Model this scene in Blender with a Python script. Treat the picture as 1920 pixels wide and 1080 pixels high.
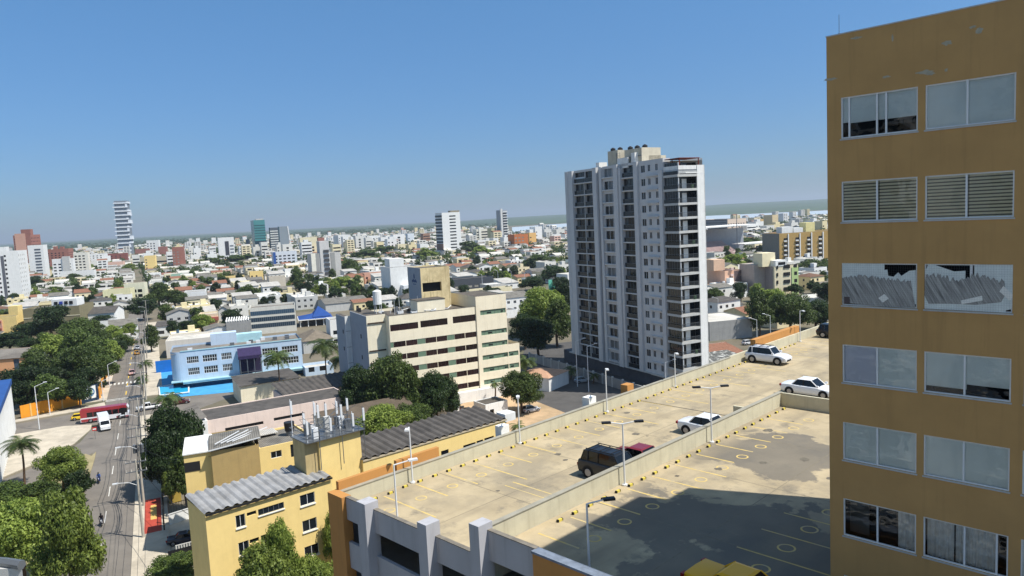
import bpy, math, random
import numpy as np
from math import radians, sin, cos, tan, pi, hypot, atan2, degrees
from mathutils import Vector, Matrix

sc = bpy.context.scene
for o in list(bpy.data.objects): bpy.data.objects.remove(o)
COL = sc.collection
# ------------------------------------------------------------------ camera
# world: x right, y ahead, z up; the phone stands at (0,0,H) over street level
H = 41.0; F = 1362.2; PITCH = radians(5.615); ROLL = radians(2.905)
FWD = Vector((0, cos(PITCH), -sin(PITCH))); _up = Vector((0, sin(PITCH), cos(PITCH))); _rt = Vector((1, 0, 0))
RT = cos(ROLL)*_rt - sin(ROLL)*_up; UP = sin(ROLL)*_rt + cos(ROLL)*_up
EYE = Vector((0, 0, H))
cd = bpy.data.cameras.new('camera'); cam = bpy.data.objects.new('camera', cd); COL.objects.link(cam)
M = Matrix((RT, UP, -FWD)).transposed().to_4x4(); M.translation = EYE; cam.matrix_world = M
cd.sensor_width = 36; cd.lens = 36*F/1920; cd.clip_start = .1; cd.clip_end = 120000
sc.camera = cam
# ------------------------------------------------------------------ light
SUN_AZ = 110.0; SUN_EL = 58.5
w = bpy.data.worlds.new('World'); sc.world = w; w.use_nodes = True
nt = w.node_tree; bg = nt.nodes['Background']
sky = nt.nodes.new('ShaderNodeTexSky'); sky.sky_type = 'NISHITA'; sky.sun_disc = False
sky.sun_elevation = radians(SUN_EL); sky.sun_rotation = radians(SUN_AZ); sky.altitude = 40
sky.air_density = 1.0; sky.dust_density = 0.15; sky.ozone_density = 2.2
hsv = nt.nodes.new('ShaderNodeHueSaturation'); hsv.inputs['Saturation'].default_value = 1.1
nt.links.new(sky.outputs[0], hsv.inputs['Color']); wtc = nt.nodes.new('ShaderNodeTexCoord'); wsx = nt.nodes.new('ShaderNodeSeparateXYZ'); wcr = nt.nodes.new('ShaderNodeValToRGB'); wmx = nt.nodes.new('ShaderNodeMix'); wmx.data_type = 'RGBA'; wmx.blend_type = 'MULTIPLY'; wmx.inputs[0].default_value = 1
nt.links.new(wtc.outputs['Generated'], wsx.inputs[0]); nt.links.new(wsx.outputs[2], wcr.inputs[0]); nt.links.new(hsv.outputs[0], wmx.inputs[6]); nt.links.new(wcr.outputs[0], wmx.inputs[7])
wcr.color_ramp.elements[0].position = 0; wcr.color_ramp.elements[0].color = (.185,.262,.43,1); wcr.color_ramp.elements[1].position = .3; wcr.color_ramp.elements[1].color = (.37,.535,.63,1); _e = wcr.color_ramp.elements.new(.6); _e.color = (1,.9,.74,1)
nt.links.new(wmx.outputs[2], bg.inputs[0]); bg.inputs[1].default_value = 0.16
sl = bpy.data.lights.new('sun', 'SUN'); sun = bpy.data.objects.new('sun', sl); COL.objects.link(sun)
sl.energy = 4.8; sl.angle = radians(.5); sl.color = (1, .955, .88)
a = radians(SUN_AZ); e = radians(SUN_EL)
sun.rotation_euler = Vector((sin(a)*cos(e), cos(a)*cos(e), sin(e))).to_track_quat('Z', 'Y').to_euler()
sc.view_settings.view_transform = 'Standard'; sc.view_settings.look = 'None'
sc.view_settings.exposure = 0.4; sc.view_settings.gamma = 1
sc.render.engine = 'CYCLES'
try: sc.cycles.volume_bounces = 0; sc.cycles.max_bounces = 6
except Exception: pass

# ------------------------------------------------------------------ geometry of the view: where things stand on the map
def ray(px, py): return (px-960)/F*RT - (py-540)/F*UP + FWD
def at(px, py, z=0.):
    d = ray(px, py); t = (z-H)/d.z; return EYE + d*t
def proj(p):
    d = Vector(p)-EYE; k = d.dot(FWD); return 960+F*d.dot(RT)/k, 540-F*d.dot(UP)/k
def az(a): a = radians(a); return Vector((sin(a), cos(a), 0))
def along(C, d, px):
    n = RT*F - (px-960)*FWD; C = Vector(C); return -((C-EYE).dot(n))/(d.dot(n))
def ztop(C, py):
    n = UP*F + (py-540)*FWD; return C[2]-((Vector(C)-EYE).dot(n))/n.z
def hit(px, py, C, a):
    d = ray(px, py); x = az(a); n = Vector((x.y, -x.x, 0)); C = Vector(C)
    t = ((C-EYE).dot(n))/(d.dot(n)); p = EYE+d*t
    return (p-C).dot(x), p.z
G1 = 135.3     # front faces of the car park grid run along this bearing
G2 = 62.5      # front faces of the street grid

# ------------------------------------------------------------------ materials
def s2l(c):
    c = c/255.; return c/12.92 if c <= .04045 else ((c+.055)/1.055)**2.4
def rgb(r, g, b): return (s2l(r), s2l(g), s2l(b), 1)
MATS = {}
def mat(name, col, rough=.85, var=.12, scale=.6, streak=0., stain=None, stain_amt=.0, bump=0., metal=0., objvar=0., spec=.3, wave=None, brick=None):
    if name in MATS: return MATS[name]
    m = bpy.data.materials.new(name); m.use_nodes = True; t = m.node_tree; N = t.nodes; L = t.links
    b = N['Principled BSDF']; b.inputs['Roughness'].default_value = rough; b.inputs['Metallic'].default_value = metal
    b.inputs['Specular IOR Level'].default_value = spec
    c = rgb(*col); tc = N.new('ShaderNodeTexCoord')
    cur = None
    def mixc(f, A, B, mode='MIX'):
        x = N.new('ShaderNodeMix'); x.data_type = 'RGBA'; x.blend_type = mode
        for s, v in ((0, f), (6, A), (7, B)):
            if hasattr(v, 'is_output'): L.new(v, x.inputs[s])
            else: x.inputs[s].default_value = v
        return x.outputs[2]
    def noise(sc_, det=5, rough_=.6, vec=None):
        n = N.new('ShaderNodeTexNoise'); n.inputs['Scale'].default_value = sc_; n.inputs['Detail'].default_value = det
        n.inputs['Roughness'].default_value = rough_; L.new(vec if vec else tc.outputs['Object'], n.inputs['Vector']); return n.outputs[0]
    def ramp(f, p0, p1):
        r = N.new('ShaderNodeMapRange'); r.inputs[1].default_value = p0; r.inputs[2].default_value = p1; L.new(f, r.inputs[0]); return r.outputs[0]
    lo = tuple(x*(1-var) for x in c[:3])+(1,); hi = tuple(min(1, x*(1+var)) for x in c[:3])+(1,)
    cur = mixc(ramp(noise(scale), .3, .7), lo, hi)
    if var > 0:
        f2 = ramp(noise(scale*9, 3), .35, .75); cur = mixc(f2, cur, mixc(.0, lo, lo) if False else cur) if False else cur
    if streak > 0:
        mp = N.new('ShaderNodeMapping'); mp.inputs['Scale'].default_value = (2.2, 2.2, .12); L.new(tc.outputs['Object'], mp.inputs[0])
        f = ramp(noise(1.2, 6, .65, mp.outputs[0]), .52, .8)
        mm = N.new('ShaderNodeMath'); mm.operation = 'MULTIPLY'; mm.inputs[1].default_value = streak; L.new(f, mm.inputs[0])
        st = stain or tuple(int(x*.55) for x in col); cur = mixc(mm.outputs[0], cur, rgb(*st))
    if stain_amt > 0:
        f = ramp(noise(scale*.45, 7, .68), .5, .62)
        mm = N.new('ShaderNodeMath'); mm.operation = 'MULTIPLY'; mm.inputs[1].default_value = stain_amt; L.new(f, mm.inputs[0])
        cur = mixc(mm.outputs[0], cur, rgb(*(stain or tuple(int(x*.6) for x in col))))
    if objvar > 0:
        oi = N.new('ShaderNodeObjectInfo'); hs = N.new('ShaderNodeHueSaturation'); L.new(cur, hs.inputs['Color'])
        r = N.new('ShaderNodeMapRange'); r.inputs[3].default_value = 1-objvar; r.inputs[4].default_value = 1+objvar; L.new(oi.outputs['Random'], r.inputs[0]); L.new(r.outputs[0], hs.inputs['Value']); cur = hs.outputs[0]
    h = None
    if wave:
        wv = N.new('ShaderNodeTexWave'); wv.bands_direction = wave[0]; wv.inputs['Scale'].default_value = wave[1]; wv.inputs['Distortion'].default_value = .3
        L.new(tc.outputs['Object'], wv.inputs[0]); cur = mixc(ramp(wv.outputs['Fac'], 0, 1), cur, mixc(1.0, cur, (.62, .62, .62, 1), 'MULTIPLY')); h = wv.outputs['Fac']; 
    if brick:
        bk = N.new('ShaderNodeTexBrick'); bk.inputs['Scale'].default_value = brick; bk.inputs['Color1'].default_value = (1, 1, 1, 1); bk.inputs['Color2'].default_value = (.7, .7, .7, 1); bk.inputs['Mortar'].default_value = (.55, .55, .5, 1)
        L.new(tc.outputs['Object'], bk.inputs[0]); cur = mixc(1.0, cur, bk.outputs[0], 'MULTIPLY')
    L.new(cur, b.inputs['Base Color'])
    if bump > 0 or wave:
        bp = N.new('ShaderNodeBump'); bp.inputs['Strength'].default_value = bump if bump > 0 else .6; bp.inputs['Distance'].default_value = .05
        L.new(h if h else noise(scale*20, 4), bp.inputs['Height']); L.new(bp.outputs[0], b.inputs['Normal'])
    MATS[name] = m; return m
def glass(name, col=(22, 28, 34), rough=.08, coat=0.):
    if name in MATS: return MATS[name]
    m = bpy.data.materials.new(name); m.use_nodes = True; N = m.node_tree.nodes; L = m.node_tree.links; b = N['Principled BSDF']
    oi = N.new('ShaderNodeObjectInfo'); r = N.new('ShaderNodeMapRange'); r.inputs[3].default_value = .6; r.inputs[4].default_value = 1.6; L.new(oi.outputs['Random'], r.inputs[0])
    hs = N.new('ShaderNodeHueSaturation'); hs.inputs['Color'].default_value = rgb(*col); L.new(r.outputs[0], hs.inputs['Value']); L.new(hs.outputs[0], b.inputs['Base Color'])
    b.inputs['Roughness'].default_value = rough; b.inputs['Specular IOR Level'].default_value = .45; b.inputs['Coat Weight'].default_value = coat
    MATS[name] = m; return m
def paint(name, col, metal=.0):
    m = mat(name, col, rough=.3, var=.03, spec=.5, metal=metal); m.node_tree.nodes['Principled BSDF'].inputs['Coat Weight'].default_value = (.5 if sum(col) > 150 else .12); m.node_tree.nodes['Principled BSDF'].inputs['Coat Roughness'].default_value = .08; return m
def leafmat(name, c1, c2, objvar=.25):
    if name in MATS: return MATS[name]
    m = bpy.data.materials.new(name); m.use_nodes = True; N = m.node_tree.nodes; L = m.node_tree.links; b = N['Principled BSDF']
    g = N.new('ShaderNodeNewGeometry'); n = N.new('ShaderNodeTexNoise'); n.inputs['Scale'].default_value = .9; n.inputs['Detail'].default_value = 3; L.new(g.outputs['Position'], n.inputs['Vector'])
    w1 = N.new('ShaderNodeTexWhiteNoise'); vm = N.new('ShaderNodeVectorMath'); vm.operation = 'SNAP'; vm.inputs[1].default_value = (.35, .35, .35); L.new(g.outputs['Position'], vm.inputs[0]); L.new(vm.outputs[0], w1.inputs['Vector'])
    ad = N.new('ShaderNodeMath'); ad.operation = 'MULTIPLY_ADD'; ad.inputs[1].default_value = .45; L.new(w1.outputs['Value'], ad.inputs[0]); L.new(n.outputs[0], ad.inputs[2])
    r = N.new('ShaderNodeMapRange'); r.inputs[1].default_value = .45; r.inputs[2].default_value = 1.05; L.new(ad.outputs[0], r.inputs[0])
    mx = N.new('ShaderNodeMix'); mx.data_type = 'RGBA'; L.new(r.outputs[0], mx.inputs[0]); mx.inputs[6].default_value = rgb(*c1); mx.inputs[7].default_value = rgb(*c2)
    oi = N.new('ShaderNodeObjectInfo'); rr = N.new('ShaderNodeMapRange'); rr.inputs[3].default_value = 1-objvar; rr.inputs[4].default_value = 1+objvar; L.new(oi.outputs['Random'], rr.inputs[0])
    hs = N.new('ShaderNodeHueSaturation'); L.new(mx.outputs[2], hs.inputs['Color']); L.new(rr.outputs[0], hs.inputs['Value']); L.new(hs.outputs[0], b.inputs['Base Color'])
    b.inputs['Roughness'].default_value = .55; b.inputs['Specular IOR Level'].default_value = .35
    tr = N.new('ShaderNodeBsdfTranslucent'); L.new(hs.outputs[0], tr.inputs[0]); ms = N.new('ShaderNodeMixShader'); ms.inputs[0].default_value = .4
    L.new(b.outputs[0], ms.inputs[1]); L.new(tr.outputs[0], ms.inputs[2]); L.new(ms.outputs[0], N['Material Output'].inputs[0])
    MATS[name] = m; return m

WHITE = mat('white_plaster', (226, 226, 222), streak=.35, stain=(150, 145, 135), var=.06)
CREAM = mat('cream_plaster', (236, 226, 200), streak=.3, stain=(176, 156, 118), var=.05, stain_amt=.1)
YELLOW = mat('yellow_plaster', (236, 208, 138), streak=.25, stain=(184, 156, 100), var=.05, stain_amt=.1)
TAN = mat('tan_wall_tone', (184, 158, 106), streak=.3, stain=(110, 92, 60), var=.08)
GREYW = mat('grey_plaster', (150, 150, 148), streak=.4, var=.1)
LGREY = mat('pale_grey_plaster', (188, 188, 184), streak=.35, var=.07)
BRICK = mat('red_brick', (152, 102, 88), var=.15, streak=.15)
SALMON = mat('salmon_plaster', (206, 160, 138), streak=.3, var=.08)
S = lambda *c: mat('plaster_%d_%d_%d'%c, c, streak=.3, var=.07)
PINK = mat('pink_plaster', (228, 208, 196), streak=.3, var=.08)
BLUEW = mat('pale_blue_plaster', (184, 202, 220), streak=.25, var=.06)
OLIVE = mat('olive_plaster', (132, 124, 96), streak=.3, var=.08)
TERRA = mat('terracotta', (150, 106, 84), wave=('X', 2.2), var=.2, scale=1.5)
FIBER = mat('fibre_cement', (128, 124, 116), wave=('X', 1.2), var=.2, scale=.6, stain_amt=.5, stain=(80, 76, 70))
FIBERL = mat('pale_sheet_roof', (196, 192, 184), wave=('X', 1.2), var=.14, scale=.5, stain_amt=.35, stain=(140, 130, 115))
ROOFG = mat('flat_roof_grey', (122, 116, 108), var=.2, scale=.3, stain_amt=.5, stain=(78, 72, 66))
ROOFW = mat('flat_roof_pale', (198, 194, 184), var=.14, scale=.3, stain_amt=.4, stain=(140, 132, 118))
CONC = mat('concrete', (158, 152, 140), var=.14, scale=.5, streak=.3, stain_amt=.2)
METALW = mat('white_metal', (215, 217, 218), rough=.45, var=.04, spec=.5)
METALG = mat('grey_metal', (120, 124, 128), rough=.4, var=.08, metal=.5)
DARKM = mat('dark_metal', (38, 38, 40), rough=.5, var=.1)
BLACK = mat('black_rubber', (22, 22, 22), rough=.9, var=.1)
BARK = mat('bark', (92, 74, 58), var=.25, scale=3)
GL = glass('window_glass'); GLB = glass('blue_glass', (52, 74, 92), .12); GLV = glass('opening_dark', (12, 13, 14), .9)
CURT = mat('curtain', (150, 146, 136), objvar=.25, var=.15, scale=2)

# ------------------------------------------------------------------ mesh building
class MB:
    def __init__(s): s.v = []; s.f = []; s.m = []; s.mats = []
    def mi(s, m):
        if m not in s.mats: s.mats.append(m)
        return s.mats.index(m)
    def face(s, pts, m=None):
        n = len(s.v); s.v += [tuple(p) for p in pts]; s.f.append(tuple(range(n, n+len(pts)))); s.m.append(s.mi(m) if m else 0)
    def box(s, x0, y0, z0, x1, y1, z1, m=None, skip=''):
        P = [(x0,y0,z0),(x1,y0,z0),(x1,y1,z0),(x0,y1,z0),(x0,y0,z1),(x1,y0,z1),(x1,y1,z1),(x0,y1,z1)]
        n = len(s.v); s.v += P; k = s.mi(m) if m else 0
        for c, q in zip('dufrbl', ((3,2,1,0),(4,5,6,7),(0,1,5,4),(1,2,6,5),(2,3,7,6),(3,0,4,7))):
            if c in skip: continue
            s.f.append(tuple(n+i for i in q)); s.m.append(k)
    def tube(s, p, q, r0, r1=None, n=8, m=None, cap=True):
        r1 = r0 if r1 is None else r1; p = Vector(p); q = Vector(q); d = (q-p).normalized()
        u = d.orthogonal().normalized(); v = d.cross(u); b = len(s.v); k = s.mi(m) if m else 0
        for c, r in ((p, r0), (q, r1)):
            for i in range(n): a = 2*pi*i/n; s.v.append(tuple(c+u*cos(a)*r+v*sin(a)*r))
        for i in range(n): j = (i+1) % n; s.f.append((b+i, b+j, b+n+j, b+n+i)); s.m.append(k)
        if cap: s.f.append(tuple(b+n-1-i for i in range(n))); s.m.append(k); s.f.append(tuple(b+n+i for i in range(n))); s.m.append(k)
    def path(s, pts, r, n=6, m=None):
        for a, b in zip(pts, pts[1:]): s.tube(a, b, r, r, n, m)
    def prism(s, poly, z0, z1, m=None, mt=None):
        n = len(poly); 
        for i in range(n):
            a = poly[i]; b = poly[(i+1) % n]; s.face([(a[0],a[1],z0),(b[0],b[1],z0),(b[0],b[1],z1),(a[0],a[1],z1)], m)
        s.face([(p[0],p[1],z1) for p in poly], mt or m)
    def mesh(s, name, mats=None, smooth=False):
        me = bpy.data.meshes.new(name); me.from_pydata(s.v, [], s.f)
        for m in (s.mats or ([mats] if mats else [])): me.materials.append(m)
        if s.mats and any(s.m): me.polygons.foreach_set('material_index', s.m)
        if smooth: me.polygons.foreach_set('use_smooth', [True]*len(s.f))
        me.update(); return me
    def build(s, name, mats=None, parent=None, loc=(0,0,0), rz=0, smooth=False):
        return obj(name, s.mesh(name, mats, smooth), parent, loc, rz)
def obj(name, me, parent=None, loc=(0,0,0), rz=0):
    o = bpy.data.objects.new(name, me); COL.objects.link(o); o.location = loc; o.rotation_euler = (0,0,rz)
    if parent is not None: o.parent = parent
    return o
LABELS = set()
def tag(o, label=None, cat=None, group=None, kind=None):
    if label:
        o['label'] = label
        if not group and label in LABELS: print('DUP LABEL', label)
        LABELS.add(label)
        if len(label.split()) > 16 or len(label.split()) < 4: print('LONG', label)
    if cat: o['category'] = cat
    if group: o['group'] = group
    if kind: o['kind'] = kind
    return o
def thing(name, label, cat, loc=(0,0,0), rz=0, group=None):
    o = bpy.data.objects.new(name, None); COL.objects.link(o); o.empty_display_size = .2
    o.location = loc; o.rotation_euler = (0,0,rz); return tag(o, label, cat, group)
def struct(name, mb, m=None): return tag(mb.build(name, m), kind='structure')
CH = {}
def kids(o): return CH.get(o.name) or [c for c in o.children]
def copy_tree(o, parent=None):
    c = o.copy(); COL.objects.link(c); c.parent = parent
    for k in list(o.children): copy_tree(k, c)
    return c
def rot(azf): return radians(90-azf)   # object rotation whose local x runs along bearing azf
# ------------------------------------------------------------------ buildings
FACES = {'f': ((0,0),(1,0),(0,1),0), 'r': None, 'b': None, 'l': None}
def faceframe(k, w, d):
    if k == 'f': return (0,0),(1,0),(0,1),0.,w
    if k == 'r': return (w,0),(0,1),(-1,0),pi/2,d
    if k == 'b': return (w,d),(-1,0),(0,-1),pi,w
    return (0,d),(0,-1),(1,0),-pi/2,d
def holed(mb, O, u, n, W, z0, z1, holes, dep, m):
    us = sorted({0., W, *[min(W, max(0, h[0])) for h in holes], *[min(W, max(0, h[2])) for h in holes]})
    zs = sorted({z0, z1, *[h[1] for h in holes], *[h[3] for h in holes]})
    P = lambda a, z, y=0: (O[0]+u[0]*a+n[0]*y, O[1]+u[1]*a+n[1]*y, z)
    for i in range(len(us)-1):
        j = 0
        while j < len(zs)-1:
            cu = (us[i]+us[i+1])/2; inh = lambda q: any(h[0] < cu < h[2] and h[1] < (zs[q]+zs[q+1])/2 < h[3] for h in holes)
            if inh(j): j += 1; continue
            k = j
            while k+1 < len(zs)-1 and not inh(k+1): k += 1
            mb.face([P(us[i], zs[j]), P(us[i+1], zs[j]), P(us[i+1], zs[k+1]), P(us[i], zs[k+1])], m); j = k+1
    for h in holes:
        a, b, c, d = h[:4]
        mb.face([P(a,b), P(c,b), P(c,b,dep), P(a,b,dep)], m); mb.face([P(a,d,dep), P(c,d,dep), P(c,d), P(a,d)], m)
        mb.face([P(a,b), P(a,b,dep), P(a,d,dep), P(a,d)], m); mb.face([P(c,b,dep), P(c,b), P(c,d), P(c,d,dep)], m)
WC = {}
# kind: (frame material, pane material, mullions, transom, pane depth, bar thickness)
WK = {'w': (METALW, GL, 1, 0, .12, .05), 'd': (DARKM, GL, 1, 0, .14, .04), 'b': (METALW, GLB, 1, 0, .12, .05), 'v': (None, GLV, 0, 0, .9, 0),
      'p': (None, GL, 0, 0, .15, 0), 'c': (METALG, CURT, 1, 0, .15, .05), 'm4': (METALG, GL, 4, 0, .1, .05), 'l': (METALG, GLB, 3, 0, .2, .05)}
def winmesh(w, h, kind):
    key = (round(w, 1), round(h, 1), kind)
    if key in WC: return WC[key]
    fm, pm, nm, nt_, dp, t = WK[kind]; mb = MB()
    mb.face([(0,dp,0),(w,dp,0),(w,dp,h),(0,dp,h)], pm)
    if fm:
        y0, y1 = dp-.06, dp-.003
        mb.box(0,y0,0,w,y1,t,fm); mb.box(0,y0,h-t,w,y1,h,fm); mb.box(0,y0,t,t,y1,h-t,fm); mb.box(w-t,y0,t,w,y1,h-t,fm)
        for i in range(nm): x = w*(i+1)/(nm+1); mb.box(x-t/2,y0+.002,t,x+t/2,y1,h-t,fm)
        for i in range(nt_): z = h*(i+1)/(nt_+1); mb.box(t,y0+.004,z-t/2,w-t,y1-.002,z+t/2,fm)
    WC[key] = mb.mesh('window'); return WC[key]
def windows(root, w, d, k, rects, default='w', name='window'):
    O, u, n, r, W = faceframe(k, w, d)
    for q in rects:
        kind = q[4] if len(q) > 4 else default
        obj(name, winmesh(q[2]-q[0], q[3]-q[1], kind), root, (O[0]+u[0]*q[0], O[1]+u[1]*q[0], q[1]), r)
def grid(x0, pitch, nx, z0, dz, nz, ww, wh, kind=None, skip=()):
    return [(x0+i*pitch, z0+j*dz, x0+i*pitch+ww, z0+j*dz+wh) + ((kind,) if kind else ()) for j in range(nz) for i in range(nx) if (i, j) not in skip]
def roofmesh(mb, kind, w, d, h, rh, m, wm, ov=.35):
    o = ov
    if kind == 'gx':
        mb.face([(-o,-o,h-.12),(w+o,-o,h-.12),(w+o,d/2,h+rh),(-o,d/2,h+rh)], m); mb.face([(w+o,d+o,h-.12),(-o,d+o,h-.12),(-o,d/2,h+rh),(w+o,d/2,h+rh)], m)
    elif kind == 'gy':
        mb.face([(-o,d+o,h-.12),(-o,-o,h-.12),(w/2,-o,h+rh),(w/2,d+o,h+rh)], m); mb.face([(w+o,-o,h-.12),(w+o,d+o,h-.12),(w/2,d+o,h+rh),(w/2,-o,h+rh)], m)
    elif kind == 'hip':
        q = min(w, d)/2; a = (q, d/2, h+rh) if w > d else (w/2, q, h+rh); b = (w-q, d/2, h+rh) if w > d else (w/2, d-q, h+rh)
        A, B, C_, D = (-o,-o,h-.1),(w+o,-o,h-.1),(w+o,d+o,h-.1),(-o,d+o,h-.1)
        if w > d: mb.face([A,B,b,a], m); mb.face([C_,D,a,b], m); mb.face([B,C_,b], m); mb.face([D,A,a], m)
        else: mb.face([A,B,a], m); mb.face([C_,D,b], m); mb.face([B,C_,b,a], m); mb.face([D,A,a,b], m)
    elif kind == 'mono':
        mb.face([(-o,-o,h+.02),(w+o,-o,h+.02),(w+o,d+o,h+rh),(-o,d+o,h+rh)], m); mb.face([(-o,-o,h-.1),(w+o,-o,h-.1),(w+o,-o,h+.02),(-o,-o,h+.02)], m)
def bld(name, label, cat, C, azf, w, d, h, wall=WHITE, roof='flat', rm=None, rh=1.2, par=.6, f=(), l=(), r=(), b=(), wk='w', group=None, dep=.2, z0=0., parent=None, wname='window'):
    C = Vector(C)
    root = thing(name, label, cat, (C.x, C.y, C.z), rot(azf), group) if parent is None else parent
    mb = MB(); rects = dict(f=f, l=l, r=r, b=b)
    for k in 'flrb':
        O, u, n, rr, W = faceframe(k, w, d); holed(mb, O, u, n, W, z0, h, rects[k], dep, wall)
    if roof == 'gx':
        for x in (0, w): mb.face([(x,0,h),(x,d,h),(x,d/2,h+rh)], wall)
    if roof == 'gy':
        for y in (0, d): mb.face([(0,y,h),(w,y,h),(w/2,y,h+rh)], wall)
    if roof == 'mono':
        for x in (0, w): mb.face([(x,0,h),(x,d,h),(x,d,h+rh)], wall)
        mb.face([(0,d,h),(w,d,h),(w,d,h+rh),(0,d,h+rh)], wall)
    mb.build('wall', None, root)
    rb = MB(); rm = rm or (ROOFG if roof == 'flat' else FIBER)
    if roof == 'flat':
        t = .18; zr = h-par
        rb.face([(t,t,zr),(w-t,t,zr),(w-t,d-t,zr),(t,d-t,zr)], rm)
        for (ax, ay, bx, by) in ((t,t,w-t,t),(w-t,t,w-t,d-t),(w-t,d-t,t,d-t),(t,d-t,t,t)): rb.face([(ax,ay,zr),(bx,by,zr),(bx,by,h),(ax,ay,h)], wall)
        for q in ([(0,0),(w,0),(w-t,t),(t,t)],[(w,0),(w,d),(w-t,d-t),(w-t,t)],[(w,d),(0,d),(t,d-t),(w-t,d-t)],[(0,d),(0,0),(t,t),(t,d-t)]): rb.face([(x,y,h) for x,y in q], wall)
    else: roofmesh(rb, roof, w, d, h, rh, rm, wall)
    rb.build('roof', None, root)
    for k in 'flrb': windows(root, w, d, k, rects[k], wk, wname)
    return root
def part(root, name, m, *boxes):
    mb = MB()
    for q in boxes: mb.box(*q, m)
    return mb.build(name, None, root)
def place(Mx, yt, yb, Lx=None, Rx=None, azf=G2, mode='l', depth=None, width=None, zb=0.):
    """near corner seen at pixel column Mx (its top at row yt, its foot at row yb); the ends of its two visible walls at columns Lx, Rx"""
    mx = Mx
    for _ in range(6):
        C = at(mx, yb, zb); z = ztop(C, yt); T = Vector((C.x, C.y, z)); mx += Mx-proj(T)[0]
    fx = az(azf); fy = az(azf-90)
    if mode == 'l':
        w_ = along(T, fx, Rx) if Rx is not None else width; d_ = along(T, fy, Lx) if Lx is not None else depth
    else:
        w_ = along(T, -fx, Lx) if Lx is not None else width; d_ = along(T, fy, Rx) if Rx is not None else depth
        C = C - fx*w_
    d_ = depth if depth is not None else d_
    return Vector((C.x, C.y, zb)), max(1., w_), max(1., min(d_, 90)), z-zb
# ------------------------------------------------------------------ ground, roads, water, hills
gm = mat('ground_soil', (112, 104, 88), var=.25, scale=.04, stain_amt=.75, stain=(70, 80, 50))
g = MB(); R_ = 60000; g.face([(-R_,-2000,0),(R_,-2000,0),(R_,R_,0),(-R_,R_,0)]); struct('ground', g, gm)
ASPH = mat('asphalt', (118, 112, 104), var=.12, scale=.25, stain_amt=.35, stain=(88, 84, 80), streak=0)
ASPH2 = mat('asphalt_dark', (84, 82, 80), var=.15, scale=.3, stain_amt=.3)
PAVE = mat('pavement_concrete', (186, 176, 158), var=.14, scale=.4, stain_amt=.4, stain=(140, 132, 118))
def poly(name, pts, z, m, kind='structure'):
    mb = MB(); mb.face([(p.x, p.y, z) for p in [at(*q) for q in pts]], m); o = mb.build(name); o['kind'] = kind; return o
SD = az(-26.2)                                        # the avenue runs along this bearing
A0 = at(213, 895); 
def sp(t, s): p = A0 + SD*t + az(63.8)*s; return p    # t metres up the avenue, s metres to its right
def strip(name, t0, t1, s0, s1, z, m):
    mb = MB(); n = 24
    for i in range(n):
        a = t0+(t1-t0)*i/n; b = t0+(t1-t0)*(i+1)/n
        P = [sp(a, s0), sp(a, s1), sp(b, s1), sp(b, s0)]; mb.face([(p.x,p.y,z) for p in P], m)
    o = mb.build(name); o['kind'] = 'structure'; return o
strip('avenue', -75, 330, -4.2, 3.5, .012, ASPH)
def kerbed(name, pts, m, h=.14, px=True):
    P = [at(*q) for q in pts] if px else [Vector(q) for q in pts]
    mb = MB(); mb.prism([(p.x,p.y) for p in P], .0, h, m); o = mb.build(name); o['kind'] = 'structure'; return o
kerbed('pavement', [tuple(sp(*q)) for q in ((-75,3.5),(-75,8.0),(44,8.0),(44,3.5))], PAVE, px=False)
kerbed('pavement', [tuple(sp(*q)) for q in ((66,3.5),(66,8.6),(240,8.6),(240,3.5))], PAVE, px=False)
kerbed('pavement', [tuple(sp(*q)) for q in ((68,-10.4),(68,-4.2),(240,-4.2),(240,-10.4))], PAVE, px=False)
# cross street and slip road on the left
poly('cross_street', [(-160,835),(20,797),(120,779),(205,764),(262,756),(262,790),(180,796),(60,815),(-160,870)], .008, ASPH)
poly('side_street', [(258,758),(330,752),(420,732),(440,742),(350,775),(262,792)], .016, ASPH)
poly('slip_road', [(170,806),(205,790),(215,812),(190,840),(120,880),(0,932),(-160,990),(-160,950),(0,902),(100,862),(150,830)], .02, ASPH)
kerbed('plaza', [(-150,842),(30,815),(120,800),(172,797),(170,806),(140,832),(90,860),(0,898),(-150,945)], PAVE)
kerbed('plaza_far_pavement', [(-150,812),(25,789),(160,763),(196,755),(198,762),(120,776),(20,794),(-150,832)], PAVE)
MED = mat('median_soil', (150, 138, 104), var=.2, scale=.5, stain_amt=.5, stain=(110, 116, 70))
kerbed('median', [(172,856),(180,848),(178,860),(158,925),(138,985),(104,1060),(40,1180),(-200,1180),(-200,1015),(0,940),(100,895),(160,852)], MED)
YEL = mat('road_yellow', (214, 178, 70), var=.12, scale=2, stain_amt=.5, stain=(150, 132, 90))
WHT = mat('road_white', (214, 212, 204), var=.1, scale=2, stain_amt=.5, stain=(150, 146, 138))
mk = MB()
def line(mb, P, Q, wd, z, m):
    P = Vector(P); Q = Vector(Q); d = (Q-P).normalized(); n = Vector((d.y,-d.x,0))*wd/2
    mb.face([(P.x-n.x,P.y-n.y,z),(P.x+n.x,P.y+n.y,z),(Q.x+n.x,Q.y+n.y,z),(Q.x-n.x,Q.y-n.y,z)], m)
for t in range(-70, 40, 12): line(mk, sp(t,-.3), sp(t+5,-.3), .12, .03, WHT)
for t in range(72, 240, 12): line(mk, sp(t,0), sp(t+5,0), .25, .03, YEL)
for t in (66.5, 68): line(mk, sp(t,-4.4), sp(t,4.2), .5, .03, WHT)
for i in range(9): line(mk, sp(88, -4.2+i), sp(91, -4.2+i), .45, .03, WHT)
tag(mk.build('road_marking'), kind='structure')
RT0,RT1,RS0,RS1 = -30,-15.8,4.9,7.1
pt = MB(); RED = mat('red_paving', (170, 70, 54), var=.15, scale=1); 
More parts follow.
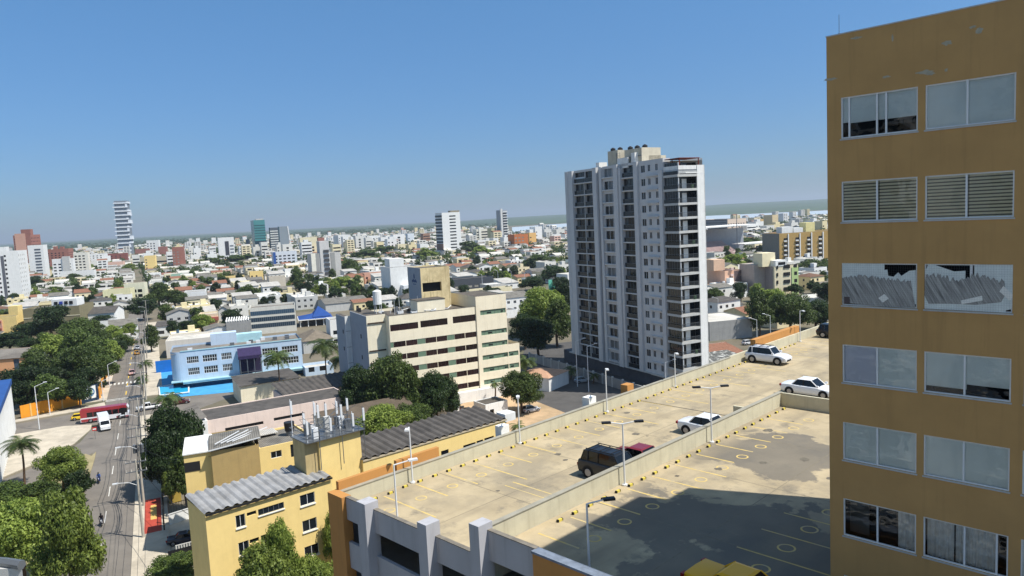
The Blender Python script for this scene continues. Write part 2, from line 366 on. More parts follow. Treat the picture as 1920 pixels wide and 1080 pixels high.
P = [sp(RT0,RS0), sp(RT0,RS1), sp(RT1,RS1), sp(RT1,RS0)]; pt.prism([(p.x,p.y) for p in P], .1, .16, RED)
P = [sp(RT0+5,RS0+.8), sp(RT0+5,RS1-.6), sp(RT1-3,RS1-.6), sp(RT1-3,RS0+.8)]; pt.prism([(p.x,p.y) for p in P], .12, .18, mat('ochre_paving', (204, 168, 96), var=.15, scale=1))
tag(pt.build('painted_pavement'), kind='structure')
poly('yard', [(300,985),(392,955),(395,1200),(250,1200),(262,1080)], .03, PAVE)
poly('earth_lot', [(845,770),(900,738),(1000,728),(1100,745),(1130,800),(960,900),(820,900)], .03, mat('dry_earth', (186, 158, 124), var=.2, scale=.2, stain_amt=.5, stain=(132, 118, 90)))
poly('car_park_apron', [(985,650),(1075,640),(1260,690),(1260,790),(1100,790),(960,735)], .04, ASPH2)
WATER = mat('river_water', (186, 196, 202), rough=.35, var=.05, scale=.001, spec=.5)
rv = MB(); rv.face([(p.x,p.y,.6) for p in [at(*q,.6) for q in ((960,436),(1060,427),(1330,411.5),(1540,402.5),(1900,384),(1900,377.5),(1540,395),(1330,404.5),(1060,419),(960,426))]]); struct('river', rv, WATER)
FOR = mat('far_forest', (72, 88, 66), var=.3, scale=.002)
hl = MB(); random.seed(3)
n = 60; X0, X1 = -14000, 16000
top = [[] for _ in range(3)]
for r_, (y, hh) in enumerate(((3250, 0), (8200, 1), (13000, 0))):
    for i in range(n+1):
        x = X0+(X1-X0)*i/n; 
        z = (.3 if r_ == 0 else 1.0) if hh == 0 else max(2, (26+58*max(0, min(1, (x-1200)/3200)) + 8*sin(x/900.)+6*sin(x/370.+1))*(.25+.75*max(0, min(1, (x+5000)/5000.))))
        top[r_].append((x, y+(300*sin(x/2500.) if r_ else 0), z))
for r_ in range(2):
    for i in range(n): hl.face([top[r_][i], top[r_][i+1], top[r_+1][i+1], top[r_+1][i]], FOR)
struct('hills', hl)
# ------------------------------------------------------------------ multi-storey car park
GA = mat('car_park_grey', (172, 172, 176), streak=.5, stain=(112, 110, 108), var=.06)
ORA = mat('orange_plaster', (184, 132, 74), streak=.35, stain=(140, 110, 72), var=.06)
PARW = mat('parapet_render', (190, 184, 160), streak=.45, stain=(140, 132, 110), var=.08, scale=1.2)
def deckmat():
    m = mat('deck_concrete', (170, 155, 126), var=.2, scale=.35, stain_amt=.75, stain=(142, 132, 112), bump=.08)
    t = m.node_tree; N = t.nodes; L = t.links; b = N['Principled BSDF']; src = b.inputs['Base Color'].links[0].from_socket
    tc = N.new('ShaderNodeTexCoord')
    # old rain-dark patches with hard, wandering edges on the near deck (where puddles dry out)
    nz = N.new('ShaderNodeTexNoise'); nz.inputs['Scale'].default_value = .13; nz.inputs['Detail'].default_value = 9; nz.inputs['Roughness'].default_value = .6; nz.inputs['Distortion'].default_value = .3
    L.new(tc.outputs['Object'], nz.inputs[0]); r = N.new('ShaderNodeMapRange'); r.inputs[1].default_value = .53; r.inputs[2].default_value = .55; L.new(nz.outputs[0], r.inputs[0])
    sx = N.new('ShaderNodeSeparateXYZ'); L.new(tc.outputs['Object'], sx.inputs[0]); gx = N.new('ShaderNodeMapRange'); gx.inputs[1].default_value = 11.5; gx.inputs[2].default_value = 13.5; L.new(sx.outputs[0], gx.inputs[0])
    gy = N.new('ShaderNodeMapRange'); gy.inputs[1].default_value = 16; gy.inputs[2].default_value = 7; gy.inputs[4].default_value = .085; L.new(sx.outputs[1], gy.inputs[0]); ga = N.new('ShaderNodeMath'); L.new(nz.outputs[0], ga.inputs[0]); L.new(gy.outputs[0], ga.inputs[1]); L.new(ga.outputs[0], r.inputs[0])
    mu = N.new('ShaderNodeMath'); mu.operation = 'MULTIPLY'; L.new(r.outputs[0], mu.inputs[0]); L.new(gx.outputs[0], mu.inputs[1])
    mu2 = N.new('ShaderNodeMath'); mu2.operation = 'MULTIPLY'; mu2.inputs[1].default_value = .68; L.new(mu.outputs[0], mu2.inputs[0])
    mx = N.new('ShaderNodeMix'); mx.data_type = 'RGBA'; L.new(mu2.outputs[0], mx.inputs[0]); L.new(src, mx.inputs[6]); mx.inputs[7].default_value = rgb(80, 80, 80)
    # faint tyre sweeps across the slab
    mp = N.new('ShaderNodeMapping'); mp.inputs['Scale'].default_value = (.9, .12, 1); mp.inputs['Rotation'].default_value = (0, 0, .3); L.new(tc.outputs['Object'], mp.inputs[0])
    n2 = N.new('ShaderNodeTexNoise'); n2.inputs['Scale'].default_value = .8; n2.inputs['Detail'].default_value = 6; L.new(mp.outputs[0], n2.inputs[0])
    r2 = N.new('ShaderNodeMapRange'); r2.inputs[1].default_value = .52; r2.inputs[2].default_value = .72; r2.inputs[4].default_value = .6; L.new(n2.outputs[0], r2.inputs[0])
    m2 = N.new('ShaderNodeMix'); m2.data_type = 'RGBA'; L.new(r2.outputs[0], m2.inputs[0]); L.new(mx.outputs[2], m2.inputs[6]); m2.inputs[7].default_value = rgb(128, 118, 100)
    vo = N.new('ShaderNodeTexNoise'); vo.inputs['Scale'].default_value = .55; vo.inputs['Detail'].default_value = 8; vo.inputs['Roughness'].default_value = .7; L.new(tc.outputs['Object'], vo.inputs[0])
    r3 = N.new('ShaderNodeMapRange'); r3.inputs[1].default_value = .55; r3.inputs[2].default_value = .68; r3.inputs[4].default_value = .7; L.new(vo.outputs[0], r3.inputs[0])
    m3 = N.new('ShaderNodeMix'); m3.data_type = 'RGBA'; L.new(r3.outputs[0], m3.inputs[0]); L.new(m2.outputs[2], m3.inputs[6]); m3.inputs[7].default_value = rgb(112, 106, 94)
    L.new(m3.outputs[2], b.inputs['Base Color']); return m
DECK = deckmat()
K = Vector((-10.05, 40.0, 0)); D1 = 24.7; D2 = 26.0
CP = thing('car_park_building', 'multi-storey car park with sunlit concrete roof decks, grey columns and orange end walls', 'car park', K, rot(G1))
def cpw(x, y, z): return K + az(G1)*x + az(G1-90)*y + Vector((0,0,z))
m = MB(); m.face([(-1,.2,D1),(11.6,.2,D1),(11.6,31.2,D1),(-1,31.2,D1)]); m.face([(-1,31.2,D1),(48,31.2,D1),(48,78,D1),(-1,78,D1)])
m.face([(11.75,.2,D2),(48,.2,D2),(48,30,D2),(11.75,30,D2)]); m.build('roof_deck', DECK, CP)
m = MB()
for z in range(1, 8): m.box(-.9,.6,D1-z*2.87-.3,47.9,77.9,D1-z*2.87)
m.box(-.9,.6,D1-.3,11.5,77.9,D1-.01); m.box(11.6,.6,D2-.3,47.9,31,D2-.01); m.build('floor_slab', CONC, CP)
# outer parapet, middle parapet, ramp walls
m = MB(); m.box(-1.25,.0,D1-.6,-1.02,46,D1+.85); m.box(-1.25,46,D1-.6,-1.02,78,D1+.95); m.build('parapet', PARW, CP)
m = MB(); m.box(11.5,.4,D1-.3,11.72,30.2,D2+1.0); m.build('parapet', PARW, CP)
cope = mat('parapet_coping', (150, 146, 132), var=.15, scale=1.5)
m = MB(); m.box(11.46,.4,D2+1.0,11.76,30.2,D2+1.04); m.build('coping', cope, CP); m = MB(); m.box(-1.29,.0,D1+.85,-.98,46,D1+.89); m.build('coping', cope, CP)
m = MB(); m.box(11.73,30.0,D1-.3,48,30.2,D2+1.0); m.build('ramp_wall', PARW, CP)
m = MB(); m.box(10.9,31.3,D1-.3,15.2,31.5,D1+1.0); m.box(15.2,31.0,D1-.3,22,31.6,D1+2.3); m.build('ramp_wall', PARW, CP)
m = MB(); m.box(7.9,29.9,D1,11.45,30.1,D1+.75); m.build('ramp_wall', PARW, CP)
# front: columns, spandrels, openings
m = MB()
for x0, x1, zt in ((1.98,2.8,26.05),(7.38,8.1,26.35),(11.3,11.95,27.35)): m.box(x0,-.55,0,x1,.3,zt)
m.build('column', GA, CP)
m = MB()
segs = [(0,1.98,D1),(2.8,7.38,D1),(8.1,11.3,D1),(11.95,14.9,D2)]
for x0,x1,dz in segs:
    top_ = dz+.9 if dz == D1 else dz+1.0
    m.box(x0,0,dz-.4,x1,.2,top_)
    for k_ in range(1,9): z = dz-k_*2.87; m.box(x0,0,z-.4,x1,.2,z+1.15) if z > 0 else 0
m.build('spandrel', GA, CP)
for x0,x1,dz in segs:
    m = MB(); m.box(x0,-.03,dz+(.9 if dz==D1 else 1.0),x1,.23,dz+(.94 if dz==D1 else 1.04)); m.build('coping', mat('stained_coping', (120, 114, 104), var=.25, scale=2), CP)
m = MB(); m.box(-1.55,-.25,0,-.02,.35,25.62); m.box(-1.55,.35,22.6,-1.28,4.2,26.1); m.box(-1.55,4.5,22.6,-1.28,7.9,26.2); m.build('orange_wall', ORA, CP)
m = MB(); m.box(14.9,-.2,0,48,.16,26.92); m.build('orange_wall', ORA, CP)
m = MB(); m.box(14.88,-.26,26.92,48,.22,27.02); m.build('coping', mat('bluish_coping', (118, 128, 142), var=.2, scale=3, stain_amt=.3), CP)
m = MB(); m.box(-1.9,52,22.6,-1.3,63,26.4); m.build('orange_wall', ORA, CP)
for y in (23.5, 28.7):
    m = MB(); m.box(-2.0,y,18,-1.28,y+.9,26.1); m.build('vent_shaft', WHITE if y < 25 else ORA, CP)
m = MB(); m.box(-1.9,13.6,18,-1.28,14.4,26.15); m.build('vent_shaft', WHITE, CP)
m = MB(); m.box(47.9,0,0,48,78,D1); m.box(-1.25,77.9,0,48,78.1,D1+1); m.box(-1.2,.3,0,-1.1,77.9,D1-1.2); m.build('side_wall', GA, CP)
# painted bays
YP = mat('bay_paint', (202, 176, 108), var=.15, scale=2.5, stain_amt=.9, stain=(180, 165, 130))
def bayline(x0,y0,x1,y1,z,wd=.11):
    m = MB(); line(m, (x0,y0,0),(x1,y1,0), wd, z, YP); m.build('bay_line', None, CP)
def ring(x,y,z,r=.36):
    m = MB(); n=20
    for i in range(n):
        a,b = 2*pi*i/n, 2*pi*(i+1)/n
        m.face([(x+cos(a)*r,y+sin(a)*r,z),(x+cos(b)*r,y+sin(b)*r,z),(x+cos(b)*(r-.09),y+sin(b)*(r-.09),z),(x+cos(a)*(r-.09),y+sin(a)*(r-.09),z)], YP)
    m.build('bay_ring', None, CP)
for i in range(26):
    y = 2.8+i*2.42; bayline(-.35,y,(2.7 if i%3 else 4.6),y,D1+.004)
    if i < 24: ring(1.7,y-1.2 if i else 1.75,D1+.004)
for i in range(11):
    y = 2.8+i*2.36; bayline(12.4,y,14.9+(.8 if i in (4,5) else 0),y,D2+.004); ring(14.8,y+1.2,D2+.004)
for i in range(5): bayline(20.2,2.6+i*2.34,25,2.6+i*2.34,D2+.004,.09); ring(21.9,3.7+i*2.4,D2+.004,.4)
bayline(4.2,9.2,9.6,9.2,D1+.004,.1); bayline(4.2,8.5,10.2,8.5,D1+.004,.07)
random.seed(41)
for k in range(26):
    near_ = k % 2; x = random.uniform(12.6,24) if near_ else random.uniform(.5,11); y = random.uniform(1.5,28); z = (D2 if near_ else D1)+.006+k*.0001; m = MB(); pts = []
    R1 = random.uniform(.08,.32); n_ = 16
    for i in range(n_): a_ = 2*pi*i/n_; q = R1*(1+.35*(random.random()-.5)); pts.append((x+cos(a_)*q, y+sin(a_)*q*random.uniform(.8,1.3), z))
    m.face(pts, mat('oil_spot', (104, 98, 86), var=.3, scale=4)); m.build('oil_stain', None, CP)
JT = mat('joint_line', (120, 112, 94), var=.3, scale=2)
for y in (7.4, 14.6, 21.9, 36.5, 44, 51.5):
    m = MB(); line(m,(-.9,y,0),(11.4 if y < 31 else 30,y,0),.045,D1+.003,JT); m.build('slab_joint',None,CP)
for y in (7.4, 14.6, 21.9): m = MB(); line(m,(11.8,y,0),(40,y,0),.045,D2+.003,JT); m.build('slab_joint',None,CP)
for x,z in ((5.4,D1),(18.6,D2),(25.5,D2)): m = MB(); line(m,(x,.3,0),(x,31 if z==D1 else 29.9,0),.04,z+.0025,JT); m.build('slab_joint',None,CP)
m = MB(); line(m,(-.9,29.5,0),(11.4,29.5,0),.12,D1+.004,DARKM); m.build('expansion_joint',None,CP)
# wheel stops (each one a thing): a stubby yellow and black bar
ws = MB(); BLK = mat('stop_black', (34, 32, 28), var=.1); YST = mat('stop_yellow', (206, 188, 84), var=.2, scale=3)
for a_, b_, mm in ((-.19,-.1,BLK),(-.1,.13,YST),(.13,.19,BLK)):
    ws.prism([(-.06,a_),(.06,a_),(.06,b_),(-.06,b_)], 0, .12, mm)
wsm = ws.mesh('wheel_stop')
nn = 0
ORD = ['first','second','third','fourth','fifth','sixth','seventh','eighth','ninth','tenth','eleventh','twelfth','thirteenth','fourteenth','fifteenth','sixteenth','seventeenth','eighteenth','nineteenth','twentieth']
TEN = {2:'twenty',3:'thirty',4:'forty',5:'fifty'}
def nth(n): return ORD[n] if n < 20 else (TEN[(n+1)//10]+'-'+ORD[(n+1)%10-1] if (n+1)%10 else {30:'thirtieth',40:'fortieth',50:'fiftieth'}[n+1])
def stop(x, y, z, where):
    global nn
    o = obj('wheel_stop', wsm, None, cpw(x,y,z), rot(G1)); tag(o, where, 'wheel stop', 'wheel stops in front of the parapets'); nn += 1
for i in range(25):
    for q in (0, 1): stop(-.5 if i else -.35, 2.12+i*2.36+q*1.16, D1, nth(i*2+q)+' yellow and black wheel stop from the near end along the outer parapet')
for i in range(11):
    for q in (0, 1): stop(12.3, 4.45+i*2.36+q*1.15, D2, nth(i*2+q)+' yellow and black wheel stop from the near end along the middle parapet')
# lamps on the roof
def lamp(x, y, z, h, label, kind='single', adir=(1,0), arm=1.0, tilt=0.):
    r = thing('roof_lamp', label, 'lamp post', cpw(x,y,z), rot(G1), 'lamp posts on the car park roof')
    m = MB(); m.tube((0,0,.0),(0,0,.08),.16,.16,10); m.tube((0,0,.08),(0,0,h),.055,.04,8); m.build('pole', METALW, r)
    dirs = [adir] if kind == 'single' else [(.7,.7),(-.7,-.7)]
    for dx,dy in dirs:
        m = MB(); m.tube((0,0,h),(dx*arm,dy*arm,h+.12),.035,.03,6); m.build('arm', METALW, r)
        m = MB(); s=.14; m.box(-.12,-.25,-.05,.12,.25,.05); q = m.build('lamp_head', DARKM if kind!='single' or tilt else METALW, r, (dx*(arm+.15),dy*(arm+.15),h+.12), atan2(dy,dx)-pi/2)
    return r
def lamph(x,y,z,px,py):
    P = cpw(x,y,z); return ztop(P, py)-z
L_ = [(-.75,5.25,D1,801,'single-armed lamp post by the parapet, nearest the orange corner of the roof'),
      (-.75,14.9,D1,741,'single-armed lamp post by the parapet beside the far end of the yellow wing'),
      (-.75,25.1,D1,691,'single-armed lamp post by the parapet between the earth lot and the tall tower'),
      (-.75,35.3,D1,662,'single-armed lamp post by the parapet in front of the tall tower'),
      (-.75,62.0,D1,583,'farthest single-armed lamp post, beside the orange block at the end of the roof')]
for x,y,z,py,lb in L_: lamp(x,y,z,lamph(x,y,z,0,py),lb,'single',(.72,-.7),.8)
lamp(3.65,.9,D1,lamph(3.65,.9,D1,0,872),'lamp post at the front edge of the roof near the first grey column','single',(0.4,.92),.9)
lamp(12.0,10.2,D2,lamph(12.0,10.2,D2,0,795),'double-armed lamp post by the middle parapet in front of the dark off-roader','double',arm=.75)
lamp(12.0,19.5,D2,lamph(12.0,19.5,D2,0,728),'double-armed lamp post by the middle parapet in front of the white saloon','double',arm=.75)
lamp(16.8,1.2,D2,lamph(16.8,1.2,D2,0,945),'lamp post with a dark head at the front corner of the shaded near deck','single',(.6,.8),.8,1)
# ------------------------------------------------------------------ ochre apartment tower on the right
OCH = mat('ochre_plaster', (188, 148, 94), var=.08, scale=.7, streak=.4, stain=(134, 106, 66), bump=.03)
T0 = Vector((11.389, 26.016, 0)); TW = thing('apartment_tower', 'ochre rendered apartment tower filling the right side, with paired windows', 'tower', T0, rot(G1))
rowz = [(43.11,44.52),(40.22,41.63),(37.27,38.77),(34.47,35.85),(31.6,33.0),(28.73,30.14),(25.8,27.2),(22.9,24.3)]
cols_ = [(.48,2.91),(3.13,5.57),(5.9,8.3),(9.5,12)]
holes = [(a,z0,b,z1) for (z0,z1) in rowz for (a,b) in cols_]
m = MB(); holed(m,(0,0),(1,0),(0,1),22.,0,46.65,holes,.14,OCH)
for P_,Q_ in (((0,9.4),(0,0)),((1.3,12),(1.3,9.4)),((22,0),(22,12)),((1.3,9.4),(0,9.4)),((22,12),(1.3,12))): m.face([(P_[0],P_[1],0),(Q_[0],Q_[1],0),(Q_[0],Q_[1],46.65),(P_[0],P_[1],46.65)], OCH)
m.build('wall', None, TW)
m = MB(); m.face([(0.2,.2,46.2),(21.8,.2,46.2),(21.8,9.2,46.2),(.2,9.2,46.2)]); m.face([(1.5,9.2,46.2),(21.8,9.2,46.2),(21.8,11.8,46.2),(1.5,11.8,46.2)])
m.build('roof', ROOFG, TW)
m = MB(); m.box(-.02,-.02,46.65,22,.2,46.69); m.box(-.02,.2,46.65,.2,9.4,46.69); m.build('coping', LGREY, TW)
PCH = mat('bare_patch', (172, 164, 144), var=.2, scale=6)
random.seed(11)
def blob(mb, x, z, rx, rz, y, m, n=18, jag=.35):
    pts = []
    for i in range(n):
        a = 2*pi*i/n; k = 1+jag*(random.random()-.5)*2; pts.append((x+cos(a)*rx*k, y, z+sin(a)*rz*k))
    mb.face(pts[::-1], m)
m = MB()
for x,z,rx,rz in ((3.72,45.72,.13,.07),(4.6,45.93,.1,.1),(4.42,46.06,.08,.04),(3.1,44.93,.22,.07),(3.28,44.86,.12,.05),(3.72,44.9,.05,.05),(1.0,46.43,.16,.04),(.15,45.2,.22,.05),(1.95,44.98,.14,.03),(2.15,46.2,.03,.1),(.95,37.2,.12,.03)): blob(m,x,z,rx,rz,-.003,PCH)
m.build('peeled_patch', None, TW)
m = MB(); m.tube((.4,.1,46.7),(.4,.1,47.35),.01,.008,5); m.tube((.4,.1,46.68),(.4,.1,46.72),.04,.04,6); m.build('lightning_rod', METALG, TW)
BLIND = mat('roller_blind', (236, 246, 246), var=.04, scale=1.5); BLINDW = mat('white_blind', (228, 232, 246), var=.03); INT = mat('dark_room', (20, 26, 34), rough=.9, var=.3)
BL2 = mat('banded_blind', (240, 232, 204), var=.05); BL2D = mat('banded_blind_dark', (120, 116, 100), var=.1)
CRT = mat('sheer_curtain', (214, 220, 222), var=.18, scale=5)
def pane_glass():
    m = bpy.data.materials.new('clear_pane'); m.use_nodes = True; N = m.node_tree.nodes; L = m.node_tree.links; N.remove(N['Principled BSDF'])
    tr = N.new('ShaderNodeBsdfTransparent'); tr.inputs[0].default_value = (.96,.98,.98,1); gl = N.new('ShaderNodeBsdfGlossy'); gl.inputs[1].default_value = .02
    fr = N.new('ShaderNodeFresnel'); fr.inputs[0].default_value = 1.55; mx = N.new('ShaderNodeMixShader'); ad = N.new('ShaderNodeMath'); ad.operation='MULTIPLY_ADD'; ad.inputs[1].default_value=1.0; ad.inputs[2].default_value=.015
    tc = N.new('ShaderNodeTexCoord'); nz = N.new('ShaderNodeTexNoise'); nz.inputs['Scale'].default_value = 1.3; L.new(tc.outputs['Object'], nz.inputs[0]); bp = N.new('ShaderNodeBump'); bp.inputs[0].default_value=.35; bp.inputs[1].default_value=.03; L.new(nz.outputs[0], bp.inputs['Height']); L.new(bp.outputs[0], gl.inputs['Normal'])
    L.new(fr.outputs[0], ad.inputs[0]); L.new(ad.outputs[0], mx.inputs[0]); L.new(tr.outputs[0], mx.inputs[1]); L.new(gl.outputs[0], mx.inputs[2]); L.new(mx.outputs[0], N['Material Output'].inputs[0]); return m
PG = pane_glass(); ALU = mat('aluminium', (224, 226, 226), rough=.4, var=.03, spec=.5)
def twin(a, b, z0, z1, style, splits=(.5,)):
    w_, h_ = b-a, z1-z0; t = .045
    fr = MB(); 
    for q in ((0,0,w_,t),(0,h_-t,w_,h_),(0,t,t,h_-t),(w_-t,t,w_,h_-t)): fr.box(q[0],.03,q[1],q[2],.1,q[3])
    for s in splits: x = w_*s; fr.box(x-.028,.034,t,x+.028,.094,h_-t)
    wroot = fr.build('window', ALU, TW, (a,0,z0))
    p = MB(); p.face([(t,.07,t),(w_-t,.07,t),(w_-t,.07,h_-t),(t,.07,h_-t)]); p.build('pane', PG, wroot)
    r = MB(); r.box(0,.9,-.1,w_,.95,h_+.1); r.box(0,.15,-.1,0.02,.9,h_+.1); r.box(w_-.02,.15,-.1,w_,.9,h_+.1); r.box(0,.15,-.1,w_,.9,-.08); r.box(0,.15,h_+.08,w_,.9,h_+.1); r.build('room', INT, wroot)
    def blind(x0, x1, zb, m_, y=.1):
        y = y-.06 if y > .13 else y
        q = MB(); q.box(x0,y,zb,x1,y+.012,h_-.01); q.build('blind', m_, wroot)
    if style == 'half': blind(.02,w_*.1,.55*h_*.7,BLIND); blind(w_*.12,w_*.46,h_*.36,BLIND); blind(w_*.47,w_-.02,h_*.36,BLIND,.19)
    elif style == 'full': blind(.02,w_*.5,.03,BLIND); blind(w_*.5,w_-.02,.03,BLIND,.175)
    elif style == 'fullw': blind(.02,w_*.47,.0,BLINDW,.12); blind(w_*.47,w_-.02,.03,BLIND)
    elif style == 'raise': blind(.02,w_*.5,.16*h_,BLIND); blind(w_*.5,w_-.02,.28*h_,BLIND,.175)
    elif style == 'band':
        for s0,s1 in ((.02,w_*.495),(w_*.505,w_-.02)):
            q = MB(); nb = 13; z = 0; bh = h_/nb
            for i in range(nb): q.box(s0,.1,i*bh,s1,.112,i*bh+bh*.62,BL2); q.box(s0,.112,i*bh+bh*.6,s1,.12,(i+1)*bh,BL2D)
            q.build('blind', None, wroot)
    elif style in ('curtain','curtain2'):
        rng = [(w_*.74,w_-.03)] if style == 'curtain' else [(w_*.03,w_*.36),(w_*.38,w_*.86)]
        for s0,s1 in rng:
            q = MB(); n = int((s1-s0)/.035); pts = [(s0+(s1-s0)*i/n, .22+.03*sin(i*1.35)+.015*sin(i*.6)) for i in range(n+1)]
            for (x0,y0),(x1,y1) in zip(pts,pts[1:]): q.face([(x0,y0,0),(x1,y1,0),(x1,y1,h_),(x0,y0,h_)])
            q.build('curtain', CRT, wroot)
        q = MB(); q.box(.05,.5,0,w_*.3,.55,h_); q.build('inner_wall', mat('room_wall', (84, 88, 90)), wroot) if style == 'curtain' else None
    return wroot
styles = [('half','full'),('band','band'),('torn','torn'),('fullw','raise'),('full','full'),('curtain','curtain2'),('full','half'),('full','band')]
PAPER = mat('faded_paper', (222, 228, 224), var=.08, scale=4); SMEAR = mat('smeared_film', (104, 102, 98), var=.35, scale=7, streak=.0); TAPE = mat('paper_tape', (240, 238, 230), var=.04)
def smearmat():
    m = SMEAR; t = m.node_tree; N = t.nodes; L = t.links; b = N['Principled BSDF']; tc = N.new('ShaderNodeTexCoord'); mp = N.new('ShaderNodeMapping'); mp.inputs['Rotation'].default_value = (0,.5,0); m2_ = N.new('ShaderNodeMapping'); m2_.inputs['Scale'].default_value = (10,1,.6)
    L.new(tc.outputs['Object'], mp.inputs[0]); L.new(mp.outputs[0], m2_.inputs[0]); mp = m2_; n = N.new('ShaderNodeTexNoise'); n.inputs['Scale'].default_value = 1.6; n.inputs['Detail'].default_value = 8; n.inputs['Roughness'].default_value = .7; L.new(mp.outputs[0], n.inputs[0])
    cr = N.new('ShaderNodeValToRGB'); cr.color_ramp.elements[0].position=.3; cr.color_ramp.elements[0].color=rgb(88,86,84); cr.color_ramp.elements[1].position=.75; cr.color_ramp.elements[1].color=rgb(214,212,206); L.new(n.outputs[0], cr.inputs[0]); L.new(cr.outputs[0], b.inputs['Base Color'])
smearmat()
def torn(a, b, z0, z1, which):
    w_, h_ = b-a, z1-z0; fr = MB(); t = .04
    for q in ((0,0,w_,t),(0,h_-t,w_,h_),(0,t,t,h_-t),(w_-t,t,w_,h_-t),(w_*.53,t,w_*.56,h_-t)): fr.box(q[0],.03,q[1],q[2],.1,q[3])
    wr = fr.build('boarded_window', ALU, TW, (a,0,z0))
    r = MB(); r.box(0,.5,0,w_,.55,h_); r.build('room', INT, wr)
    def sheet(name, pts, y, m_): q = MB(); q.face([(x*w_,y,z*h_) for x,z in pts], m_); q.face([(x*w_,y+.004,z*h_) for x,z in pts[::-1]], m_); q.build(name, None, wr)
    rnd = random.Random(which)
    if which == 0:
        sheet('paper', [(-.06,.7),(-.06,1.0),(.1,1.0),(.1,1.03),(.17,1.04),(.18,1.0),(.58,.98),(.58,.66),(.6,.5),(0,.5)], .02, PAPER)
        sheet('paper', [(.58,.42),(.58,.85),(.62,.86),(.63,.72),(.7,.7),(.76,.8),(.8,.72),(.9,.84),(.98,.86),(.99,.1),(.9,.05)], .015, PAPER)
        edge = [(-.03+.95*i/60, .7-.1*abs(i-20)/40+.09*(rnd.random()-.5)) for i in range(61)]
        sheet('smeared_film', [(-.05,.78)]+edge[1:]+[(.98,.02),(.6,.0),(-.02,.06)], .008, SMEAR)
        sheet('tape', [(.5,.2),(.56,.1),(.64,.2),(.58,.3)], .002, TAPE); sheet('tape', [(.03,.03),(.11,.05),(.11,.2),(.03,.2)], .003, mat('brown_tape', (96,84,84)))
    else:
        sheet('paper', [(0,.8),(.05,1.02),(.35,.84),(.48,.86),(.48,.55),(.2,.5)], .018, PAPER)
        sheet('paper', [(.58,.98),(1.04,.99),(1.03,.1),(.9,.04),(.6,.5),(.58,.7)], .016, PAPER)
        sheet('paper', [(-.02,.02),(.0,.4),(.5,.4),(.93,.4),(.93,.0)], .014, PAPER)
        edge = [(.01+.9*i/60, .72+.05*sin(i*.2)+.12*(rnd.random()-.5)) for i in range(61)]
        sheet('smeared_film', edge+[(.93,.4),(.88,.22),(.6,.14),(.3,.14),(.05,.12),(0,.3)], .008, SMEAR)
        sheet('tape', [(.43,.22),(.44,.14),(.68,.24),(.67,.34)], .002, TAPE); sheet('tape', [(.86,.44),(.9,.56),(1.02,.36),(.97,.26)], .003, TAPE)
    nb = MB()
    for i in range(34): x = w_*i/34.; nb.tube((x,.0,0),(x,.0,h_),.0014,.0014,3,cap=False)
    for i in range(20): z = h_*i/20.; nb.tube((0,.0,z),(w_,.0,z),.0014,.0014,3,cap=False)
    nb.build('mesh_screen', METALG, wr)
for (z0,z1),(s1,s2) in zip(rowz, styles):
    for (a,b_),s,k_ in ((cols_[0],s1,0),(cols_[1],s2,1)):
        if s == 'torn': torn(a,b_,z0,z1,k_)
        else: twin(a,b_,z0,z1,s,(.11,.48,.6) if (s == 'half' and z0 > 40) else ((.5,.87) if s == 'curtain2' else (.48,)))
    for (a,b_) in cols_[2:]: twin(a,b_,z0,z1,'full')
for (a,b_) in cols_[:3]: 
    for z0,z1 in rowz: m = MB(); m.box(a-.03,-.03,z0-.06,b_+.03,0,z0-.01); m.build('sill', LGREY, TW)
# the sill of the window the picture was taken from
lg = thing('window_sill','pale grey window sill corner at the very bottom left, right in front of the camera','window sill',EYE+ray(0,1060)*.9)
m = MB(); o_ = EYE+ray(0,1060)*.9; Ps = [EYE+ray(*q)*.9-o_ for q in ((-120,960),(-8,1034),(15,1084),(60,1220),(-120,1220))]; zt = -.0
m.prism([(p.x,p.y) for p in Ps], -.04, .0, LGREY); m.build('slab', None, lg)
m = MB(); m.path([(p.x,p.y,.004) for p in Ps[:4]], .006, 6, METALG); m.build('edge_strip', None, lg)
# ------------------------------------------------------------------ the block the camera looks out of turns a sunlit wing toward the ochre tower (seen in its panes)
NC = Vector((-2.0,-26.0,0))
NB = bld('neighbouring_block','pale apartment block behind the camera, seen only in the panes of the ochre tower','building',NC,-44.7,46,12,60,wall=WHITE,r=(),b=(),f=(),l=())
for k in range(19):
    for x in (3,15,27,39): q=MB(); q.box(x,-.06,2+k*3.05,x+5,0.0,3.9+k*3.05,GL); q.box(x-1,-1.2,1.2+k*3.05,x+6,-.07,1.5+k*3.05,LGREY); q.build('balcony_window',None,NB)
# ------------------------------------------------------------------ tall residential tower in the middle
TC = Vector((34.25, 160.05, 0)) + az(152.5)*-40.1
TWH = mat('tower_render', (200, 200, 199), streak=.35, stain=(150, 152, 156), var=.05)
TT = thing('residential_tower', 'tall white and grey residential tower with glazed balconies, the highest building in the middle', 'tower', (TC.x,TC.y,0), rot(152.5))
# local x: along the wide shaded side (0..45), local y: depth (0..18)
DEPTH = 11.3
piers = [(0,1.3,0.),(2.2,4.3,-.5),(13.9,15.6,-.7),(16.2,17.2,-.3),(22.6,24.3,-.7),(24.4,25.2,-.4)]
nf = 16; fh = 3.02; zf = lambda k: 3.3+k*fh
base = 3.2
m = MB(); holes = []
bays = []
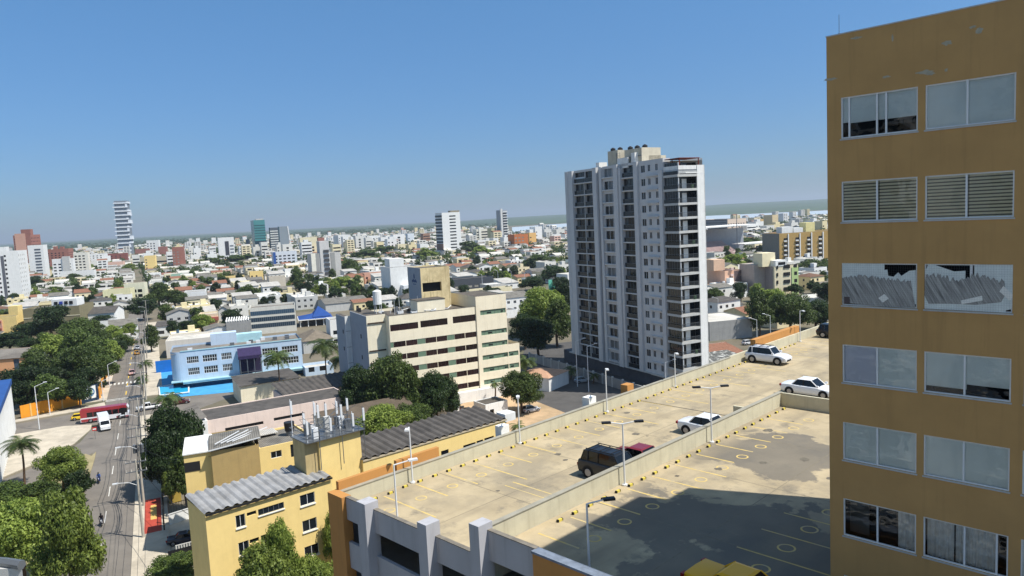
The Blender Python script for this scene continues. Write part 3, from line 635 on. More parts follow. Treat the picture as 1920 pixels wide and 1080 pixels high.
# (x0,x1,kind): b glazed balcony bay, w window bay
for x0,x1,kd in ((4.4,9.1,'b'),(9.35,13.8,'b'),(17.3,22.5,'w'),(25.3,29.9,'b')):
    for k in range(nf): bays.append((x0,x1,kd,k))
for (x0,x1,kd,k) in bays:
    z = zf(k)
    if kd == 'b': holes.append((x0,z+.2,x1,z+2.82))
    else: holes.append((x0+.3,z+.75,x1-.3,z+2.75))
for k in range(nf):
    z = zf(k)
    for a,b_ in ((32.2,33.7),(34.7,35.6),(37.3,38.2)): holes.append((a,z+.75 if a<33 else z+.9,b_,z+2.4))
    holes.append((.5,z+.9,1.1,z+2.3))
holes = [h for h in holes if h[3] < 51.6]
holed(m,(0,0),(1,0),(0,1),40.,base,52.,holes,.5,TWH)
for P_,Q_ in (((0,DEPTH),(0,0)),((40,DEPTH),(0,DEPTH)),((40,0),(40,2.))): m.face([(P_[0],P_[1],base),(Q_[0],Q_[1],base),(Q_[0],Q_[1],52.),(P_[0],P_[1],52.)],TWH)
m.build('wall', None, TT)
m = MB()
for a,b_,y in piers: m.box(a,y-.25,base,b_,0,52. if a<23 else 51)
m.box(29.95,-.5,base,31.4,0,52.); m.box(38.7,-.35,base,39.9,0,49.5)
m.build('pier', TWH, TT)
for x0_,x1_ in ((1.32,2.18),(15.62,16.18),(9.1,9.13)): part(TT,'gap_shade_strip',S(64,68,74),(x0_,-.02,base,x1_,-.004,51.5))  # dark grey strips stand in for the shade in gaps between piers
m = MB(); m.box(9.14,-.35,base,9.32,0,48.5); m.build('mullion', LGREY, TT)
m = MB(); m.face([(0.1,.1,51.4),(40,.1,51.4),(40,DEPTH,51.4),(.1,DEPTH,51.4)]); m.build('roof', ROOFW, TT)
def bandedwin(x0,x1,z0,z1,y,name,nm,gm,fm=DARKM):
    q = MB(); w_ = x1-x0; h_ = z1-z0; q.face([(0,.12,0),(w_,.12,0),(w_,.12,h_),(0,.12,h_)], gm)
    for i in range(nm+1): x = w_*i/nm; q.box(x-.03,.04,0,x+.03,.115,h_,fm)
    q.box(0,.05,0,w_,.112,.06,fm); q.box(0,.05,h_-.06,w_,.112,h_,fm); return q, (x0,y,z0)
G1_ = glass('tower_glass', (26,32,38), .06); G2_ = mat('curtained_glass', (92,96,98), rough=.35, objvar=.25, var=.1, scale=.8, spec=.6); G3_ = glass('tower_glass_dark', (16,20,26), .05)
RAIL = glass('rail_glass', (26,30,34), .25)
random.seed(5)
mc = {}
def twm(kd, v):
    if (kd,v) in mc: return mc[(kd,v)]
    q = MB()
    if kd == 'b':
        w_, h_ = 4.6, 2.62; nmull = 4
        for i in range(nmull): q.face([(w_*i/nmull,.42,0),(w_*(i+1)/nmull,.42,0),(w_*(i+1)/nmull,.42,h_),(w_*i/nmull,.42,h_)], [(G1_,G2_,G3_,G1_),(G3_,G1_,G3_,G3_),(G3_,G1_,G1_,G3_),(G2_,G3_,G1_,G1_)][v][i])
        for i in range(nmull+1): x = w_*i/nmull; q.box(max(0,x-.03),.34,0,min(w_,x+.03),.415,h_,METALG)
        q.box(.0,-.12,-.02,w_,-.08,.95,RAIL); q.box(0,-.14,.95,w_,-.06,1.0,METALG)
    else:
        w_, h_ = 4.6, 2.0
        for i in range(3): q.face([(w_*i/3,.3,0),(w_*(i+1)/3,.3,0),(w_*(i+1)/3,.3,h_),(w_*i/3,.3,h_)], [(G1_,G2_,G1_),(G3_,G1_,G2_),(G2_,G2_,G1_),(G1_,G3_,G3_)][v][i])
        for i in range(4): x = w_*i/3; q.box(max(0,x-.04),.22,0,min(w_,x+.04),.295,h_,METALW)
        q.box(-.25,-.5,-.3,w_+.25,-.02,-.02,TWH)
    mc[(kd,v)] = q.mesh('balcony_bay' if kd=='b' else 'window'); return mc[(kd,v)]
for (x0,x1,kd,k) in bays:
    z = zf(k); v = random.randrange(4)
    if z+2.75 > 51.6: continue
    if kd == 'b': o = obj('balcony_bay', twm('b',v), TT, (x0,0,z+.2)); o.scale = ((x1-x0)/4.6,1,1)
    else: obj('window', twm('w',v), TT, (x0+.3,0,z+.75))
for k in range(nf):
    z = zf(k)
    for q_ in ((4.35,-.42,z-.1,13.85,-.02,z+.14),(25.25,-.42,z-.1,29.9,-.02,z+.14),(34.2,-.5,z-.25,38.4,-.02,z-.05),(-.9,.5,z,-.02,2.5,z+.9)): part(TT,'balcony_slab',TWH,q_)
for k in range(nf):
    z = zf(k)
    for a,b_ in ((32.2,33.7),(34.7,35.6),(37.3,38.2)):
        z0 = z+.75 if a<33 else z+.9
        if z+2.4 < 51.6: obj('small_window', winmesh(b_-a, z+2.4-z0, 'w' if (k*3+int(a))%3 else 'c'), TT, (a,0,z0))
# sunlit narrow end with corner balconies; local x 40..45, its lit face is x = 45 plane
m = MB(); m.box(44.75,5.15,0,45.0,7.3,50.05); m.box(40.1,7.0,0,45,7.3,50.05); m.box(40,2.2,0,43.2,7.,48.3)
m.box(43.2,5.2,0,44.75,7.0,48.3); m.box(40,2.0,48.3,45.02,7.3,48.5)
m.build('end_wall', WHITE, TT)
for k in range(15):
    z = 6.4+k*3.02-.5
    part(TT,'corner_balcony_slab',LGREY,(40.2,-.25,z-.55,45.,5.1,z-.05))
for k in range(15):
    z = 6.4+k*3.02-.55; r = MB(); zz = z+2.55
    r.face([(40.3,.25,z),(44.4,.25,z),(44.4,.25,zz),(40.3,.25,zz)], G1_ if k%3 else G3_)
    for x in np.arange(40.3,44.5,.82): r.box(x-.03,.2,z,x+.03,.24,zz,METALG)
    r.box(40.3,-.2,z,44.9,-.17,z+.75,RAIL)
    for yy in np.arange(-.2,5.1,.28): r.box(44.93,yy,z,44.96,yy+.04,z+.95,METALG)
    r.box(44.92,-.2,z+.95,44.98,5.1,z+1.,METALG); r.box(40.3,-.2,z+.95,44.9,-.16,z+1.,METALG); r.box(44.7,.1,z,44.85,.25,zz,METALW)
    r.face([(43.25,.4,z),(43.25,5.1,z),(43.25,5.1,zz),(43.25,.4,zz)], G3_); r.box(43.27,2.3,z,43.34,3.6,z+2.1,WHITE); r.box(43.3,5.08,z,44.72,5.14,zz,G3_)
    if k % 4 == 1: r.box(44.3,3.9,z,44.7,4.4,z+.8,mat('balcony_plant',(60,86,50),var=.3))
    r.build('corner_balcony', None, TT)
m = MB(); m.box(18.9,.5,51.4,23.,5.,55.5); m.box(25.,1.,51.4,31.5,6.5,55.2); m.box(19,3.,51.4,31.5,8,53.4); m.build('tank_house', mat('beige_render', (196,188,168), streak=.4, stain_amt=.2), TT)
for x,y,z in ((19.8,1.5,55.5),(21.2,2.6,55.5),(26,2,55.2),(28,2.5,55.2),(30.2,3,55.2)):
    m = MB(); m.tube((x,y,z),(x,y,z+.55),.62,.62,12,DARKM); m.tube((x,y,z+.55),(x,y,z+.85),.62,.2,12,DARKM); m.build('water_tank', None, TT)
m = MB(); m.box(24.9,.8,53.3,31.6,.95,53.5); 
for x in (22.6,24.): m.tube((x,.4,51.4),(x,.4,54.8),.05,.05,5)
for z in np.arange(51.8,54.8,.4): m.tube((22.6,.4,z),(24.,.4,z),.03,.03,4)
m.build('roof_ladder', METALG, TT)
# roof terrace pergola on the sunlit corner
m = MB(); m.box(40.2,.3,51.5,45,6.,51.65,mat('pergola_red',(110,48,40))); 
for x,y in ((44.8,.5),(44.8,5.8),(42.5,.5)): m.box(x-.08,y-.08,48.5,x+.08,y+.08,51.5,mat('pergola_red',(110,48,40)))
m.build('pergola', None, TT)
m = MB(); m.box(40,.1,47.9,44.9,.3,50.); m.box(44.72,.3,48.3,44.9,5.1,50.); m.build('terrace_parapet', WHITE, TT)
# white gable fins above the roof line seen from the side
m = MB(); m.box(4.3,.3,48.4,9.,.5,50.2); m.box(14.4,0,52,15.8,2.4,53.2); m.box(23.4,0,51,27.5,.4,53.4); m.box(28.8,0,52,30.2,2.6,54.2); m.build('roof_fin', WHITE, TT)
# dark podium under the tower and its low street wall
m = MB(); m.box(-6,.8,0,40,DEPTH,base-.0); m.build('podium', mat('podium_grey',(88,90,96),var=.2), TT)
m = MB(); m.box(-1,-.6,base-.02,40.5,.8,base+.25); m.build('podium_edge', LGREY, TT)
W_ = thing('perimeter_wall', 'long low grey wall in the shade at the foot of the tall tower', 'wall', (TC.x,TC.y,0), rot(152.5))
m = MB(); m.box(-12,-7.2,0,44,-6.95,2.3); m.build('panel', GREYW, W_); m = MB(); [m.box(x,-7.3,0,x+.4,-6.9,2.6) for x in range(-12,44,4)]; m.build('post', LGREY, W_)
# ------------------------------------------------------------------ cream clinic
HC = Vector((-26.575,153.69,0)); HP = thing('clinic_building', 'large cream clinic with long ribbon windows, green panels and a stained rooftop block', 'building', HC, rot(62.5))
GP = mat('green_panel', (104,128,108), var=.08)
BRW = glass('brown_glass', (40,26,26), .15)
WK['br'] = (mat('brown_frame',(70,56,52)), BRW, 2, 0, .1, .05)
WK['gp'] = (None, GP, 0, 0, .06, 0); WK['gs'] = (METALG, GL, 1, 0, .12, .05)
fr = []
for a,b_,c,d_ in ((.17,17.85,6.5,19.25),(7.04,17.9,13.42,19.35),(14.7,17.95,20.3,19.45)): fr.append((a,b_,c,d_,'br'))
levels = [(14.3,15.5),(11.5,12.7),(8.6,9.8),(5.75,6.95),(2.9,4.1)]
for z0,z1 in levels:
    for a,b_,kd in ((-.0,.7,'gp'),(.72,3.4,'br'),(3.5,6.1,'br'),(6.12,7.95,'gp'),(7.97,10.5,'br'),(10.6,13.1,'br'),(13.12,14.9,'gp'),(14.92,17.4,'br'),(17.5,20.3,'br')): fr.append((max(0,a),z0,b_,z1,kd))
right = [(21.4,19.05,27.9,20.15)] + [(21.4,z0+.1,27.95 if i in (0,1,4) else 30.7,z1,) for i,(z0,z1) in enumerate(levels)]
m = MB(); hs_ = [q for q in fr]
holed(m,(0,0),(1,0),(0,1),20.4,0,21.2,fr,.22,CREAM)
holed(m,(20.4,-.25),(1,0),(0,1),7.7,0,23.4,[(q[0]-20.4,q[1],min(q[2],27.95)-20.4,q[3]) for q in right],.2,CREAM)
holed(m,(28.1,-.2),(1,0),(0,1),2.9,0,11.6,[(0,q[1],2.6,q[3]) for q in right[3:5]],.2,CREAM)
HD = 14.
for P_,Q_,zt,zb in (((28.1,-.25),(28.1,HD),23.4,0),((20.4,HD),(20.4,-.25),23.4,0),((31,-.2),(31,HD),11.6,0),((0,HD),(0,0),21.2,0),((31,HD),(0,HD),11.6,0)):
    m.face([(P_[0],P_[1],zb),(Q_[0],Q_[1],zb),(Q_[0],Q_[1],zt),(P_[0],P_[1],zt)],CREAM)
m.face([(28.1,HD,11.6),(0,HD,11.6),(0,HD,21.2),(28.1,HD,21.2)],CREAM)
m.build('wall', None, HP)
windows(HP,20.4,HD,'f',fr,'br')
for q in right: # green ribbon with small opening lights
    x0 = q[0]
    mm = MB(); mm.face([(0,.12-.2,0),(q[2]-x0,.12-.2,0),(q[2]-x0,.12-.2,q[3]-q[1]),(0,.12-.2,q[3]-q[1])]); mm.build('green_panel', GP, HP, (x0,0.02,q[1]))
    for xx in ((1.8,1.3),(5.3,.7)) if q[2] < 29 else ((1.8,1.3),(5.6,.9),(7.2,.9)): 
        mm = MB(); mm.box(0,-.13,.3,xx[1]*.8,-.1,.62,GL); mm.box(-.03,-.16,.6,xx[1]*.8+.03,-.12,.65,GP); mm.build('vent_window', None, HP, (x0+xx[0],0.02,q[1]))
    mm = MB(); 
    for i in range(1,7): mm.box(i*(q[2]-x0)/7-.02,-.12,0,i*(q[2]-x0)/7+.02,-.085,q[3]-q[1])
    mm.build('mullion', METALG, HP, (x0,.02,q[1]))
STN = mat('dirty_roof', (92,86,78), var=.3, scale=.5, stain_amt=.6, stain=(60,56,52))
m = MB(); m.face([(.2,.2,20.6),(20.4,.2,20.6),(20.4,HD,20.6),(.2,HD,20.6)]); m.face([(20.6,0,23.2),(27.9,0,23.2),(27.9,HD,23.2),(20.6,HD,23.2)]); m.face([(28.1,0,11.),(30.8,0,11.),(30.8,HD,11.),(28.1,HD,11.)]); m.build('roof', STN, HP)
m = MB(); m.box(-.03,-.04,21.2,20.4,.22,21.26); m.build('coping', mat('dirty_coping',(104,98,88),var=.25,scale=1.2), HP)
# recessed stair wing and flank whose shade is put into a blue-grey wall colour
FLANK_SHADE = mat('clinic_flank_shade', (152,157,164), var=.06, streak=.2)
R0 = HC + az(62.5)*-4.2 + az(-27.5)*2.4
dd = along(R0+Vector((0,0,12)), az(-27.5), 661)
m = MB(); m.box(-4.2,2.4,0,0,2.6,21.4); m.build('wall', CREAM, HP)
m = MB(); m.box(-4.2,2.6,0,-.0,2.4+dd,21.3,FLANK_SHADE); m.box(-4.,2.7,21.3,-.1,2.2+dd,21.34,STN); m.build('stair_wing', None, HP)
for z in (19.6,13.6,10.9,8.0): part(HP,'ledge',mat('ledge_dark',(70,58,50)),(-4.0,2.2,z,-.3,2.4,z+.28))
R1 = R0 + az(-27.5)*dd; wl = -along(R1+Vector((0,0,12)), az(62.5), 651); d3 = along(R1+az(62.5)*-wl+Vector((0,0,12)), az(-27.5), 634)
m = MB(); m.box(-4.2-wl,2.4+dd,0,-4.2,2.4+dd+.2,20.2,WHITE); m.box(-4.2-wl,2.6+dd,0,-4.25,2.4+dd+d3,20.,FLANK_SHADE); m.box(-4.1-wl,2.7+dd,20.,-4.35,2.3+dd+d3,20.04,STN)
for z in (16.7,13,9.3): m.box(-4.2-wl+.05,2.36+dd,z,-4.25,2.4+dd,z+.06,DARKM)
m.build('service_wing', None, HP)
for (y,z) in ((5,16),(5.2,11.3),(4.6,7),(5.6,6.6)):
    m = MB(); m.box(-4.24,2.4+y-.3,z,-4.2,2.4+y+.3,z+.9,GLV); m.build('small_window', None, HP)
for (y,z) in ((2,16),(2.2,12)): 
    m = MB(); m.box(-4.24-wl,2.6+dd+y-.3,z,-4.2-wl,2.6+dd+y+.3,z+.9,GLV); m.build('small_window', None, HP)
# rooftop block with the emblem
def hl2(px,py,y0): 
    P = HC + az(-27.5)*y0; return hit(px,py,P,62.5)
PB = mat('stained_cream', (214,196,152), streak=.8, stain=(128,108,70), var=.1, stain_amt=.3)
ax,az_t = hl2(787.5,503,9.); bx,_ = hl2(842,501,9.); wx0,wz1 = hl2(792,531,9.); wx1,wz0 = hl2(828.5,545,9.)
P = HC+az(62.5)*ax+az(-27.5)*9.; dpt = along(P+Vector((0,0,24)), az(-27.5), 767)
m = MB(); holed(m,(ax,9.),(1,0),(0,1),bx-ax,20.6,az_t,[(wx0-ax,wz0,wx1-ax,wz1)],.8,PB); m.box(ax+.2,9.9,wz0-.3,bx-.2,10.,wz1+.4,INT)
m.box(ax,9.01,20.6,ax+.2,9+dpt,az_t-.01,FLANK_SHADE,skip='f'); m.box(bx-.2,9.01,20.6,bx,9+dpt,az_t-.01,PB,skip='f'); m.box(ax,9+dpt,20.6,bx,9+dpt+.2,az_t-.01,PB)
m.face([(ax,9,az_t-.3),(bx,9,az_t-.3),(bx,9+dpt,az_t-.3),(ax,9+dpt,az_t-.3)],STN); m.build('rooftop_block', None, HP)
EB = mat('emblem_blue',(52,76,116),var=.05)
m = MB(); yc = 9+dpt*.5; zc = az_t-3.
m.face([(ax-.03,yc-.9+x,zc+z) for x,z in ((.9,1.7),(1.25,1.2),(1.3,.7),(.9,.25),(.5,.7),(.6,1.2))],EB)
for i in range(7): m.box(ax-.03,yc-1.5+i*.46,zc-.55+.1*(i%3),ax-.01,yc-1.5+i*.46+.34,zc-.55+.55+.15*((i*2)%3),EB)
m.box(ax-.03,yc-1.0,zc-1.0,ax-.01,yc+1.0,zc-.85,EB); m.build('emblem', None, HP)
lx0,lz = hl2(782,565,3.); lx1,_ = hl2(834,562,3.)
m = MB(); m.box(lx0,3,20.6,lx1,7.5,lz); m.build('lift_housing', CREAM, HP); m = MB(); m.box(lx0-.1,2.9,lz,lx1+.1,7.6,lz+.12); m.build('lift_housing_roof', STN, HP)
# tank tower, masts and pipes on the clinic roof
m = MB(); tx,_z = hl2(706,540,6.); 
for dx in (-.6,.6):
    for dy in (-.6,.6): m.tube((tx+dx,6+dy,20.6),(tx+dx,6+dy,23.4),.07,.07,5,METALW)
m.tube((tx,6,23.3),(tx,6,26.2),.95,.95,14,WHITE); m.tube((tx,6,26.2),(tx,6,26.5),.95,.3,14,WHITE); m.build('roof_tank', None, HP)
random.seed(4)
for i in range(14):
    m = MB(); x = random.uniform(.8,12); y = random.uniform(2,9); h_ = random.choice((.7,1.1,3.5,4.5)) if i<6 else .6
    if h_ > 2: m.tube((x,y,20.6),(x,y,20.6+h_),.05,.04,5,METALW); n_ = 'antenna_mast'
    elif i%2: m.box(x,y,20.6,x+1.3,y+.9,20.6+h_,METALW); m.box(x+.2,y+.1,20.6+h_,x+1.1,y+.8,20.66+h_,DARKM); n_ = 'air_conditioner'
    else: m.path([(x,y,21),(x+2.5,y+.8,21.3),(x+5,y-.6,21.1),(x+6.5,y+1,21.5)],.09,5,METALW); n_ = 'pipe'
    m.build(n_, None, HP)
m = MB(); 
for i in range(22): x = lx0-6+i*.0+random.uniform(-6,14); y = random.uniform(8,13); m.box(x,y,20.6,x+random.uniform(.4,1.4),y+.6,20.6+random.uniform(.3,1.5),random.choice((METALG,METALW,FIBER,DARKM)))
m.build('roof_clutter', None, HP)
part(HP,'plinth',WHITE,(10,-1.6,0,32,-.3,2.4))
# ------------------------------------------------------------------ yellow school-like complex in front
YC = Vector((-32.1,70.9,0)); yw = [(2.95,10.2,3.95,11.55,'w'),(4.15,11.1,5.15,11.5,'p'),(5.35,10.8,8.2,11.5,'m4'),(10.05,10.35,11.8,11.6,'w'),
  (3.0,7.2,4.1,8.6,'w'),(4.2,8.1,5.2,8.55,'p'),(5.4,7.8,8.3,8.6,'m4'),(10.1,7.35,11.8,8.65,'w'),(10.1,4.4,11.8,5.65,'w'),(5.4,4.6,8.3,5.5,'m4'),(3.0,4.2,4.1,5.6,'w'),(10.1,1.4,11.8,2.7,'w')]
YB = bld('yellow_block','yellow three-storey block with a corrugated grey roof facing the palm and parked cars','building',YC,49,14.0,5.6,12.7,wall=YELLOW,roof=None,rm=None,f=yw,dep=.16)
for c in list(YB.children):
    if c.name.startswith('roof'): bpy.data.objects.remove(c)
def corrugated(root, x0,x1,y0,y1,z0,z1,pitch,amp,m_,name='roof',n2=6):
    q = MB(); n = int((x1-x0)/pitch*4); prof = [0,.9,1,.15]
    xs = [x0+(x1-x0)*i/n for i in range(n+1)]
    rr = random.Random(7)
    for j in range(n2):
        ya = y0+(y1-y0)*j/n2; yb_ = y0+(y1-y0)*(j+1)/n2+.1; za = z0+(z1-z0)*j/n2+.03*(n2-j)*.5; zb = z0+(z1-z0)*(j+1)/n2+.03*(n2-j)*.5-.0
        for i in range(n):
            a = prof[i%4]*amp; b_ = prof[(i+1)%4]*amp
            q.face([(xs[i],ya,za+a),(xs[i+1],ya,za+b_),(xs[i+1],yb_,zb+b_),(xs[i],yb_,zb+a)],m_)
    return q.build(name,None,root)
FIBN = mat('weathered_sheet', (146,146,146), var=.2, scale=.6, stain_amt=.4, stain=(104,102,98))
FIBD = mat('dark_weathered_sheet', (84,80,76), var=.25, scale=.7, stain_amt=.5, stain=(56,54,52))
corrugated(YB,-.15,13.9,-.25,5.6,12.72,13.15,.95,.2,FIBN,n2=3)
m = MB(); m.face([(0,5.6,12.7),(14,5.6,12.7),(14,5.6,13.2),(0,5.6,13.2)]); m.build('wall',YELLOW,YB)
m = MB(); m.box(-.02,-.3,12.5,13.95,-.2,12.72); m.build('gutter', DARKM, YB)
for q in yw:
    if q[4] in 'wm4': m = MB(); m.box(q[0]-.06,-.12,q[1]-.12,q[2]+.06,0,q[1]-.02); m.build('sill', WHITE, YB)
# rear block with the blank tan wall
def zz(x,y): return (220+x/3.375, 760+y/3.375)
RC = at(*zz(590,272),14.0); 
wR = along(RC, az(68), zz(893,0)[0])
RB = bld('yellow_rear_block','yellow building with a blank tan side wall behind the three-storey yellow block','building',(RC.x,RC.y,0),68,wR,9,13.6,wall=TAN,roof=None)  # wall toned a darker tan than the yellow blocks beside it
for c in list(RB.children):
    if c.name.startswith('roof'): bpy.data.objects.remove(c)
m = MB(); m.face([(-.3,-.3,13.6),(wR+.3,-.3,14.4),(wR+.3,5,14.6),(-.3,5,13.9)]); m.face([(-.3,5,13.9),(wR+.3,5,14.6),(wR+.3,9.3,13.6),(-.3,9.3,13.4)]); m.build('roof', FIBER, RB)
m = MB(); 
for i in range(4): m.tube((.5+i*.7,1.,14.15+i*.02),(3.5+i*1.2,4.6,14.45),.07,.07,4)
m.tube((-.3,-.3,13.75),(wR+.2,-.3,14.5),.08,.08,4); m.build('roof_batten', METALW, RB)
m = MB(); [m.box(1.6+i*.28,-.06,7.6+i*.02,1.76+i*.28,0,7.95+i*.02) for i in range(10)]; m.build('vent_row', DARKM, RB)
m = MB(); m.box(-3.2,.8,0,0,8.5,13.4,YELLOW); m.box(-3.22,1.,11.2,-1.4,.75,12.4,DARKM); m.box(-3.3,.6,13.4,.1,8.8,13.55,WHITE); m.build('side_bay', None, RB)
RC2 = (RC+az(68)*wR); RC2.z = 0
wM = along(RC2+Vector((0,0,13)), az(56), zz(1245,0)[0])
RM = bld('yellow_middle_block','yellow walled block with two dark windows between the tan wall and the rooftop antennas','building',(RC2.x,RC2.y,0),56,wM,8,13.0,wall=YELLOW,roof='flat',rm=FIBER,par=.25,f=[(2.0,11.3,3.9,12.3,'w'),(5.3,11.0,7.6,12.9,'d')] if wM>8.2 else [(1.4,11.3,2.8,12.2,'w'),(wM*.55,10.9,wM*.55+2,12.6,'d')],r=[])
_q = MB(); _q.tube((wM*.72,4,12.8),(wM*.72,4,13.4),.5,.5,8,METALG); _q.tube((wM*.72,4,13.4),(wM*.72,4,14.6),.62,.7,12,DARKM); _q.build('water_tank',None,RM); part(RM,'white_sheet_roof',FIBERL,(-.6,5.2,13.1,wM*.55,7.8,13.2)); part(RM,'canopy_roof',FIBER,(wM*.45,-1.3,9.6,wM,.0,9.75)); part(RM,'ledge',DARKM,(.2,-.08,9.3,wM*.42,0,9.5))
# antenna tower block on the roof edge
AB0 = at(*zz(1290,440),12.6); AB0.z = 0
wA = along(AB0+Vector((0,0,14)), az(49), zz(1545,0)[0])
zA = ztop(at(*zz(1290,440),12.6), zz(0,215)[1])
AB = bld('antenna_block','yellow rooftop stair block crowded with mobile phone antennas','building',AB0,49,wA,3.6,zA,wall=YELLOW,roof='flat',par=.05,z0=9.,l=[])
m = MB(); m.box(-1.6,.3,9,0,3.4,zA); m.build('side_tower', mat('raw_render',(186,166,120),streak=.5,var=.12), AB)
part(AB,'deck_frame',METALG,(-1.7,-.5,zA-.1,wA+.4,3.8,zA+.02))
random.seed(8)
for i in range(12):
    m = MB(); x = -1.5+(wA+1.8)*(i%6)/5.; y = -.4 if i < 6 else 3.5; h_ = random.uniform(2.2,4.4); m.tube((x,y,zA-3.5 if i in (1,3,5) else zA),(x,y,zA+h_),.05,.05,6); m.build('mast', METALG if i%2 else METALW, AB)
    m = MB(); m.box(x-.12,y-.24,zA+h_-1.7,x+.12,y-.1,zA+h_-.2); m.build('panel_antenna', METALW, AB)
m = MB()
for z in (.5,1.05): m.path([(-1.7,-.5,zA+z),(wA+.4,-.5,zA+z),(wA+.4,3.8,zA+z),(-1.7,3.8,zA+z),(-1.7,-.5,zA+z)],.04,4)
for i in range(10): x = -1.7+(wA+2.1)*i/9; m.tube((x,-.5,zA),(x,-.5,zA+1.05),.03,.03,4)
m.build('railing', METALG, AB)
for i in range(7):
    m = MB(); x = random.uniform(-1,wA-.6); y = random.uniform(.2,2.8); m.box(x,y,zA,x+.7,y+.5,zA+random.uniform(1.,1.9)); m.build('equipment_cabinet', random.choice((METALW,METALG,LGREY)), AB)
m = MB(); 
for i in range(14): m.path([(random.uniform(-1,wA),random.uniform(0,3),zA+.2),(random.uniform(-1,wA),random.uniform(0,3),zA+random.uniform(.5,2.4)),(random.uniform(-1,wA),random.uniform(0,3),zA+random.uniform(1,3.4))],.025,4)
m.build('cable_run', METALG, AB)
# front wall of the middle wing, joining block and long wing
LW = Vector((-18.8,84.2,0)); WGd = 6.2
J0 = at(*zz(1352,415),12.4); 
wJ = along(J0, az(49), zz(1555,0)[0]); JB = bld('yellow_link_block','low yellow link wall with a dark opening between the antenna block and the long wing','building',(J0.x,J0.y,0),49,wJ,3.5,12.4,wall=YELLOW,roof='flat',f=[(.4,9.3,wJ*.6,10.5,'v')],par=.5)
part(JB,'pier',TAN,(wJ*.62,-.5,8.5,wJ*.92,-.01,12.3))
WG = bld('yellow_long_wing','long low yellow wing with a dark corrugated roof running beside the car park','building',LW,49.2,22.6,WGd,13.0,wall=YELLOW,roof=None,f=[(11.3,10.2,12.5,11.25,'p'),(14.9,10.4,17.0,11.1,'p'),(17.15,10.6,18.3,11.15,'p'),(18.5,10.8,20.2,11.2,'p')],dep=.25)
for c in list(WG.children):
    if c.name.startswith('roof'): bpy.data.objects.remove(c)
T_ = Vector((LW.x,LW.y,13.6)); dw = 6.4
corrugated(WG,-.1,22.4,-.2,dw,13.05,13.75,1.13,.24,FIBD,n2=4)
m = MB(); m.box(0,-.12,12.85,22.6,-.01,13.05); m.build('gutter', mat('pale_gutter',(190,176,150)), WG)
m = MB(); m.box(22.3,-.1,12.6,24.2,1.8,13.7,WHITE); m.build('tank_box', None, WG)
# ------------------------------------------------------------------ blue hotel with its painted forecourt
BC = at(345,728); BH = thing('blue_hotel','pale blue two-storey hotel with white-barred windows, a rounded corner and a purple entrance','hotel',(BC.x,BC.y,-2.4),rot(68)); BH.scale = (1.058,)*3
fr = []
for a,b_ in ((1.2,4.0),(4.9,8.3),(9.3,11.8),(19.2,23.2),(24.1,28.2)):
    fr += [(a,8.35,b_,10.1),(a+.1,5.4,b_,7.2)]
m = MB(); holed(m,(0,0),(1,0),(0,1),29.2,4.0,11.5,fr,.2,BLUEW)
n=8
arc = [(-2.5+2.5*sin(pi/2*i/n), 2.5-2.5*cos(pi/2*i/n)) for i in range(n+1)][::-1]
pts = [(-2.5*sin(pi/2*i/n), 2.5-2.5*cos(pi/2*i/n)) for i in range(n+1)]
for a,b_ in zip(pts,pts[1:]): m.face([(b_[0],b_[1],4.0),(a[0],a[1],4.0),(a[0],a[1],11.5),(b_[0],b_[1],11.5)],BLUEW)
for P_,Q_ in (((-2.5,13),(-2.5,2.5)),((29.2,0),(29.2,13)),((29.2,13),(-2.5,13))): m.face([(P_[0],P_[1],0),(Q_[0],Q_[1],0),(Q_[0],Q_[1],11.5),(P_[0],P_[1],11.5)],BLUEW)
m.build('wall',None,BH)
WK['mb'] = (METALW, GLV, 5, 1, .12, .09)
windows(BH,29.2,13,'f',fr,'mb')
m = MB(); m.face([(-2.3,.2,11.0),(29.,.2,11.0),(29.,12.8,11.0),(-2.3,12.8,11.0)]); m.build('roof', ROOFG, BH)
m = MB(); m.box(-.1,-.12,11.5,29.3,.2,11.7); m.build('coping', mat('pale_aqua',(160,196,204)), BH)
m = MB(); m.box(0,-1.6,3.9,29.2,0,4.15); m.box(-2.7,-.5,3.9,0,2,4.15); m.box(0,-1.5,3.55,29.2,-1.35,3.9); m.build('canopy', mat('pale_aqua',(160,196,204)), BH)
m = MB(); m.box(.2,.8,0,29,1,3.9); m.build('ground_floor_wall', mat('teal_wall',(60,110,140)), BH)
PUR = mat('purple_awning',(52,42,78),var=.2,scale=1.5)
m = MB(); m.face([(13.2,-.3,10.9),(18.9,-.3,10.9),(18.9,-3.2,9.2),(13.2,-3.2,9.2)],PUR); m.face([(13.2,-3.2,9.2),(18.9,-3.2,9.2),(18.9,-3.2,8.4),(13.2,-3.2,8.4)],PUR); m.box(13.4,-.1,3.9,18.7,.0,10.8,mat('purple_dark',(42,34,60),var=.2)); m.build('awning',None,BH)
m = MB(); [m.tube((13.6+i*1.7,-3,4.1),(13.6+i*1.7,-3,8.6),.1,.1,6) for i in range(4)]; m.path([(13.4,-3.1,5.1),(18.8,-3.1,5.1)],.06,4); m.build('entrance_frame',METALG,BH)
m = MB(); m.box(7,9,11,13.5,12.5,14.,BLUEW); m.box(13.5,9.5,11,20,12.6,13.2,mat('aqua_wall',(168,206,214))); m.box(-1,13.2,8,7,18,10.6,mat('aqua_wall',(168,206,214))); m.build('rooftop_room',None,BH)
random.seed(2)
for i in range(9): m = MB(); x = random.uniform(0,27); y = random.uniform(2,9); m.box(x,y,11,x+1.1,y+.8,11.8); m.build('air_conditioner', METALW if i%2 else METALG, BH)
def gpoly(name,pts,z,m_,lab=None):
    o = poly(name,pts,z,m_); return o
gpoly('painted_forecourt',[(293,690),(350,680),(440,700),(440,735),(300,748)],.05,mat('bright_blue_floor',(70,150,196),var=.15,scale=.5))
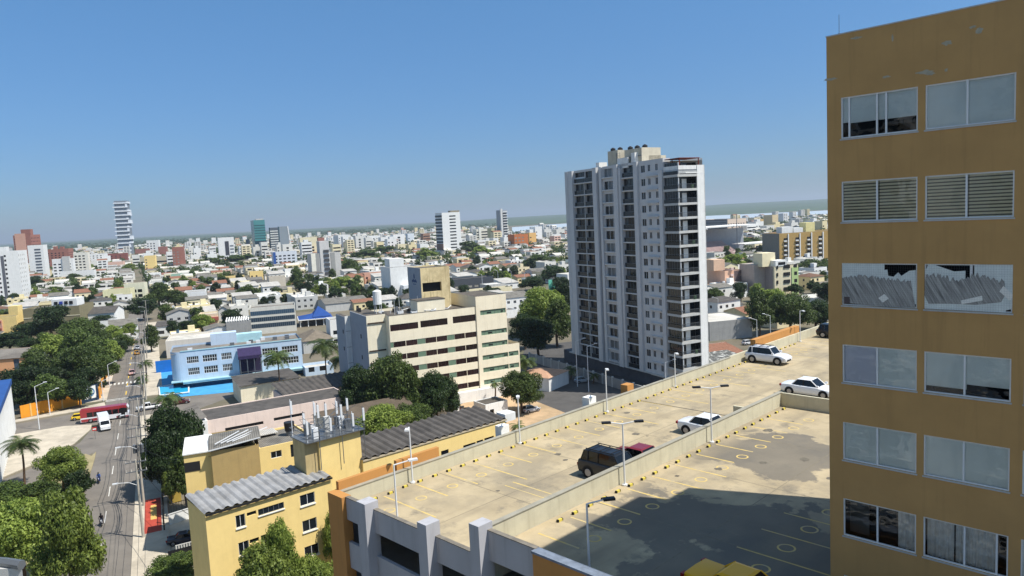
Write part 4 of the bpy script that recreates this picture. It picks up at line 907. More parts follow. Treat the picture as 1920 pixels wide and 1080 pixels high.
gpoly('pool_deck',[(440,700),(500,686),(530,700),(455,730)],.05,mat('teal_floor',(110,170,186),var=.15,scale=.5))
PW = mat('pool_water',(40,170,216),rough=.08,var=.08,scale=.6,spec=.6)
pl = thing('swimming_pool','bright turquoise pool in front of the blue hotel beside the street corner','pool',at(330,735))
P = [at(*q) for q in ((298,728),(340,720),(354,722),(354,738),(300,744))]; o = at(330,735)
m = MB(); m.prism([(p.x-o.x,p.y-o.y) for p in P],.06,.3,PW); m.build('water',None,pl)
m = MB(); Q = [(p.x-o.x,p.y-o.y,.34) for p in P]; m.path(Q+[Q[0]],.18,5,WHITE); m.build('edge',None,pl)
bw = thing('hoarding','bright blue hoarding at the left end of the blue hotel','hoarding',at(293,700),rot(66))
m = MB(); m.box(0,0,0,6.5,.15,3.6); m.build('panel',mat('hoarding_blue',(28,110,190)),bw); m = MB(); [m.box(x,.16,0,x+.15,.4,3.5) for x in (0,3,6.3)]; m.build('post',METALG,bw)
# ------------------------------------------------------------------ pink low building with dark flat roofs between the hotel and the yellow block
PKC,wp,dp,hp = place(388,786,850,Lx=372,Rx=655,azf=58)
PB_ = bld('pink_workshop','long pink single-storey building with dark felt roofs behind the yellow rear block','building',PKC,58,wp,10,6.2,wall=PINK,roof='flat',rm=FIBD,par=.15,f=[(3,3.6,10,4.2,'p'),(12,3.8,18,4.4,'p')])
m = MB(); m.box(-2.5,-.4,0,-.02,5,6.4,WHITE); m.face([(-2.5,-.4,6.4),(0,-.4,7.0),(0,12,7),(-2.5,12,6.4)],ROOFG); m.build('gable_wall',None,PB_)
PK2,w2_,d2_,h2_ = place(450,720,760,Rx=560,azf=60,depth=9)
B2 = bld('felt_roofed_hall','low hall with a dark felt roof in front of the palm trees by the hotel','building',PK2,60,w2_,11,4.6,wall=CREAM,roof='mono',rm=FIBD,rh=.5)
PK3,w3_,d3_,h3_ = place(535,745,790,Rx=690,azf=56,depth=10)
B3 = thing('ribbed_roof_hall','low hall with a long dark ribbed sheet roof left of the big trees','building',PK3,rot(56))
m = MB(); m.box(0,0,0,w3_,9,5.2,PINK); m.build('wall',None,B3); corrugated(B3,-.2,w3_+.2,-.4,9.4,5.3,6.6,1.3,.22,FIBD,n2=4)
B4c = at(700,790); B4 = bld('tiled_annex','low annex with a brown ridged roof under the big trees','building',at(640,845)+az(55)*-2,55,17,8,5.5,wall=CREAM,roof='gx',rm=mat('brown_tile',(104,92,78),wave=('X',2.4),var=.2),rh=1.5)
# small white shed and wall in the earth lot
bld('garden_shed','small white shed with a flat dark roof standing on the earth lot beside a tree','shed',at(912,792),55,5.4,4.5,3.6,wall=WHITE,roof='flat',rm=STN,par=.1,f=[(1,0.2,2,2.4,'v')],l=[(1,.2,2,2.6,'v')])
bld('white_outbuilding','white flat box building below the dense trees at the edge of the earth lot','building',at(815,790),55,6,5,4,wall=WHITE,roof='flat',rm=ROOFW,par=.2)
bld('terracotta_house','low white house with a pale terracotta roof in front of the tall tower','house',at(1030,735),35,9,9,3.4,wall=WHITE,roof='hip',rm=mat('pale_terracotta',(206,164,134),wave=('X',2.),var=.12),rh=1.1)
for i,(x,y,c) in enumerate(((865,775,(130,70,60)),(872,778,(60,60,62)))):
    t = thing('refuse_bin',['reddish lidded bin on the earth lot','dark lidded bin on the earth lot beside a reddish one'][i],'bin',at(x,y)); m=MB(); m.box(-.6,-.5,.1,.6,.5,1.4,mat('bin%d'%i,c)); m.build('body',None,t); m=MB(); m.box(-.65,-.55,1.4,.65,.55,1.5,DARKM); m.build('lid',None,t)
# ------------------------------------------------------------------ left side of the avenue
OW = mat('orange_wall_paint',(226,150,44),var=.08,streak=.3)
o = at(40,785); e_ = at(153,758); d_ = e_-o; ang = atan2(d_.y,d_.x)
t = thing('boundary_wall','long bright orange boundary wall along the cross street','wall',o,ang); m=MB(); m.box(0,0,0,d_.length,.2,3.0,OW); m.build('panel',None,t); m=MB(); [m.box(x,-.1,0,x+.35,.0,3.1) for x in np.arange(2,d_.length,7)]; m.build('pilaster',mat('pale_orange',(222,180,110)),t)
t2 = thing('mural_panel','white sign panel with a round emblem at the end of the orange wall','sign',e_+d_.normalized()*.15,ang); m=MB(); m.box(0,0,0,4.2,.2,4.2,mat('mural_navy',(34,52,74))); m.build('board',None,t2)
m=MB(); m.box(.8,-.04,.9,3.6,-.0,4.0,WHITE)
def disc(mb,x,z,r,y,m_,n=20,r2=0): 
    for i in range(n):
        a,b_=2*pi*i/n,2*pi*(i+1)/n; mb.face([(x+cos(a)*r,y,z+sin(a)*r),(x+cos(b_)*r,y,z+sin(b_)*r),(x+cos(b_)*r2,y,z+sin(b_)*r2),(x+cos(a)*r2,y,z+sin(a)*r2)],m_)
disc(m,2.2,2.5,1.1,-.06,mat('mural_blue',(60,120,160)),r2=.8); disc(m,2.2,2.6,.6,-.06,mat('mural_green',(110,150,120)),r2=.0); m.box(1.3,-.07,1.95,3.1,-.05,2.15,mat('mural_navy2',(40,60,90))); m.build('emblem',None,t2)
o2 = e_+d_.normalized()*4.6+az(-27)*1.0; t3 = thing('boundary_wall','orange boundary wall running up the avenue behind the sign panel','wall',o2,atan2(SD.y,SD.x)); m=MB(); m.box(0,0,0,42,.2,2.8,OW); m.build('panel',None,t3); m=MB(); [m.box(x,-.15,0,x+.3,-.01,2.9) for x in np.arange(1,42,5)]; m.build('pilaster',mat('pale_orange',(222,180,110)),t3)
# ribbed blue and white building at the left edge
Cf = at(26,806); hE = ztop(Cf,712); P1 = at(14,712,hE); P2 = at(-3,752,hE); dE = Vector((P2.x-P1.x,P2.y-P1.y,0)).normalized(); o = Vector((P1.x,P1.y,0))
E1 = thing('ribbed_building','white ribbed wall with a blue roof edge cut by the left side of the picture','building',o,atan2(dE.y,dE.x))
m=MB(); m.box(0,-20,0,60,0,hE-1.0,mat('pale_blue_white',(186,196,210))); m.build('wall',None,E1); m=MB(); m.box(-.6,-20.5,hE-1.,60,.7,hE,mat('roof_blue',(40,80,140))); m.build('roof',None,E1)
m=MB(); [m.box(x,0,0,x+.3,.5,hE-1.) for x in np.arange(0,60,1.6)]; m.build('rib',WHITE,E1)
# peach hall with white tower
C_,w_,d_,h_ = place(52,664,700,Lx=-90,Rx=None,azf=78,mode='r',depth=12)
E2 = bld('peach_hall','long peach hall with a grey-brown roof ending in a white block, left of the trees','hall',C_,78,w_,12,h_*.86,wall=mat('peach_plaster',(214,160,116),var=.07,streak=.2),roof='mono',rm=ROOFG,rh=1.4,f=[(w_-4.2,1,w_-2.6,h_*.8,'l')])
m=MB(); m.box(w_,-1.2,0,w_+4.6,6,h_*1.02,WHITE); m.box(w_+.2,-1,h_*1.02,w_+4.4,5.8,h_*1.04,STN); m.box(w_+4.6,1,0,w_+7,5,h_*.35,WHITE); m.build('white_block',None,E2)
# ------------------------------------------------------------------ individual buildings read off the photograph
def fac(w,h,fh=3.,ww=1.4,gap=3.,z0=1.,wh=1.3,kind=None,x0=.9,maxn=70,top=.8):
    nx = max(1,int((w-x0*1.2)//gap)); nz = max(1,int((h-z0-top)//fh))
    while nx*nz > maxn: 
        if nx*1.5 > nz: nx -= 1; gap = (w-x0*2)/nx
        else: nz -= 1; fh = (h-z0-top)/nz
    ww = min(ww, gap*.8); return grid(x0,gap,nx,z0,fh,nz,ww,wh,kind)
def ribbon(w,h,fh=3.,z0=1.,wh=1.4,x0=.6,kind='p',top=.6):
    return [(x0,z0+i*fh,w-x0,z0+i*fh+wh,kind) for i in range(max(1,int((h-z0-top)//fh)))]
FOOT = []
def hero(name,label,cat,Mx,yt,yb,L,R,mode='l',depth=None,azf=G2,wall=WHITE,roof='flat',rm=None,rh=1.2,style='grid',sstyle=None,fh=3.,ww=1.5,gap=3.2,wh=1.4,wk='w',extra=None,z0=1.,par=.7,hh=None):
    C,w_,d_,h_ = place(Mx,yt,yb,L,R,azf,mode,depth)
    if depth is None: d_ = min(max(d_,6),40)
    if hh: h_ = hh
    def mk_(s,W):
        if s == 'grid': return fac(W,h_,fh,ww,gap,z0,wh)
        if s == 'ribbon': return ribbon(W,h_,fh,z0,wh)
        if s == 'cols': # vertical balcony strip in the middle
            return [(W*.38,z0+i*fh,W*.62,z0+i*fh+fh*.62,'v') for i in range(int((h_-z0-1)//fh))]
        if s == 'slots': return [(W*.4,z0+i*fh,W*.75,z0+i*fh+fh*.42,'p') for i in range(int((h_-z0-1)//fh))]
        return []
    f_ = mk_(style,w_); sd = mk_(sstyle,d_) if sstyle else []
    kw = {'l': sd} if mode == 'l' else {'r': sd}
    b = bld(name,label,cat,C,azf,w_,d_,h_,wall=wall,roof=roof,rm=rm,rh=rh,f=f_,wk=wk,par=par,dep=.3,**kw)
    FOOT.append((C+az(azf)*w_/2+az(azf-90)*d_/2, max(w_,d_)/2+3))
    return b,w_,d_,h_
def box_on(b,x0,y0,z0,x1,y1,z1,m_,name='rooftop_room'): q=MB(); q.box(x0,y0,z0,x1,y1,z1); return q.build(name,m_,b)
S = lambda *c: mat('plaster_%d_%d_%d'%c, c, streak=.3, var=.07)
b,w_,d_,h_ = hero('apartment_tower','white apartment tower with a dark vertical stripe, cut by the left edge','tower',33,470,566,-25,50,'r',azf=70,wall=WHITE,style='grid',sstyle='grid',gap=4.2,ww=1.2,wk='p'); box_on(b,w_*.1,2,h_,w_*.6,9,h_+3,WHITE); box_on(b,w_*.42,-.15,2,w_*.52,0,h_-3,S(96,98,104),'stripe')
b,w_,d_,h_ = hero('apartment_tower','stepped brick-red apartment tower at the far left','tower',57,440,512,24,75,'r',azf=80,wall=BRICK,style='grid',sstyle='grid',gap=4,ww=1.8,wk='p'); box_on(b,w_*.45,1,h_,w_,8,h_+7,BRICK); box_on(b,w_*.1,-.5,h_*.35,w_*.7,0,h_+2,SALMON,'bay')
b,w_,d_,h_ = hero('office_tower','white slab tower with grey window bands standing in front of the brick tower','tower',80,459,520,51,88,'r',azf=72,wall=WHITE,style='none',sstyle='none'); [box_on(b,w_*.42,-.2,4+i*3.3,w_*.82,0,5.6+i*3.3,S(84,90,98),'window_band') for i in range(int((h_-6)//3.3))]
b,w_,d_,h_ = hero('apartment_block','wide brick-red apartment block behind the white offices at the far left','building',128,466,505,86,137,'r',azf=76,wall=BRICK,style='grid',sstyle='grid',gap=4.5,ww=2,wk='p'); box_on(b,w_*.3,2,h_,w_*.45,8,h_+4,BRICK); box_on(b,w_*.6,2,h_,w_*.75,8,h_+3,BRICK)
b,w_,d_,h_ = hero('office_block','white office block with a plain central stair tower, left group','building',136,484,526,97,140,'r',azf=74,wall=WHITE,style='grid',gap=4.2,ww=2.4,wk='p'); box_on(b,w_*.5,-1.2,0,w_*.85,3,h_+2,LGREY,'stair_tower')
hero('office_block','cream office block with window rows behind the low white wing, left group','building',164,473,520,137,168,'r',azf=74,wall=S(222,218,204),style='grid',gap=3.6,ww=2.2,wk='p')
hero('office_wing','low white wing with two rows of windows beyond the dark tree at left','building',176,506,527,112,180,'r',azf=74,wall=WHITE,style='grid',gap=4.5,ww=2.2,wk='p')
b,w_,d_,h_ = hero('skyscraper','very tall slim skyscraper of shifted white slabs, highest on the left horizon','skyscraper',238,376,476,213,242,'r',azf=72,wall=S(120,128,136),style='none',par=.3)
random.seed(31)
for i in range(13):
    z = 6+i*(h_-8)/12.5; dx = random.uniform(-2.5,2.5); q=MB(); q.box(-1.5+dx,-2,z,w_+1.5+dx,d_+2,z+2.6); q.box(w_-3+dx,-1.5,z,w_+1.2+dx,d_+1,z+8 if i%2 else z+4); q.build('floor_band',S(222,226,230),b)
hero('apartment_tower','small white tower on the skyline right of the skyscraper','tower',297,450,476,274,300,'r',azf=75,wall=WHITE,style='grid',gap=6,ww=3,fh=5,wh=2.4,wk='p')
hero('apartment_block','low brick-red block left of the small white skyline tower','building',279,466,480,253,281,'r',azf=75,wall=BRICK,style='none')
hero('apartment_block','low brick-red block right of the small white skyline tower','building',312,462,482,296,314,'r',azf=75,wall=BRICK,style='none')
hero('apartment_tower','brick-red apartment tower with cream balconies right of the long pale block','tower',322,464,505,313,343,'l',depth=14,azf=72,wall=BRICK,style='grid',gap=4,ww=1.8,wk='c',sstyle='grid')
hero('commercial_block','long pale block with stained walls left of the brick tower','building',313,480,500,262,316,'r',azf=75,wall=S(196,186,160),style='ribbon',fh=5,wh=2)
b,w_,d_,h_ = hero('apartment_tower','narrow bright yellow tower beside the trees on the left','tower',270,480,511,254,290,'l',depth=8,azf=75,wall=YELLOW,style='grid',gap=5)
hero('school_building','long pink building half hidden by trees on the left','building',231,490,508,182,234,'r',azf=75,wall=S(222,184,164),style='grid',gap=6,ww=2,wk='p')
hero('apartment_block','dark brick apartment row under the tall skyscraper','building',238,474,492,190,240,'r',azf=74,wall=S(140,84,72),style='grid',gap=6,ww=2,wk='p')
hero('apartment_block','white stepped block just left of the brick row under the skyscraper','building',197,475,496,165,200,'r',azf=74,wall=WHITE,style='grid',gap=5,ww=2,wk='p')
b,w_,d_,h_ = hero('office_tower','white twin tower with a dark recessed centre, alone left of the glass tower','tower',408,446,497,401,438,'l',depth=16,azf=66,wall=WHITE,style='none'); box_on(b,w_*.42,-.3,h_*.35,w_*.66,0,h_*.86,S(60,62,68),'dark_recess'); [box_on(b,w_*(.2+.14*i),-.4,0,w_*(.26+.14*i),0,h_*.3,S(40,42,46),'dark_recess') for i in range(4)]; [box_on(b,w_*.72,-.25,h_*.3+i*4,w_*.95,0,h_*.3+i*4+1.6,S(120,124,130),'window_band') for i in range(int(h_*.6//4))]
TEAL = glass('teal_glass',(70,128,128),.25); TEALD = glass('teal_glass_dark',(28,54,64),.2)
b,w_,d_,h_ = hero('office_tower','teal glass office tower','tower',475,413,478,467,496,'l',azf=64,wall=TEAL,style='none'); b['label']='teal glass office tower with a pale top, standing over the skyline left of centre'
[box_on(b,0,-.3,5+i*4.2,w_,0,5.8+i*4.2,TEALD,'floor_band') for i in range(int((h_-6)//4.2))]; box_on(b,-.3,-.3,h_*.0,w_+.3,0,h_*.4,TEALD,'lower_glass'); box_on(b,w_*.2,2,h_,w_*.9,10,h_+2,LGREY)
b,w_,d_,h_ = hero('office_tower','grey tower with white floor bands behind the small brick tower, near the glass tower','tower',506,427,475,502,522,'l',azf=64,wall=S(90,96,104),style='none',depth=14); [box_on(b,-.3,-.4,4+i*4,w_*.9,0,5.6+i*4,WHITE,'floor_band') for i in range(int((h_-6)//4))]
b,w_,d_,h_ = hero('office_tower','slanting grey glass tower with a white edge near the glass tower','tower',523,425,475,521,540,'l',azf=64,wall=S(132,142,148),style='none',depth=14); q=MB(); q.face([(w_-1.5,-.5,h_),(w_,-.5,h_),(w_+4,-.5,0),(w_+2.5,-.5,0)]); q.face([(w_,-.5,h_),(w_,4,h_),(w_+4,4,0),(w_+4,-.5,0)]); q.build('slanted_fin',WHITE,b)
hero('office_block','small dark banded block at the left foot of the glass tower','building',462,449,478,450,468,'l',azf=64,wall=S(110,118,126),style='ribbon',fh=5,wh=2,depth=12)
hero('apartment_block','plain brick-red block in front of the banded grey tower','building',506,449,474,504,529,'l',azf=64,wall=BRICK,style='none',depth=12)
b,w_,d_,h_ = hero('clinic_block','white block with a strong blue end wall and window rows, left of centre','building',512,473,507,504,556,'l',azf=64,wall=S(204,210,216),style='grid',gap=4.2,ww=2.6,wk='p',depth=12); box_on(b,-.1,-.2,0,w_*.1,0,h_,S(46,84,150),'blue_bay')
hero('apartment_tower','cream paired tower with dark window columns, behind the stepped grey tower','tower',562,446,478,556,594,'l',azf=64,wall=S(222,212,178),style='cols',depth=14,fh=4)
hero('apartment_block','small brick-red tower beside the cream paired tower','building',596,446,472,594,608,'l',azf=64,wall=BRICK,style='none',depth=12)
b,w_,d_,h_ = hero('apartment_tower','stepped pale grey tower with a raised centre and dark balconies','tower',583,476,527,573,638,'l',azf=62.5,wall=S(190,188,182),style='none',depth=14)
box_on(b,w_*.3,-.6,0,w_*.62,9,h_+9,S(196,194,190),'central_core'); [box_on(b,w_*.42,-1.2,4+i*3.4,w_*.6,-.6,6+i*3.4,S(70,70,72),'balcony') for i in range(int(h_//3.4))]; box_on(b,-.1,-.4,0,w_*.14,0,h_,S(226,222,206),'pale_strip'); box_on(b,w_*.14,-.2,0,w_*.26,0,h_,S(150,150,146),'grey_strip'); box_on(b,w_*.66,-.3,0,w_*.8,0,h_,S(150,150,146),'grey_strip')
hero('shop_building','low white building with a glazed upper floor left of the stepped grey tower','building',534,505,526,528,563,'l',azf=64,wall=WHITE,style='ribbon',depth=10,fh=4,wh=1.8)
hero('clinic_annex','two-storey white annex at the foot of the stepped grey tower','building',581,522,538,575,608,'l',azf=64,wall=WHITE,style='grid',gap=4,ww=2.2,depth=9,wk='p')
hero('clinic_annex','long low white annex right of the stepped grey tower foot','building',640,518,532,636,676,'l',azf=64,wall=WHITE,style='grid',gap=5,ww=1.8,depth=9,wk='p')
hero('apartment_tower','white and brick twin tower on the skyline right of the stepped grey tower','tower',634,441,466,621,657,'l',azf=64,wall=WHITE,style='grid',gap=5,ww=2,fh=4,wk='p',sstyle='none')
hero('apartment_tower','white tower with slanting dark stripes below the far hills','tower',737,440,469,726,758,'l',azf=64,wall=WHITE,style='cols',depth=14,fh=4)
hero('apartment_tower','small white tower behind the striped white tower','tower',764,438,460,758,776,'l',azf=64,wall=S(214,220,224),style='grid',gap=6,ww=2.6,fh=5,depth=12,wk='p')
hero('apartment_block','brown brick block just left of the tall white office tower','building',793,438,460,789,806,'l',azf=64,wall=S(150,116,96),style='ribbon',fh=4.4,wh=1.6,depth=14)
b,w_,d_,h_ = hero('office_tower','tall white office tower with a column of dark slots and banded left side','tower',828,399,480,806,862,'l',azf=62.5,wall=WHITE,style='slots',fh=3.6,depth=20)
[box_on(b,-.4,-.1,h_*.3+i*3.7,-.0,d_,h_*.3+i*3.7+2.,S(66,74,80),'window_band') for i in range(int(h_*.68//3.7))]; box_on(b,-.5,-.2,0,-.02,d_,h_*.28,S(150,118,100),'brick_base'); box_on(b,w_*.5,1,h_,w_,8,h_+2,S(150,140,120))
b,w_,d_,h_ = hero('apartment_block','long cream banded block right of the tall white office tower','building',893,430,458,882,922,'l',azf=62,wall=S(214,210,194),style='ribbon',fh=4.2,wh=2,depth=14); box_on(b,w_*.15,-.8,0,w_*.3,2,h_+3,S(222,220,208),'stair_tower')
hero('apartment_block','plain olive end block between the cream banded block and the slim tower','building',921,428,458,918,931,'l',azf=62,wall=S(176,172,134),style='none',depth=14)
b,w_,d_,h_ = hero('apartment_tower','slim dark and white tower rising over the skyline right of centre','tower',939,394,457,930,950,'l',azf=62.5,wall=S(150,156,162),style='ribbon',fh=4,wh=1.9,sstyle='none'); box_on(b,-1,-1,0,w_*.2,2,h_+2,S(206,206,202),'lift_core'); [box_on(b,w_*.3,-1.,4+i*4,w_+.6,0,5.1+i*4,WHITE,'balcony') for i in range(int(h_//4))]
b,w_,d_,h_ = hero('apartment_block','orange brick apartment block with white balconies','building',964,440,467,952,990,'l',azf=62,wall=S(184,110,64),style='grid',gap=5,ww=3,fh=4,wh=1.8,wk='c'); b['label']='orange brick apartment block with white balconies right of the slim tower'
hero('apartment_block','low yellow and white block joined to the orange brick block','building',992,437,462,986,1005,'l',azf=62,wall=S(222,178,110),style='grid',gap=6,ww=2.5,fh=5,depth=12)
b,w_,d_,h_ = hero('apartment_tower','white stepped block behind the orange brick block','tower',1003,425,457,984,1016,'l',azf=62,wall=WHITE,style='grid',gap=6,ww=2.4,fh=5,depth=16); box_on(b,-8,2,0,0,14,h_*.85,WHITE,'lower_step')
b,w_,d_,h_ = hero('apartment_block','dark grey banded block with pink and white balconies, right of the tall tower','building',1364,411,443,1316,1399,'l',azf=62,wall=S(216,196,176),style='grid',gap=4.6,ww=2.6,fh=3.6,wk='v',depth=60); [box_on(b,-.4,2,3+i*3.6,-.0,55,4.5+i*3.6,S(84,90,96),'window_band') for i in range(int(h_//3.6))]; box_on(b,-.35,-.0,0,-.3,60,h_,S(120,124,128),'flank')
hero('apartment_tower','slender cream tower on the skyline between grey block and mustard block','tower',1414,408,428,1409,1421,'l',azf=62,wall=S(214,202,176),style='none',depth=14)
hero('apartment_block','low mustard block on the skyline beside the slender cream tower','building',1424,411,425,1421,1436,'l',azf=62,wall=S(200,168,110),style='none',depth=14)
hero('apartment_tower','cream and tan tower pair on the skyline above the mustard block','tower',1448,403,430,1436,1459,'l',azf=62,wall=S(210,190,150),style='none',depth=18)
b,w_,d_,h_ = hero('apartment_block','long mustard block with dark balcony columns right of the stadium','building',1461,438,500,1429,1600,'l',azf=76,wall=S(172,142,86),style='none')
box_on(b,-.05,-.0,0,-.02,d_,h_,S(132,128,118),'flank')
n = 7
for i in range(n):
    x = w_*(.06+.155*i)
    for k in range(int((h_-2)//3)): q=MB(); q.box(x,-.25,1.2+k*3,x+w_*.045,-.0,3.2+k*3,GLV); q.box(x-.3,-.9,.9+k*3,x+w_*.03,-.02,1.7+k*3,WHITE); q.build('balcony',None,b)
    q=MB(); q.box(x+w_*.05,-.5,0,x+w_*.062,-.0,h_-.5); q.build('white_pier',WHITE,b)
box_on(b,w_*.06,2,h_,w_*.2,8,h_+4,WHITE); box_on(b,w_*.38,2,h_,w_*.5,9,h_+6,S(222,210,150)); box_on(b,w_*.22,2,h_,w_*.34,8,h_+3,WHITE)
# stadium
SC0 = at(1330,486); ST = thing('stadium','stadium stand with a long white roof and rows of pinkish seats','stadium',SC0,rot(62))
m=MB(); SE = mat('stadium_seats',(168,146,142),var=.2,scale=.2,brick=None)
for i in range(14): m.box(-25,i*1.6,0,34,i*1.6+1.6,2+i*.8)
m.build('seating',SE,ST); m=MB(); m.box(-25,22.4,0,60,24,22); m.build('rear_wall',S(150,154,160),ST)
m=MB(); m.box(-28,6,24,62,32,24.8); m.build('roof',WHITE,ST); m=MB(); [m.box(x,23.,13,x+.6,23.6,24) for x in range(-24,60,8)]; [m.tube((x,4,0),(x,4,34),.4,.3,6) for x in (34,)]; m.build('roof_column',METALG,ST)
m=MB(); m.box(40,2,0,76,20,4); m.build('side_stand',LGREY,ST); m=MB(); m.box(38,0,9,78,14,9.8); m.build('side_roof',WHITE,ST)
# cream and green apartment block, salmon block
b,w_,d_,h_ = hero('apartment_block','cream apartment block with a pale green bay and a rooftop stair box','building',1452,500,556,1396,1496,'l',azf=70,wall=S(220,208,176),style='none',sstyle='none')
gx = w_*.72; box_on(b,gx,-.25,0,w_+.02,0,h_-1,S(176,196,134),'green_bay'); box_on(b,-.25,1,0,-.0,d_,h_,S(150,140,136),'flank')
for k in range(4):
    for x in (w_*.08,w_*.38,w_*.52,w_*.82): q=MB(); ww=.8 if x<w_*.1 else 1.6; q.box(x,-.3,2.2+k*3.3,x+ww,-.0,3.7+k*3.3,GLV); q.build('window',None,b)
box_on(b,-6,6,0,0,d_*.8,h_+1,S(170,158,148),'side_wing'); box_on(b,-4,3,h_,3,9,h_+6,S(228,216,180)); box_on(b,.5,-.2,h_,w_*.5,5,h_+2.6,WHITE); q=MB(); q.box(w_*.15,-.3,h_+.6,w_*.45,0,h_+1.8,GLV); q.build('terrace_opening',None,b)
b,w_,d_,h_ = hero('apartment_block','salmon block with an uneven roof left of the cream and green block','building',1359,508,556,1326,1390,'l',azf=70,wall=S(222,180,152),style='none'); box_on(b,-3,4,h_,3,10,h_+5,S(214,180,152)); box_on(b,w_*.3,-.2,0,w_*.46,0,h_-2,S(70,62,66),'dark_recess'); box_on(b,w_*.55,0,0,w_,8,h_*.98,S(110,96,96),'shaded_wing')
[box_on(b,w_*.3,-1,3+i*3,w_*.46,-.2,4+i*3,S(216,190,180),'balcony') for i in range(4)]
b,w_,d_,h_ = hero('workshop','long flat-roofed workshop with a pale roof and grey wall beside the tall tower','workshop',1330,604,640,1310,1410,'l',azf=76,depth=17,wall=GREYW,roof='flat',rm=ROOFW,par=.2,style='none')
hero('row_house','grey-roofed row house between the tall tower and the dense trees','house',1340,575,598,1322,1392,'l',azf=70,depth=10,wall=LGREY,roof='gx',rm=FIBD,rh=2)
hero('tile_roofed_shed','low shed with a reddish tile roof behind the car park parapet','shed',1335,668,690,1325,1395,'l',azf=70,depth=8,wall=LGREY,roof='mono',rm=TERRA,rh=1.5,style='none')
hero('patched_roof_shed','low shed with a dark roof patched by pale sheets behind the car park','shed',1335,690,712,1322,1420,'l',azf=70,depth=12,wall=LGREY,roof='mono',rm=mat('patched_roof',(84,84,80),stain_amt=.9,stain=(200,200,194),scale=2.2,var=.2),rh=1.,style='none')
hero('long_shed','low pale-roofed shed among the trees at the right, under the cream block','shed',1500,562,578,1490,1580,'l',azf=75,depth=12,wall=WHITE,roof='flat',rm=ROOFW,style='none',par=.2)
hero('long_shed','bright low roof behind the dense trees left of the ochre tower','shed',1500,592,606,1488,1600,'l',azf=75,depth=9,wall=WHITE,roof='flat',rm=ROOFW,style='none',par=.2)
# left and centre mid-distance
b,w_,d_,h_ = hero('apartment_block','small cream apartment block with a rounded stair bay at the far left edge','building',30,592,634,-30,51,'r',azf=82,wall=S(232,206,138),style='none',sstyle='grid',gap=2.4,ww=1.1); box_on(b,w_*.1,-.5,0,w_*.55,0,h_-1.5,SALMON,'balcony_bay'); [box_on(b,w_*.12,-.9,1+i*3,w_*.53,-.5,1.8+i*3,S(150,84,66),'balcony') for i in range(4)]; box_on(b,w_*.7,2,h_,w_,6,h_+4,S(232,206,138))
b,w_,d_,h_ = hero('school_building','long olive building with pale horizontal lines behind the dark trees at left','building',148,573,626,42,152,'r',azf=80,wall=OLIVE,style='none',depth=16)
[box_on(b,0,-.12,2.4+i*2.9,w_,0,2.7+i*2.9,S(214,206,178),'string_course') for i in range(int((h_-1)//2.9))]; box_on(b,w_*.25,-.5,1,w_*.33,0,h_-1,S(96,96,94),'stair_slot'); box_on(b,w_*.5,1,h_,w_*.95,9,h_+3.2,WHITE); q=MB(); [q.box(w_*(.55+.09*i),.8,h_+.9,w_*(.61+.09*i),.98,h_+2.2,(GLV,mat('poster_blue',(50,70,160)),GLV,GLV)[i%4]) for i in range(4)]; q.build('window',None,b)
b,w_,d_,h_ = hero('shop_building','white building with a blue band and grey roof right of the olive building','building',148,590,622,144,214,'l',azf=78,depth=14,wall=WHITE,roof='gx',rm=FIBD,rh=2.4,style='none'); box_on(b,0,-.3,1.8,w_*.8,0,3.,S(60,120,170),'blue_band')
hero('white_house','white two-storey house with dark ribbon windows in front of the blue-banded building','house',160,604,628,155,212,'l',azf=78,depth=8,wall=WHITE,style='grid',gap=5,ww=3,fh=3,wk='p')
b,w_,d_,h_ = hero('open_frame_building','three-storey cream building with open dark bays left of centre','building',232,533,562,228,270,'l',azf=74,depth=10,wall=S(222,218,190),style='grid',gap=3.4,ww=2.8,fh=3.2,wh=2,wk='v')
hero('warehouse','plain pale yellow-green block left of the open cream bays','building',192,545,574,182,244,'l',azf=74,depth=12,wall=S(218,212,170),style='grid',gap=9,ww=1.6,fh=3.4,wk='v')
b,w_,d_,h_ = hero('laboratory','long three-storey white building with grey glass bands behind the blue hotel','building',468,578,628,464,553,'l',azf=72,depth=12,wall=S(206,204,194),style='none'); b['label']='long three-storey white building with grey glass bands behind the blue hotel'
for i in range(3):
    q=MB(); z=2.4+i*(h_-3)/3; q.face([(w_*.01,-.02,z),(w_-.4,-.02,z),(w_-.4,-.02,z+(h_-3)/3*.66),(w_*.01,-.02,z+(h_-3)/3*.66)],GLB); [q.box(w_*(.01+.045*j)-.06,-.06,z,w_*(.01+.045*j)+.06,-.025,z+(h_-3)/3*.66,METALG) for j in range(22)]; q.build('window_band',None,b)
q=MB(); q.box(-9,-1,0,0,8,h_*.55,GREYW); [q.tube((-9+i*.9,-1.1,h_*.55+.3),(-8.6+i*.9,1.5,h_*.55+1.6),.25,.25,6,WHITE) for i in range(10)]; q.build('low_wing',None,b)
